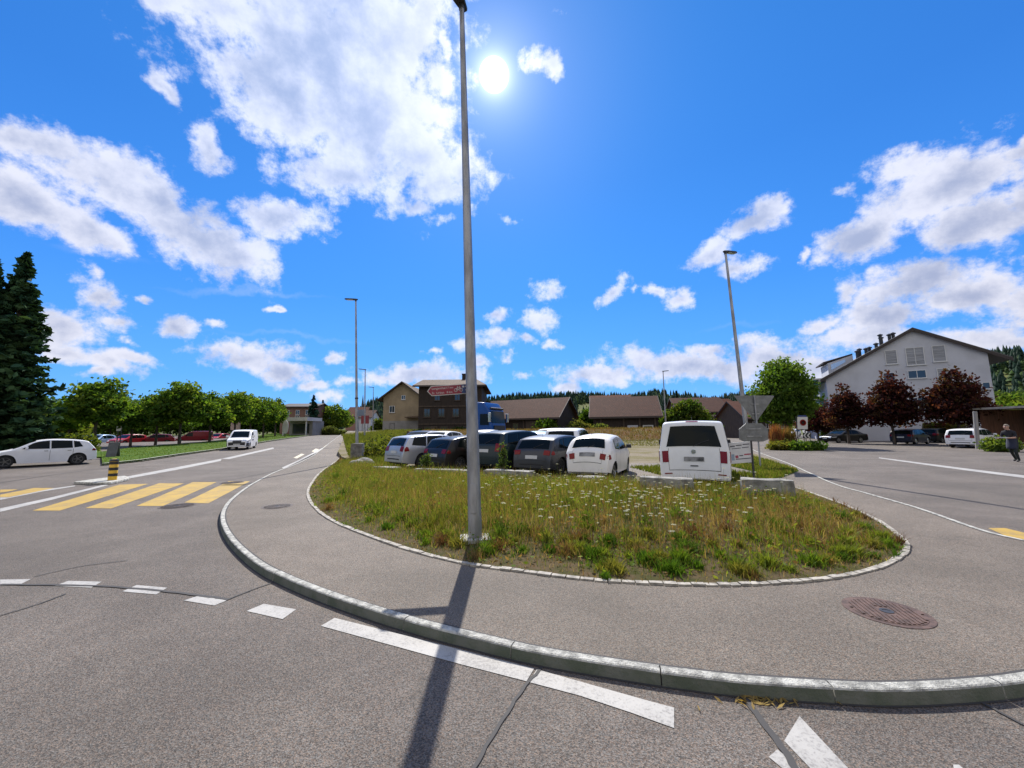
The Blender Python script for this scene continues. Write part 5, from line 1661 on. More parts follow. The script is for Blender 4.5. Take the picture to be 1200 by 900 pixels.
# timber fence behind the parked cars
fa, fb = P(1083, 500, 45), P(1132, 500, 42)
o = thing('board_fence', 'brown board fence behind the dark blue hatchback', 'fence', (fa.x, fa.y, 0))
dv_ = Vector((fb.x - fa.x, fb.y - fa.y, 0)); Lf = dv_.length; dn = dv_.normalized()
mb = MB()
for k in range(int(Lf / .16)):
    p = dn * (k * .16 + .08); mb.box((p.x, p.y, .8), (.14, .03, 1.5 + random.uniform(-.04, .04)), math.atan2(dn.y, dn.x))
mb.build('boards', M_wood2, o)
mb = MB(); p = dn * (Lf / 2); mb.box((p.x, p.y + .05, .4), (Lf, .06, .09), math.atan2(dn.y, dn.x)); mb.box((p.x, p.y + .05, 1.2), (Lf, .06, .09), math.atan2(dn.y, dn.x)); mb.build('rail', M_wood2, o)

# ------------------------------------------------------------------ blue lorry
P_lor = car_paint('blue lorry paint', (.008, .06, .25))
r = ray(572, 500); Y = 33; x = r[0] / r[1] * Y
o = thing('lorry', 'blue lorry tractor parked behind the cars right of the lamp post', 'lorry', (x, Y, .2), R(-28))
# local x forward (to the right), y left
mb = MB()
prof = [(-1.1, .9), (-1.1, 3.1), (-.75, 3.95), (.35, 3.85), (.85, 3.2), (1.0, 2.2), (1.12, 1.2), (1.12, .55), (.9, .5), (-1.1, .7)]
rows = []
for y, k in ((-1.25, .94), (-1.18, .99), (-.8, 1.0), (0, 1.0), (.8, 1.0), (1.18, .99), (1.25, .94)):
    rows.append([(x_ * k, y, 2.2 + (z_ - 2.2) * k) for x_, z_ in prof])
mb.grid(rows); mb.f.append(tuple(range(10))); mb.m.append(0); mb.f.append(tuple(range(60, 70))[::-1]); mb.m.append(0)
bevel(mb.build('cab', P_lor, o, True, 35), .05)
mb = MB(); mb.prism([(.90, -1.05, 3.12), (1.03, -1.08, 2.15), (1.03, 1.08, 2.15), (.90, 1.05, 3.12)], (.025, 0, .01)); mb.build('windscreen', M_glass, o)
for s_ in (-1, 1):
    mb = MB(); mb.prism([(.0, s_ * 1.262, 2.0), (.85, s_ * 1.262, 2.0), (.72, s_ * 1.24, 2.9), (.0, s_ * 1.24, 2.9)], (0, s_ * .02, 0)); mb.build('side_window', M_glass, o)
    mb = MB(); mb.box((1.05, s_ * 1.48, 2.6), (.16, .24, .75)); mb.box((.95, s_ * 1.33, 2.95), (.06, .3, .05)); bevel(mb.build('mirror', M_chrome, o), .03)
    mb = MB(); mb.box((1.10, s_ * .92, .95), (.1, .5, .26)); mb.build('headlight', M_head, o)
    for xx in (.2, -3.2): wheel(o, xx, s_ * 1.2, .5, .32, M_rim)
mb = MB(); mb.box((-1.7, 0, .8), (4.6, 1.0, .35)); mb.build('chassis', M_plast, o)
mb = MB(); mb.box((1.12, 0, 1.5), (.06, 1.7, .9)); mb.build('grille', M_plast, o)
mb = MB(); mb.box((1.0, 0, .6), (.35, 2.4, .4)); bevel(mb.build('bumper', P_lor, o), .04)
mb = MB(); mb.tube([(.86, -1.0, 3.35), (.86, 1.0, 3.35)], .09, 8); mb.build('sun_visor', M_plast, o)

# ------------------------------------------------------------------ vegetation
M_leaf = leafmat('leaves', .58)
M_needle = leafmat('needles', .15)
M_grass = leafmat('grass blades', .40)
M_petal = leafmat('flower heads', .3)
M_bark = mat('bark', (.075, .058, .045), .95, var=.5, vscale=6, bump=.8, bscale=20, stretch=(1, 1, .3))

def leaf_quads(cent, size, cols, rng, flat=0.0, aspect=1.5):
    """one small folded leaf per centre"""
    n = len(cent)
    a = rng.normal(size=(n, 3)); a[:, 2] *= (1 - flat); a /= np.linalg.norm(a, axis=1)[:, None]
    b = rng.normal(size=(n, 3)); b -= (b * a).sum(1)[:, None] * a; b /= np.linalg.norm(b, axis=1)[:, None]
    s = (size * rng.uniform(.6, 1.3, n))[:, None]
    v = np.stack([cent - a * s * aspect * .5, cent + b * s * .5, cent + a * s * aspect * .5, cent - b * s * .5], 1).reshape(-1, 3)
    q = np.arange(n * 4).reshape(n, 4)
    c = np.repeat(cols, 4, axis=0)
    return v, q, c

def crown_points(lobes, n_cl, per, rng, cl_r, shell=.55):
    """leaf positions in clumps spread through the lobes (cx, cy, cz, rx, ry, rz)"""
    lobes = np.array(lobes, float)
    vol = lobes[:, 3] * lobes[:, 4] * lobes[:, 5]
    pick = rng.choice(len(lobes), n_cl, p=vol / vol.sum())
    d = rng.normal(size=(n_cl, 3)); d /= np.linalg.norm(d, axis=1)[:, None]
    rad = shell + (1 - shell) * rng.uniform(0, 1, n_cl) ** .7
    cc = lobes[pick, :3] + d * rad[:, None] * lobes[pick, 3:] * rng.uniform(.85, 1.12, n_cl)[:, None]
    k = rng.poisson(per, n_cl) + 3
    idx = np.repeat(np.arange(n_cl), k)
    sp = rng.normal(size=(len(idx), 3)) * cl_r * np.array([1, 1, .6])
    return cc[idx] + sp, idx, cc

def leaf_cols(idx, n_cl, pal, rng, jit=.25):
    pal = np.array(pal)
    base = pal[rng.integers(0, len(pal), n_cl)]
    c = base[idx] * rng.uniform(1 - jit, 1 + jit, (len(idx), 1))
    return np.clip(c, 0, 1)

GREENS = [(.06, .125, .016), (.085, .16, .02), (.115, .19, .025), (.065, .13, .024), (.15, .21, .03)]
def tree_parts(h, r, trunk_h, lobes, pal, n_cl, per, leaf, seed, cl_r=.30, trunk_r=.14, limbs=7, shell=.5):
    rng = np.random.default_rng(seed)
    pts, idx, cc = crown_points(lobes, n_cl, per, rng, cl_r, shell)
    cols = leaf_cols(idx, n_cl, pal, rng)
    v, q, c = leaf_quads(pts, leaf, cols, rng)
    mb = MB()
    rnd = random.Random(seed)
    top = trunk_h + (h - trunk_h) * .7
    bend = [(rnd.uniform(-.08, .08) * k, rnd.uniform(-.08, .08) * k) for k in range(5)]
    zs = [-.1, trunk_h * .5, trunk_h, (trunk_h + top) / 2, top]
    mb.tube([(bend[i][0] * .5, bend[i][1] * .5, zs[i]) for i in range(5)], [trunk_r * 1.25, trunk_r, trunk_r * .85, trunk_r * .5, trunk_r * .15], 8)
    for k in range(limbs):
        t_ = cc[rng.integers(0, len(cc))]
        z0 = trunk_h * .85 + rnd.uniform(0, .45) * (top - trunk_h)
        a = Vector((0, 0, z0)); b = Vector(t_)
        m_ = a.lerp(b, .5) + Vector((0, 0, -.1 * (b - a).length))
        mb.tube([a, m_, b], [trunk_r * .42, trunk_r * .25, trunk_r * .08], 5)
    return (v, q, c), mb

def make_tree(name, label, x, y, z, group=None, mat_=None, rz=0.0, **kw):
    o = thing(name, label, 'tree', (x, y, z), rz, group)
    (v, q, c), mb = tree_parts(**kw)
    np_mesh('crown', v, q, np.zeros((0, 3), int), c, mat_ or M_leaf, o)
    mb.build('trunk', M_bark, o, True, 60)
    return o

def at_depth(px, Y):
    r = ray(px, 500)
    return r[0] / r[1] * Y

# row of plane trees beyond the main road
GP = 'row of plane trees beyond the main road'
lobsA = [(0, 0, 4.9, 2.2, 2.2, 1.9), (-1.4, .4, 4.1, 1.7, 1.7, 1.3), (1.5, -.3, 4.2, 1.7, 1.7, 1.3), (.3, .2, 6.4, 1.2, 1.2, 1.0), (0, -.8, 4.0, 1.8, 1.6, 1.2)]
lobsB = [(0, 0, 4.6, 1.7, 1.7, 1.9), (-.9, -.4, 4.0, 1.3, 1.3, 1.1), (1.0, .3, 4.3, 1.3, 1.3, 1.2), (-.2, 0, 6.1, .9, .9, .9)]
rows_ = [  # px of the trunk, depth, scale, lobes, label
    (112, 37, 1.02, 0, 'broad plane tree nearest the spruces, first and widest of the row'),
    (82, 39, .72, 1, 'small lighter plane tree between the spruces and the first broad plane'),
    (155, 41, .80, 1, 'small narrow plane tree between the two broadest planes of the row'),
    (184, 45, .92, 0, 'plane tree above the maroon hatchback'),
    (212, 45, 1.10, 0, 'tallest plane tree, its trunk in front of the dark red van'),
    (247, 51, 1.05, 1, 'plane tree with bare trunk left of the pinkish board'),
    (275, 57, 1.05, 0, 'plane tree rising above the pinkish information board'),
    (293, 63, 1.12, 1, 'plane tree right above the white delivery van'),
    (309, 70, 1.12, 0, 'second plane tree from the shop end of the row'),
    (323, 78, 1.12, 1, 'last plane tree of the row next to the oval sign')]
protos = {}
for i, (px, Y, s_, k, lab) in enumerate(rows_):
    x = at_depth(px, Y)
    if k not in protos or i in (4, 5):
        o = make_tree('plane_tree', lab, x, Y, zt(x, Y), GP, h=7.4 if k == 0 else 7.0, r=2.6, trunk_h=2.2, lobes=lobsA if k == 0 else lobsB, pal=GREENS, n_cl=420 if k == 0 else 300, per=16, leaf=.24, seed=20 + i, cl_r=.34)
        protos[k] = o
    else:
        o = copy_tree(protos[k]); o['label'] = lab
        o.location = (x, Y, zt(x, Y))
    o.rotation_euler = (0, 0, i * 1.9)
    o.scale = (s_ * .95, s_ * .95, s_ * .90 * (1.0 + .04 * math.sin(i * 2.3)))

# big spruces on the left
def spruce_mesh(h, r, seed, dens=1.0, pal=((.024, .055, .026), (.032, .07, .03), (.045, .085, .034), (.02, .046, .024))):
    rng = np.random.default_rng(seed)
    V, Q, C = [], [], []
    nlev = int(h * 3.4)
    pal = np.array(pal)
    for i in range(nlev):
        t_ = i / (nlev - 1)
        z = .5 + (h - .6) * t_
        rr = r * (1 - t_) ** .82 * rng.uniform(.82, 1.1) + .08
        nb = max(5, int((9 + 6 * (1 - t_)) * dens))
        for k in range(nb):
            a = rng.uniform(0, 2 * math.pi)
            L = rr * rng.uniform(.65, 1.12)
            n = max(5, int(L * 22))
            u = rng.uniform(.08, 1, n) ** .8
            w = .22 * L * (1 - u * .75) + .05
            side = rng.normal(size=n) * w * .6
            droop = -.30 * L * u + .22 * L * u ** 3 + rng.normal(size=n) * .05 - np.abs(side) * .25
            p = np.stack([np.cos(a) * u * L - np.sin(a) * side, np.sin(a) * u * L + np.cos(a) * side, z + droop], 1)
            col = pal[rng.integers(0, len(pal))] * rng.uniform(.7, 1.3)
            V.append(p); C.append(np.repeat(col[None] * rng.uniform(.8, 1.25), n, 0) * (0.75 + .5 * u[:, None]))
    P_ = np.concatenate(V); cols = np.concatenate(C)
    return leaf_quads(P_, .26, cols, rng, flat=.45, aspect=1.9)
def spruce(px, Y, h, r, label, seed):
    x = at_depth(px, Y)
    o = thing('spruce', label, 'tree', (x, Y, .1))
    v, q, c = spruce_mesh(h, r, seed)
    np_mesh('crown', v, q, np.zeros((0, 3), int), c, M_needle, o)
    mb = MB(); mb.tube([(0, 0, -.1), (0, 0, h * .5), (0, 0, h * .97)], [.32, .2, .03], 8); mb.build('trunk', M_bark, o)
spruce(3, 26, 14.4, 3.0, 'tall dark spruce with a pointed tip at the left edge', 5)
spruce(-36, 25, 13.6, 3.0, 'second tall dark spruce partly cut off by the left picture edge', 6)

# clipped hedge under the spruces
def bushy(name, label, cat, lobes, pal, n_cl, per, leaf, seed, loc, cl_r=.2, shell=.6, mat_=None, stems=4, group=None, rz=0.0):
    rng = np.random.default_rng(seed)
    pts, idx, cc = crown_points(lobes, n_cl, per, rng, cl_r, shell)
    pts[:, 2] = np.maximum(pts[:, 2], .02)
    v, q, c = leaf_quads(pts, leaf, leaf_cols(idx, n_cl, pal, rng), rng)
    o = thing(name, label, cat, loc, rz, group)
    np_mesh('foliage', v, q, np.zeros((0, 3), int), c, mat_ or M_leaf, o)
    mb = MB(); rnd = random.Random(seed)
    for k in range(stems):
        t_ = cc[rng.integers(0, len(cc))]
        mb.tube([(t_[0] * .3, t_[1] * .3, -.05), (t_[0] * .6, t_[1] * .6, t_[2] * .5), tuple(t_)], [.05, .03, .012], 5)
    mb.build('stem', M_bark, o)
    return o
def hedge(label, a, b, h, w, pal, seed, n=520):
    a, b = Vector(a), Vector(b)
    L = (b - a).length
    rng = np.random.default_rng(seed)
    p = np.stack([rng.uniform(-L / 2, L / 2, n), rng.uniform(-w / 2, w / 2, n), rng.uniform(.05, 1, n) ** .6 * h], 1)
    k = rng.poisson(14, n) + 3; idx = np.repeat(np.arange(n), k)
    pts = p[idx] + rng.normal(size=(len(idx), 3)) * (.13 if h < 3 else .5)
    v, q, c = leaf_quads(pts, .13 if h < 3 else .45, leaf_cols(idx, n, pal, rng), rng)
    m_ = (a + b) / 2
    o = thing('hedge', label, 'hedge', (m_.x, m_.y, zt(m_.x, m_.y) + .05), math.atan2(b.y - a.y, b.x - a.x))
    np_mesh('foliage', v, q, np.zeros((0, 3), int), c, M_leaf, o)
    mb = MB()
    for k in range(int(L / .6)): mb.tube([(-L / 2 + .3 + k * .6, 0, -.1), (-L / 2 + .3 + k * .6, .05, h * .8)], [.03, .015], 5)
    mb.build('stem', M_bark, o)
hedge('low clipped light green hedge behind the white hatchback on the left', (-42, 27.5, 0), (-30.6, 28.6, 0), 1.35, 1.1, [(.09, .13, .02), (.12, .15, .025), (.07, .11, .02)], 31)
hedge('low yellowish hedge in front of the board fence on the right', (at_depth(1084, 43), 43, 0), (at_depth(1130, 40), 40, 0), 1.9, .9, [(.14, .14, .025), (.20, .12, .03), (.12, .14, .03)], 32, 300)
bushy('shrub', 'round bright green bush at the kerb by the marker post', 'shrub', [(0, 0, .45, .75, .7, .5), (.5, .1, .4, .6, .6, .42)], [(.10, .16, .03), (.13, .18, .035), (.08, .13, .025)], 150, 14, .12, 33, (at_depth(1168, 25.8), 25.8, 0), .14)

hedge('tall dark hedge closing the yard behind the plane trees', (at_depth(60, 75), 75, 0), (at_depth(335, 108), 108, 0), 3.6, 2.0, GREENS[:2], 34, 900)
# right-hand trees
gt_lob = [(0, 0, 5.1, 2.5, 2.4, 2.4), (-1.0, .3, 4.0, 2.2, 2.0, 1.7), (1.0, -.2, 4.3, 2.1, 2.0, 1.9), (.2, .1, 7.0, 1.5, 1.5, 1.3), (-.4, -.7, 5.4, 2.1, 1.7, 1.9), (.2, 0, 3.0, 2.1, 1.9, 1.0)]
make_tree('broadleaf_tree', 'large round green tree right of the lamp post with the yield sign', at_depth(921, 36), 36, 0, rz=.4, h=8.4, r=3, trunk_h=1.7, lobes=gt_lob, pal=GREENS[:4] + [(.10, .16, .03)], n_cl=800, per=20, leaf=.20, seed=41, cl_r=.30, shell=.45)
MAPLE = [(.045, .012, .014), (.065, .018, .018), (.085, .028, .02), (.038, .014, .018), (.07, .04, .02)]
GM = 'red-leaved maples in front of the white apartment house'
def maple(px, Y, h, r, label, seed, n_cl):
    x = at_depth(px, Y)
    rnd = random.Random(seed)
    lob = [(0, 0, h * .50, r * .9, r * .9, h * .25), (-.4 * r, .2, h * .40, r * .75, r * .7, h * .16), (.45 * r, -.1, h * .40, r * .75, r * .7, h * .17), (0, -.2, h * .68, r * .55, r * .55, h * .18), (.1, 0, h * .84, r * .22, r * .22, h * .12), (-.3 * r, 0, h * .72, r * .2, r * .2, h * .16), (.35 * r, .1, h * .7, r * .22, r * .2, h * .15)]
    return make_tree('maple_tree', label, x, Y, zt(x, Y), GM, h=h, r=r, trunk_h=h * .2, lobes=lob, pal=MAPLE, n_cl=n_cl, per=16, leaf=.19, seed=seed, cl_r=.26, trunk_r=.12, shell=.35, limbs=12)
maple(993, 41, 6.9, 1.7, 'smallest full red-leaved maple left of the gable windows', 42, 280)
maple(1046, 38, 7.7, 2.1, 'middle red-leaved maple standing behind the dark parked cars', 43, 420)
maple(1123, 34.5, 7.5, 2.35, 'largest and rightmost red-leaved maple beside the shelter', 44, 480)
maple(958, 50, 5.2, 2.4, 'low dark red maple behind the round green tree', 45, 260)
# shrubs, ornamental grass and small plants on the planted strip
def tall_grass(label, px, Y, w, h, pal, seed, n=420):
    rng = np.random.default_rng(seed)
    x0 = at_depth(px, Y)
    a = rng.uniform(0, 2 * math.pi, n); rad = rng.uniform(0, .35, n) * w
    base = np.stack([np.cos(a) * rad, np.sin(a) * rad * .6, np.zeros(n)], 1)
    hh = h * rng.uniform(.55, 1.05, n); lean = rng.uniform(.1, .55, n) * w * .5
    b = rng.uniform(0, 2 * math.pi, n)
    tip = base + np.stack([np.cos(b) * lean, np.sin(b) * lean, hh], 1)
    mid = base * .5 + tip * .5 + np.stack([np.cos(b) * -lean * .2, np.sin(b) * -lean * .2, hh * .12], 1)
    sd = np.stack([np.cos(b + 1.57), np.sin(b + 1.57), np.zeros(n)], 1) * .022
    v = np.stack([base - sd, base + sd, mid + sd, mid - sd, tip], 1).reshape(-1, 3)
    k = np.arange(n)[:, None] * 5
    pal = np.array(pal); c = pal[rng.integers(0, len(pal), n)] * rng.uniform(.8, 1.2, (n, 1))
    o = thing('ornamental_grass', label, 'ornamental grass', (x0, Y, zt(x0, Y)))
    np_mesh('blades', v, k + np.array([0, 1, 2, 3]), k + np.array([3, 2, 4]), np.repeat(c, 5, 0), M_grass, o)
tall_grass('reddish orange ornamental grass clump under the round green tree', 909, 31, 1.5, 2.0, [(.30, .10, .05), (.34, .16, .06), (.24, .13, .05)], 51)
tall_grass('straw brown ornamental grass clump right of the reddish one', 922, 31.5, 1.9, 1.8, [(.24, .15, .06), (.20, .13, .05), (.16, .14, .04)], 52)
bushy('shrub', 'yellow green low shrub at the foot of the reddish ornamental grass', 'shrub', [(0, 0, .35, .9, .6, .4)], [(.13, .15, .03), (.16, .16, .03)], 110, 12, .12, 53, (at_depth(913, 30), 30, 0), .15)
bushy('shrub', 'dark green low shrub under the zone sign', 'shrub', [(0, 0, .3, 1.0, .6, .4), (.9, 0, .25, .7, .5, .35)], GREENS[:3], 130, 13, .12, 54, (at_depth(938, 29.2), 29.2, 0), .16)
bushy('shrub', 'bright green shrub behind the black saloon', 'shrub', [(0, 0, .9, 1.6, 1.2, .9), (1.2, 0, .7, 1.2, 1, .7)], [(.12, .17, .03), (.09, .14, .025)], 200, 14, .16, 55, (at_depth(978, 52), 52, 0), .22)
# middle distance greenery
bushy('tree', 'wide bushy green tree behind the white van roof', 'tree', [(0, 0, 2.8, 2.6, 2.0, 2.4), (-2.0, .2, 2.2, 1.9, 1.6, 1.8), (2.2, 0, 2.0, 1.9, 1.5, 1.6), (.3, 0, 4.4, 1.6, 1.3, 1.1)], [(.05, .10, .015), (.07, .12, .02), (.10, .13, .02)], 480, 16, .26, 56, (at_depth(806, 56), 56, .3), .34)
bushy('shrub', 'dark green tall shrub between the two barns', 'shrub', [(0, 0, 2.0, 1.6, 1.3, 2.0), (.4, 0, 3.4, 1.0, 1.0, 1.0)], GREENS[:2], 240, 15, .24, 57, (at_depth(691, 56), 56, .5), .28)
bushy('shrub', 'yellow green shrub beside the right end of the long barn', 'shrub', [(0, 0, 1.2, 1.5, 1.0, 1.2)], [(.11, .14, .03), (.14, .15, .04)], 150, 14, .2, 58, (at_depth(677, 52.5), 52.5, .5), .25)
bushy('shrub', 'light leafy weeds at the left corner of the right barn', 'shrub', [(0, 0, .8, 1.0, .8, .8), (1.0, 0, .5, 1.1, .7, .5), (2.4, 0, .35, 1.2, .7, .4)], [(.12, .16, .04), (.14, .17, .05)], 190, 14, .17, 59, (at_depth(704, 47), 47, .75), .2)
bushy('shrub', 'green shrub against the front of the long barn', 'shrub', [(0, 0, 1.4, 1.4, .8, 1.3)], GREENS[:3], 130, 14, .22, 60, (at_depth(640, 53), 53, .5), .25)
bushy('shrub', 'dense leafy bushes in front of the farmhouse ground floor', 'shrub', [(0, 0, .9, 1.5, .9, .9), (2.4, 0, .8, 1.5, .9, .8), (4.6, 0, .9, 1.5, .9, .9)], [(.03, .06, .012), (.04, .075, .016)], 260, 14, .2, 61, (at_depth(496, 50), 50, .3), .25)
bushy('shrub', 'yellow green bush left of the tan house', 'shrub', [(0, 0, 1.4, 1.2, 1.1, 1.4), (.2, 0, 2.6, .8, .8, .9)], [(.11, .15, .03), (.08, .13, .02)], 160, 14, .24, 62, (at_depth(443, 74), 74, .7), .28)
bushy('shrub', 'low scrub along the verge left of the silver estate', 'shrub', [(0, 0, .5, 1.2, 1.6, .5), (-.8, 4, .6, 1.2, 2.0, .6), (-2.0, 8, .7, 1.2, 2.0, .7)], [(.10, .13, .025), (.13, .14, .03), (.09, .12, .02)], 420, 14, .13, 63, (at_depth(442, 24), 24, .1), .2)
# trees at the far end of the main road
def conifer(px, Y, h, r, label, seed):
    x = at_depth(px, Y)
    o = thing('conifer', label, 'tree', (x, Y, zt(x, Y)))
    v, q, c = spruce_mesh(h, r, seed, .7, ((.012, .035, .022), (.018, .045, .025), (.01, .028, .02)))
    np_mesh('crown', v, q, np.zeros((0, 3), int), c, M_needle, o)
    mb = MB(); mb.tube([(0, 0, -.1), (0, 0, h * .95)], [.25, .03], 7); mb.build('trunk', M_bark, o)
conifer(366, 92, 9.3, 2.6, 'dark conical conifer behind the shop at the far end of the road', 71)
conifer(377, 120, 10.0, 2.4, 'narrower dark conifer just right of the conical one', 72)
conifer(795, 100, 11.5, 1.6, 'thin dark conifer tip rising above the bushy tree behind the van', 73)
def round_tree(px, Y, h, r, label, seed, pal=GREENS, n=240):
    x = at_depth(px, Y)
    return make_tree('broadleaf_tree', label, x, Y, zt(x, Y), h=h, r=r, trunk_h=h * .22, lobes=[(0, 0, h * .55, r, r, h * .33), (-r * .5, 0, h * .45, r * .7, r * .7, h * .25), (r * .5, 0, h * .48, r * .7, r * .7, h * .25), (0, 0, h * .8, r * .55, r * .55, h * .17)], pal=pal, n_cl=n, per=13, leaf=.34, seed=seed, cl_r=.42)
round_tree(391, 104, 8.2, 3.6, 'round bright green tree at the far end of the main road', 74, GREENS[1:], 300)
round_tree(401, 118, 7.2, 3.0, 'smaller green tree right of the far round one', 75)
bushy('shrub', 'olive bush at the kerb below the far round green tree', 'shrub', [(0, 0, 1.0, 2.2, 1.2, 1.0), (2.4, 0, .7, 1.8, 1.0, .7)], [(.08, .11, .03), (.10, .12, .04)], 180, 13, .26, 76, (at_depth(385, 90), 90, 1.0), .3)
round_tree(48, 52, 6.0, 3.2, 'dark tree behind the spruce trunks at the left edge', 77, GREENS[:2])
round_tree(64, 42, 4.6, 2.2, 'yellowish green young tree right of the spruces', 78, [(.12, .15, .03), (.10, .14, .025)])
round_tree(1186, 60, 7.5, 5.0, 'light green tree behind the shelter at the right edge', 79, [(.10, .15, .03), (.08, .13, .03)], 300)
round_tree(1210, 50, 6.4, 3.2, 'green tree at the right picture edge over the shelter roof', 80, GREENS[2:])
round_tree(130, 70, 5.5, 4.5, 'broad dark tree in the yard behind the first plane trees', 81, GREENS[:2])
round_tree(200, 84, 6.0, 5.0, 'broad dark tree in the yard behind the dark red van', 82, GREENS[:2])
round_tree(255, 96, 6.0, 5.0, 'dark tree behind the plane row above the red cars', 83, GREENS[:2])
round_tree(900, 70, 5.0, 3.0, 'dark green tree behind the reddish ornamental grass', 84, GREENS[:2])

# forest on the hills: one mass
def forest():
    rng = np.random.default_rng(99)
    n = 15000
    az = rng.uniform(R(-85), R(85), n); d = np.sqrt(rng.uniform(400 ** 2, 800 ** 2, n))
    # clearings
    keep = (np.sin(az * 21 + d * .013) + np.sin(az * 47 - d * .021 + 1) > -1.15)
    keep &= ~((np.degrees(az) > 11.5) & (np.degrees(az) < 17) & (d < 620))
    az, d = az[keep], d[keep]; n = len(az)
    x, y = d * np.sin(az), d * np.cos(az)
    z = np.array([land_z(a, b) for a, b in zip(x, y)])
    broad = rng.uniform(0, 1, n) < .35
    h = np.where(broad, rng.uniform(8, 13, n), rng.uniform(11, 21, n)) * .8
    r = np.where(broad, h * .42, h * .2)
    V, T_, C = [], [], []
    m = 7
    off = 0
    ang = np.arange(m) * 2 * np.pi / m
    tiers = 3
    for ti in range(tiers):
        zb = h * (.05 + .27 * ti); zt_ = np.where(broad, h * (.55 + .2 * ti), h * (.52 + .24 * ti))
        rb = r * (1 - .27 * ti)
        a = ang[None] + rng.uniform(0, 6, (n, 1))
        rr = rb[:, None] * rng.uniform(.75, 1.2, (n, m))
        ring = np.stack([x[:, None] + np.cos(a) * rr, y[:, None] + np.sin(a) * rr, (z + zb)[:, None] + rng.uniform(-.4, .4, (n, m))], 2)
        tipv = np.stack([x + rng.normal(size=n) * .2, y + rng.normal(size=n) * .2, z + zt_], 1)[:, None]
        V.append(np.concatenate([ring, tipv], 1).reshape(-1, 3))
        k = off + np.arange(n)[:, None] * (m + 1)
        for j in range(m):
            T_.append(np.concatenate([k + j, k + (j + 1) % m, k + m], 1))
        off += n * (m + 1)
        base = np.where(broad[:, None], np.array([.045, .075, .022]), np.array([.016, .034, .022])) * rng.uniform(.7, 1.35, (n, 1))
        C.append(np.repeat(base, m + 1, 0))
    ob = np_mesh('forest', np.concatenate(V), np.zeros((0, 4), int), np.concatenate(T_), np.concatenate(C), M_needle)
    tag(ob, 'dark mixed forest covering the distant hills along the horizon', 'forest', kind='stuff')
forest()

# ------------------------------------------------------------------ wild grass on the island
IP = np.array(isl2)
def scatter(poly, n, rng):
    p = np.array(poly); lo, hi = p.min(0), p.max(0)
    out = []
    while sum(map(len, out)) < n:
        q = rng.uniform(lo, hi, (n * 2, 2)); out.append(q[inside(poly, q)])
    return np.concatenate(out)[:n]
def line_dist(pts):
    a = _ISa[:-1]; b = _ISa[1:]
    d = np.full(len(pts), 1e9)
    for i in range(len(a)):
        ab = b[i] - a[i]
        t_ = np.clip(((pts - a[i]) @ ab) / (ab @ ab + 1e-12), 0, 1)
        d = np.minimum(d, np.linalg.norm(pts - a[i] - t_[:, None] * ab, axis=1))
    return d
def zs_of(pts):
    s = np.clip(line_dist(pts) / 1.6, 0, 1); s = s * s * (3 - 2 * s)
    return KZ + .102 * s
def fbm(p, sc, seed):
    rng = np.random.default_rng(seed)
    v = np.zeros(len(p))
    for o_ in range(4):
        for _ in range(3):
            k = rng.normal(size=2) * sc * 2 ** o_
            v += np.sin(p @ k + rng.uniform(0, 6.28)) * .5 ** o_ / 3
    return v
def blades(name, label, pts, h, w, cols, rng, lean=.5, cat='grass', curl=.25):
    n = len(pts)
    z = zs_of(pts)
    base = np.concatenate([pts, z[:, None] - .01], 1)
    b = rng.uniform(0, 2 * math.pi, n)
    ln = h * rng.uniform(.05, 1, n) * lean
    dirv = np.stack([np.cos(b), np.sin(b), np.zeros(n)], 1)
    tip = base + dirv * ln[:, None] + np.array([0, 0, 1]) * h[:, None]
    mid = base + dirv * (ln * curl)[:, None] + np.array([0, 0, 1]) * (h * .6)[:, None]
    f = rng.uniform(0, 2 * math.pi, n)
    sd = np.stack([np.cos(f), np.sin(f), np.zeros(n)], 1) * (w[:, None] / 2)
    v = np.stack([base - sd, base + sd, mid + sd * .8, mid - sd * .8, tip], 1).reshape(-1, 3)
    k = np.arange(n)[:, None] * 5
    ob = np_mesh(name, v, k + np.array([0, 1, 2, 3]), k + np.array([3, 2, 4]), np.repeat(cols, 5, 0), M_grass)
    return tag(ob, label, cat, kind='stuff')
rng = np.random.default_rng(3)
# growth map: lush greener at the left and back, dry and brown in the middle right front
def growth(p):
    dist = line_dist(p)
    lush = .6 + .4 * fbm(p, .8, 1) + .25 * fbm(p, 2.2, 2)
    dry = np.exp(-(((p[:, 0] - 3.3) / 2.3) ** 2 + ((p[:, 1] - 6.5) / 1.0) ** 2)) * 1.0 + .35 * np.exp(-(dist / .35) ** 2)
    dry += .42 * fbm(p, 1.3, 7) + .25 * fbm(p, 3.1, 8)
    return dist, np.clip(lush, 0, 1), np.clip(dry, 0, 1)
p = scatter(isl2, 95000, rng)
dist, lush, dry = growth(p)
keep = rng.uniform(0, 1, len(p)) < np.clip(.42 + dist * .9, 0, 1) * (.55 + .45 * lush)
p, dist, lush, dry = p[keep], dist[keep], lush[keep], dry[keep]
n = len(p)
green = np.array([(.14, .19, .02), (.19, .22, .028), (.26, .26, .045), (.10, .16, .02)])[rng.integers(0, 4, n)]
straw = np.array([(.32, .23, .10), (.26, .17, .07), (.36, .28, .13), (.19, .11, .05)])[rng.integers(0, 4, n)]
isdry = rng.uniform(0, 1, n) < (.24 + .78 * dry)
cols = np.where(isdry[:, None], straw, green) * rng.uniform(.65, 1.35, (n, 1)) * (1 + .22 * np.clip(fbm(p, 2.6, 9), -1, 1))[:, None]
h = (.06 + .19 * np.clip(dist / 1.2, 0, 1) * (.4 + .8 * lush)) * rng.uniform(.5, 1.35, n)
blades('meadow_grass', 'wild meadow grass, green and straw yellow, covering the rounded verge', p, h, rng.uniform(.004, .010, n), cols, rng, .75)
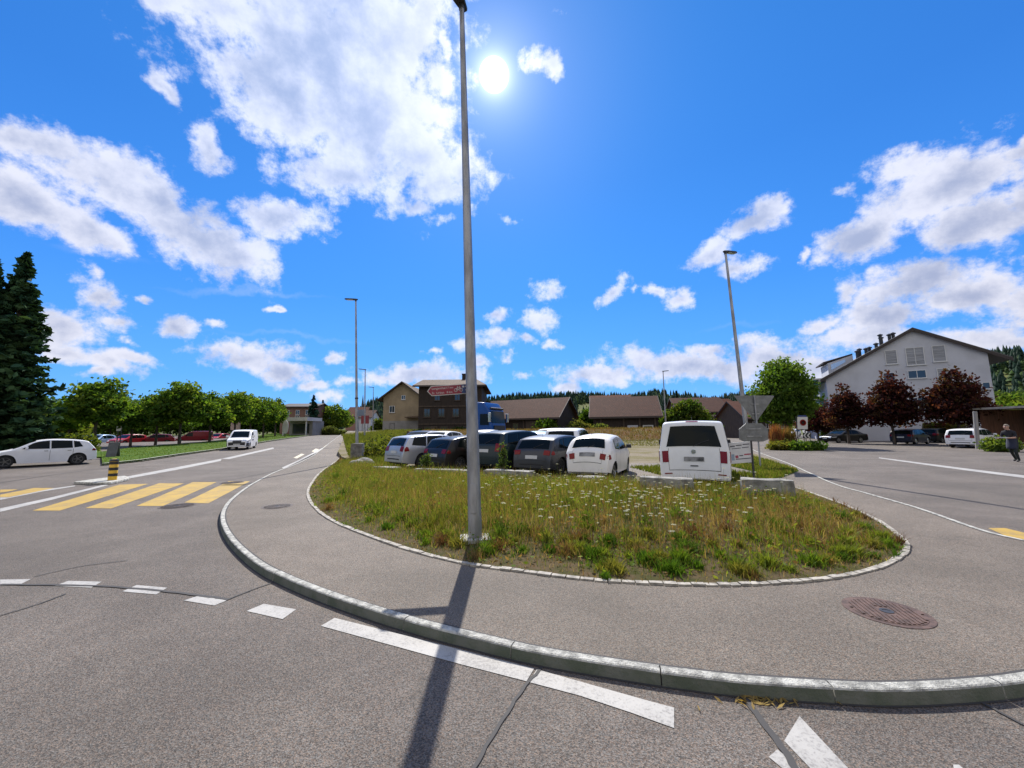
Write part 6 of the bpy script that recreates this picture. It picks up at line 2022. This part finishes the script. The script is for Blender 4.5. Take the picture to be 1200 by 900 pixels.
# short matted growth right up to the edging, and broad leaves that break up the blades
p = scatter(isl2, 70000, rng); dist, lush, dry = growth(p)
keep = rng.uniform(0, 1, len(p)) < np.where(dist < .9, .85, .3); p, dry = p[keep], dry[keep]; n = len(p)
pal_ = np.array([(.20, .13, .05), (.26, .19, .08), (.15, .10, .04), (.16, .17, .03), (.12, .15, .025), (.22, .20, .045)])
cols = pal_[rng.integers(0, 6, n)] * rng.uniform(.6, 1.3, (n, 1))
blades('matted_grass', 'short matted dry and green growth along the verge edging', p, rng.uniform(.015, .065, n), rng.uniform(.004, .011, n), cols, rng, 1.6, curl=.5)
p = scatter(isl2, 30000, rng); dist, lush, dry = growth(p)
fz = .5 + .5 * fbm(p, 2.4, 12)
keep = rng.uniform(0, 1, len(p)) < np.clip(fz * 1.2 - .15, 0, 1) * np.clip(dist * 1.5 + .2, 0, 1); p, dry, dist = p[keep], dry[keep], dist[keep]; n = len(p)
hz_ = zs_of(p) + rng.uniform(.01, 1, n) ** 1.4 * np.clip(.05 + dist * .16, .05, .30)
pal_ = np.array([(.12, .20, .025), (.17, .24, .03), (.09, .15, .02), (.21, .25, .04)]); pd_ = np.array([(.24, .15, .06), (.18, .11, .05)])
cols = np.where((rng.uniform(0, 1, n) < .1 + dry * .8)[:, None], pd_[rng.integers(0, 2, n)], pal_[rng.integers(0, 4, n)]) * rng.uniform(.65, 1.3, (n, 1))
v, q, c = leaf_quads(np.concatenate([p, hz_[:, None]], 1), .032, cols, rng, flat=.3, aspect=2.0)
tag(np_mesh('meadow_leaves', v, q, np.zeros((0, 3), int), c, M_grass), 'small broad leaves of herbs mixed into the verge meadow', 'herbs', kind='stuff')
# taller stalks with seed heads at the back
p = scatter(isl2, 15000, rng); dist, lush, dry = growth(p)
keep = (dist > .8) & (rng.uniform(0, 1, len(p)) < .25 + .6 * lush); p = p[keep]; n = len(p)
cols = np.array([(.22, .23, .05), (.28, .24, .09), (.16, .20, .035), (.24, .16, .06)])[rng.integers(0, 4, n)] * rng.uniform(.7, 1.3, (n, 1))
blades('tall_grass', 'taller thin grass stalks standing out of the verge meadow', p, rng.uniform(.25, .52, n), rng.uniform(.003, .006, n), cols, rng, .35)
# leafy low clumps near the edging
def clumps(name, label, cen, rad, nper, hh, pal, rng, w=(.010, .022)):
    P_, H_, C_ = [], [], []
    for (cx, cy), r_ in zip(cen, rad):
        k = int(nper * (r_ / .2) ** 1.5)
        a = rng.uniform(0, 6.283, k); q = np.abs(rng.normal(size=k)) * .5 * r_
        P_.append(np.stack([cx + np.cos(a) * q, cy + np.sin(a) * q], 1))
        H_.append(hh * (r_ / .2) ** .5 * rng.uniform(.5, 1.2, k) * np.exp(-(q / r_) ** 2 * .8))
        C_.append(np.array(pal)[rng.integers(0, len(pal))][None] * rng.uniform(.65, 1.35, (k, 1)))
    P_, H_, C_ = np.concatenate(P_), np.concatenate(H_), np.concatenate(C_)
    m_ = inside(isl2, P_); P_, H_, C_ = P_[m_], H_[m_], C_[m_]
    return blades(name, label, P_, H_, rng.uniform(*w, len(P_)), C_, rng, 1.1, curl=.35)
front_px = [(385, 590), (400, 588), (430, 600), (428, 612), (470, 612), (452, 596), (500, 630), (495, 622), (522, 632), (585, 635), (598, 640), (610, 630), (575, 643), (650, 648), (668, 650), (640, 646), (700, 655), (735, 655), (770, 658), (765, 662), (690, 640), (805, 650), (850, 655), (840, 645), (895, 640), (880, 615), (910, 625), (930, 618), (950, 640), (955, 660), (975, 655), (1000, 648), (1020, 640), (1035, 632), (1045, 640), (1010, 622), (990, 630), (965, 620), (985, 610), (940, 600), (960, 592), (1000, 605), (905, 662), (790, 640), (820, 665), (720, 668), (560, 650), (455, 620), (540, 640), (865, 670), (925, 668), (1050, 650), (1025, 652)]
cen = [tuple(G(x + random.uniform(-6, 6), y - 4, .15)[:2]) for x, y in front_px]
for _ in range(40):
    x, y = random.choice(front_px); q = G(x + random.uniform(-40, 40), y + random.uniform(-18, 6), .15); cen.append((q.x, q.y))
rad = [random.uniform(.09, .25) for _ in cen]
clumps('weed_clumps', 'fresh green leafy weed clumps along the front edge of the verge', cen, rad, 190, .15, [(.08, .16, .016), (.12, .20, .02), (.07, .13, .018), (.17, .22, .03), (.20, .20, .04)], rng)
p = scatter(isl2, 170, rng); d_ = line_dist(p)
cen = [tuple(q) for q in p[d_ > .7]]
clumps('meadow_weeds', 'broad-leaved weeds scattered through the verge meadow', cen, [random.uniform(.10, .24) for _ in cen], 110, .24, [(.10, .17, .022), (.15, .20, .03), (.07, .13, .02), (.18, .21, .035)], rng, (.008, .02))
p = scatter(isl2, 260, rng); d_, l_, dr_ = growth(p)
cen = [tuple(q) for q in p[(dr_ > .35)]]
clumps('dry_weeds', 'dry brown weed tufts in the withered part of the verge', cen, [random.uniform(.10, .22) for _ in cen], 120, .20, [(.16, .085, .04), (.21, .13, .06), (.12, .065, .035), (.25, .17, .08)], rng, (.004, .010))
# dry litter on the soil
p = scatter(isl2, 9000, rng); n = len(p); z = zs_of(p) + .004
v, q, c = leaf_quads(np.concatenate([p, z[:, None]], 1), .025, np.array([(.30, .22, .12), (.22, .14, .07), (.16, .10, .05)])[rng.integers(0, 3, n)] * rng.uniform(.6, 1.2, (n, 1)), rng, flat=.85, aspect=2.5)
tag(np_mesh('dry_litter', v, q, np.zeros((0, 3), int), c, M_grass), 'dry straw litter lying on the verge soil', 'litter', kind='stuff')
# white umbels
fl_px = [(600, 565), (640, 590), (655, 578), (668, 575), (690, 572), (705, 590), (720, 600), (735, 612), (752, 590), (770, 575), (780, 595), (800, 588), (812, 600), (760, 615), (700, 560), (730, 570), (790, 610), (820, 580), (840, 590), (570, 575), (610, 580), (590, 590), (850, 575), (870, 590), (680, 600), (648, 566), (745, 600), (775, 585), (660, 560), (880, 580)]
fv, fq, fc_, sv, sq, st, sc_ = [], [], [], [], [], [], []
pts_ = []
for i in range(300):
    x, y = random.choice(fl_px)
    q_ = G(x + random.gauss(0, 34), y + random.gauss(0, 12) + 16, .2); pts_.append((q_.x, q_.y))
pts_ = np.array(pts_); m_ = inside(isl2, pts_) & (line_dist(pts_) > .6); pts_ = pts_[m_]
zz = zs_of(pts_)
mbf, heads, hc = MB(), [], []
for (x, y), z0 in zip(pts_, zz):
    h = random.uniform(.30, .55); dx, dy = random.uniform(-.08, .08), random.uniform(-.08, .08)
    mbf.tube([(x, y, z0), (x + dx * .5, y + dy * .5, z0 + h * .6), (x + dx, y + dy, z0 + h)], .0028, 3, caps=False)
    r_ = random.uniform(.012, .040)
    k = int(14 + r_ * 900)
    a = rng.uniform(0, 6.283, k); rr2 = np.sqrt(rng.uniform(0, 1, k)) * r_
    heads.append(np.stack([x + dx + np.cos(a) * rr2, y + dy + np.sin(a) * rr2, z0 + h + .004 - rr2 ** 2 * 4 + rng.normal(size=k) * .002], 1))
    hc.append(np.repeat(np.array([[.62, .62, .55]]) * random.uniform(.8, 1.1), k, 0))
H_ = np.concatenate(heads)
v, q, c = leaf_quads(H_, .011, np.concatenate(hc), rng, flat=.7, aspect=1.2)
fl = tag(np_mesh('wildflowers', v, q, np.zeros((0, 3), int), c, M_petal), 'white umbel wildflowers scattered through the meadow in front of the cars', 'wildflowers', kind='stuff')
ob = mbf.build('flower_stems', mat('flower stem', (.08, .12, .03), .8), fl, recalc=False)
# tall leafy plants by the cars
for px, Y, h, lab, sd in [(588, 13.4, 1.15, 'tall leafy thistle in front of the dark green off-roader', 91), (500, 14.5, .75, 'yellow green weed in front of the black hatchback', 93)]:
    x = at_depth(px, Y)
    bushy('weed', lab, 'weed', [(0, 0, h * .4, .13, .13, h * .4), (.06, 0, h * .75, .08, .08, h * .25)], [(.06, .10, .03), (.08, .12, .03)], 48, 7, .055, sd, (x, Y, .2), .07, .2)
# straw blown against the kerb
n = 60
q_ = np.array([tuple(G(895 + random.gauss(0, 26), 822 + random.gauss(0, 4))[:2]) for _ in range(n)])
v, q, c = leaf_quads(np.concatenate([q_, np.full((n, 1), .012)], 1), .014, np.array([(.42, .30, .10), (.34, .24, .09)])[rng.integers(0, 2, n)], rng, flat=.9, aspect=5)
tag(np_mesh('straw', v, q, np.zeros((0, 3), int), c, M_grass), 'wisps of yellow straw on the road at the foot of the kerb', 'straw', kind='stuff')
# short grass on the lawns
def lawn_grass(poly, n, zo, label, rng, pal, hh=(.04, .10)):
    p = scatter(poly, n, rng)
    z = np.array([zo(a, b) if callable(zo) else zt(a, b) + zo for a, b in p])
    base = np.concatenate([p, z[:, None]], 1)
    h = rng.uniform(*hh, n); b = rng.uniform(0, 6.28, n)
    w_ = np.stack([np.cos(b), np.sin(b), np.zeros(n)], 1) * .03
    tip = base + np.stack([rng.normal(size=n) * .03, rng.normal(size=n) * .03, h], 1)
    v = np.stack([base - w_, base + w_, tip], 1).reshape(-1, 3); k = np.arange(n)[:, None] * 3
    c = np.array(pal)[rng.integers(0, len(pal), n)] * rng.uniform(.7, 1.3, (n, 1))
    tag(np_mesh('lawn_grass', v, np.zeros((0, 4), int), k + np.array([0, 1, 2]), np.repeat(c, 3, 0), M_grass), label, 'grass', kind='stuff')
lawn_grass(wedge + [(7.65, 11.9)], 9000, .10, 'bright green and yellow grass wedge beside the notice board', rng, [(.10, .16, .02), (.14, .17, .03), (.20, .19, .05)], (.05, .16))
lawn_grass(lawn, 14000, .12, 'mown lawn strip under the plane trees', rng, [(.075, .14, .012), (.10, .17, .015), (.12, .17, .02)], (.03, .07))
lot_edge = [(-8.71, 21.46), (-7.01, 18.70), (-4.78, 15.73), (-5.53, 21.25), (-9.56, 31.88), (-18.06, 48.88), (-21.25, 48.88), (-11.16, 26.56)]
lawn_grass(lot_edge, 16000, lot_z, 'rough yellow green grass strip along the pavement left of the parked cars', rng, [(.12, .15, .03), (.16, .17, .04), (.09, .13, .02)], (.08, .35))
lawn_grass([(-9, 38), (0, 37), (5, 36), (12, 36), (19, 37), (20, 42), (-10, 44)], 12000, bank_z, 'dry brown grass on the bank before the barns', rng, [(.20, .13, .05), (.17, .11, .05), (.15, .14, .045)], (.06, .28))
lawn_grass([(-21, 48), (-16, 40), (-9, 38.5), (-12, 48), (-14, 62), (-20, 62)], 9000, lot_z, 'rough green grass at the back left of the gravel lot', rng, [(.12, .16, .03), (.15, .16, .04)], (.1, .4))
lawn_grass([(2, 31), (14, 30), (17, 37), (1, 37)], 4000, lot_z, 'thin patches of grass at the back of the gravel lot', rng, [(.16, .15, .05), (.12, .14, .03)], (.04, .14))
lawn_grass([(5.4, 11.4), (8.9, 13.0), (7.5, 18), (5.0, 17)], 5000, lot_z, 'patchy green grass round the parked white van', rng, [(.10, .14, .02), (.14, .16, .03)], (.05, .2))

# ------------------------------------------------------------------ the person at the right edge
def person(label, loc, rz, h=1.70):
    o = thing('person', label, 'person', loc, rz)
    k = h / 1.70
    J = dict(pel=(0, 0, .93), sp1=(.03, 0, 1.08), sp2=(.10, 0, 1.24), ch=(.17, 0, 1.38), nk=(.22, 0, 1.47), hd0=(.25, 0, 1.53), hd1=(.27, 0, 1.62), hd2=(.265, 0, 1.69),
             lh=(0, .10, .89), lk=(.14, .12, .48), la=(.02, .12, .09), lf=(.16, .13, .045), rh=(0, -.10, .89), rk=(-.02, -.12, .47), ra=(-.22, -.12, .12), rf=(-.10, -.13, .045),
             ls=(.17, .19, 1.38), le=(.22, .25, 1.12), lw=(.44, .16, 1.10), lp=(.52, .13, 1.11), rs=(.17, -.19, 1.38), re=(.20, -.26, 1.12), rw=(.42, -.17, 1.08), rp=(.50, -.14, 1.09))
    E_ = [('pel', 'sp1'), ('sp1', 'sp2'), ('sp2', 'ch'), ('ch', 'nk'), ('nk', 'hd0'), ('hd0', 'hd1'), ('hd1', 'hd2'), ('pel', 'lh'), ('lh', 'lk'), ('lk', 'la'), ('la', 'lf'), ('pel', 'rh'), ('rh', 'rk'), ('rk', 'ra'), ('ra', 'rf'), ('ch', 'ls'), ('ls', 'le'), ('le', 'lw'), ('lw', 'lp'), ('ch', 'rs'), ('rs', 're'), ('re', 'rw'), ('rw', 'rp')]
    RAD = dict(pel=(.14, .17), sp1=(.12, .155), sp2=(.12, .16), ch=(.115, .16), nk=(.055, .055), hd0=(.075, .07), hd1=(.095, .078), hd2=(.06, .05), lh=(.095, .095), rh=(.095, .095), lk=(.062, .062), rk=(.062, .062), la=(.045, .045), ra=(.045, .045), lf=(.04, .05), rf=(.04, .05), ls=(.06, .06), rs=(.06, .06), le=(.045, .045), re=(.045, .045), lw=(.028, .032), rw=(.028, .032), lp=(.022, .04), rp=(.022, .04))
    names = list(J)
    vs = [J[n_] for n_ in names]; es = [(names.index(a), names.index(b)) for a, b in E_]
    rads = [RAD[n_] for n_ in names]
    def finger(root, base, d, side, L, curl):
        i0 = names.index(root)
        pr_ = i0; p_ = Vector(base)
        dd = Vector(d)
        for s_ in range(3):
            vs.append(tuple(p_)); rads.append((.0085, .0085)); es.append((pr_, len(vs) - 1)); pr_ = len(vs) - 1
            p_ = p_ + dd * (L / 2); dd = (dd + Vector((-.0, 0, -curl))).normalized()
    for root, sgn in (('lp', -1), ('rp', 1)):
        b = Vector(J[root])
        for j, L in enumerate((.068, .078, .074, .058)):
            finger(root, b + Vector((.035, (j - 1.5) * .020, -.002)), (1, (j - 1.5) * .08, -.1), sgn, L, .45)
        finger(root, b + Vector((.0, sgn * .040, .01)), (.75, sgn * .5, .15), sgn, .06, .2)
    me = bpy.data.meshes.new('body')
    me.from_pydata([tuple(c * k for c in v_) for v_ in vs], es, [])
    tmp = bpy.data.objects.new('tmp', me); COL.objects.link(tmp)
    md = tmp.modifiers.new('s', 'SKIN'); md.use_smooth_shade = True
    for i, sv_ in enumerate(me.skin_vertices[0].data):
        sv_.radius = (rads[i][0] * k, rads[i][1] * k); sv_.use_root = (i == 0)
    sd = tmp.modifiers.new('u', 'SUBSURF'); sd.levels = 2; sd.render_levels = 2
    bpy.context.view_layer.update()
    dg = bpy.context.evaluated_depsgraph_get()
    me2 = bpy.data.meshes.new_from_object(tmp.evaluated_get(dg))
    bpy.data.objects.remove(tmp)
    skin = mat('skin', (.42, .25, .18), .55); shirt = mat('black top', (.02, .02, .024), .9, var=.3, vscale=8); trou = mat('dark green trousers', (.018, .025, .022), .9, var=.3, vscale=8); shoe = mat('dark shoes', (.03, .022, .025), .6)
    me2.materials.clear()
    for m_ in (skin, shirt, trou, shoe): me2.materials.append(m_)
    for pl_ in me2.polygons:
        c = pl_.center / k
        arm = abs(c.y) > .10 and c.x > .18 and c.z < 1.30 and c.z > 1.0 and (c.x > .25)
        if c.z > 1.47 or arm: pl_.material_index = 0
        elif c.z > .96: pl_.material_index = 1
        elif c.z > .085: pl_.material_index = 2
        else: pl_.material_index = 3
        pl_.use_smooth = True
    me2.name = 'body'
    b = bpy.data.objects.new('body', me2); COL.objects.link(b); b.parent = o
    # hair cap, face, apron, held tray
    mb = MB()
    hc = Vector((.255, 0, 1.635)) * k
    rows = []
    for i in range(7):
        th = i / 6 * 1.75
        rows.append([hc + Vector((-.02 * k + .105 * k * math.sin(th) * math.cos(a) - (.012 * k if math.cos(a) > .3 else 0), .088 * k * math.sin(th) * math.sin(a), .105 * k * math.cos(th) + (.05 * k * max(0, math.cos(a)) * (th / 1.75) ** 2 * 1.6))) for a in [2 * math.pi * j / 16 for j in range(17)]])
    mb.grid(rows); mb.build('hair', mat('grey blond hair', (.26, .22, .17), .8, var=.3, vscale=30), o, True)
    for s_ in (-1, 1):
        mb = MB(); mb.lathe([(.001, -.012), (.010, -.006), (.012, 0), (.010, .006), (.001, .012)], 8, Matrix.Translation(Vector((.352, s_ * .032, 1.615)) * k)); mb.build('eye', M_dark, o, True)
        mb = MB(); mb.lathe([(.001, -.03), (.012, -.02), (.016, 0), (.012, .024), (.001, .032)], 8, Matrix.Translation(Vector((.262, s_ * .083, 1.605)) * k)); mb.build('ear', skin, o, True)
    mb = MB(); mb.lathe([(.020, -.022), (.012, 0), (.004, .028)], 8, Matrix.Translation(Vector((.362, 0, 1.592)) * k)); mb.build('nose', skin, o, True)
    mb = MB(); mb.box(Vector((.352, 0, 1.555)) * k, (.012, .045, .010)); mb.build('mouth', mat('lips', (.30, .12, .10), .5), o)
    mb = MB()
    rows = []
    for zz_, xx_, ww in ((1.30, .235, .10), (1.15, .19, .14), (1.0, .16, .17), (.88, .175, .19), (.7, .20, .19), (.6, .20, .18)):
        rows.append([Vector((xx_ - abs(f) ** 2 * .09, f * ww, zz_)) * k for f in (-1, -.6, -.2, .2, .6, 1)])
    mb.grid(rows); ap_ = mb.build('apron', mat('dark blue apron', (.03, .035, .06), .9), o, True)
    md = ap_.modifiers.new('solid', 'SOLIDIFY'); md.thickness = .008
    return o
pp = G(1191, 541.5)
person('grey-haired person in dark top and trousers walking along the road at the right edge', (pp.x, pp.y, .0), R(188), 1.72)
tl_ = thing('tray', 'small white tray carried in both hands by the walking person', 'tray', (pp.x - .50, pp.y - .07, 1.125), R(188))
mb = MB(); mb.box((0, 0, .0), (.20, .30, .012)); mb.build('base', M_rend, tl_)
for dx, dy, sx, sy in ((.1, 0, .012, .30), (-.1, 0, .012, .30), (0, .15, .20, .012), (0, -.15, .20, .012)):
    mb = MB(); mb.box((dx, dy, .015), (sx, sy, .035)); mb.build('rim', M_rend, tl_)
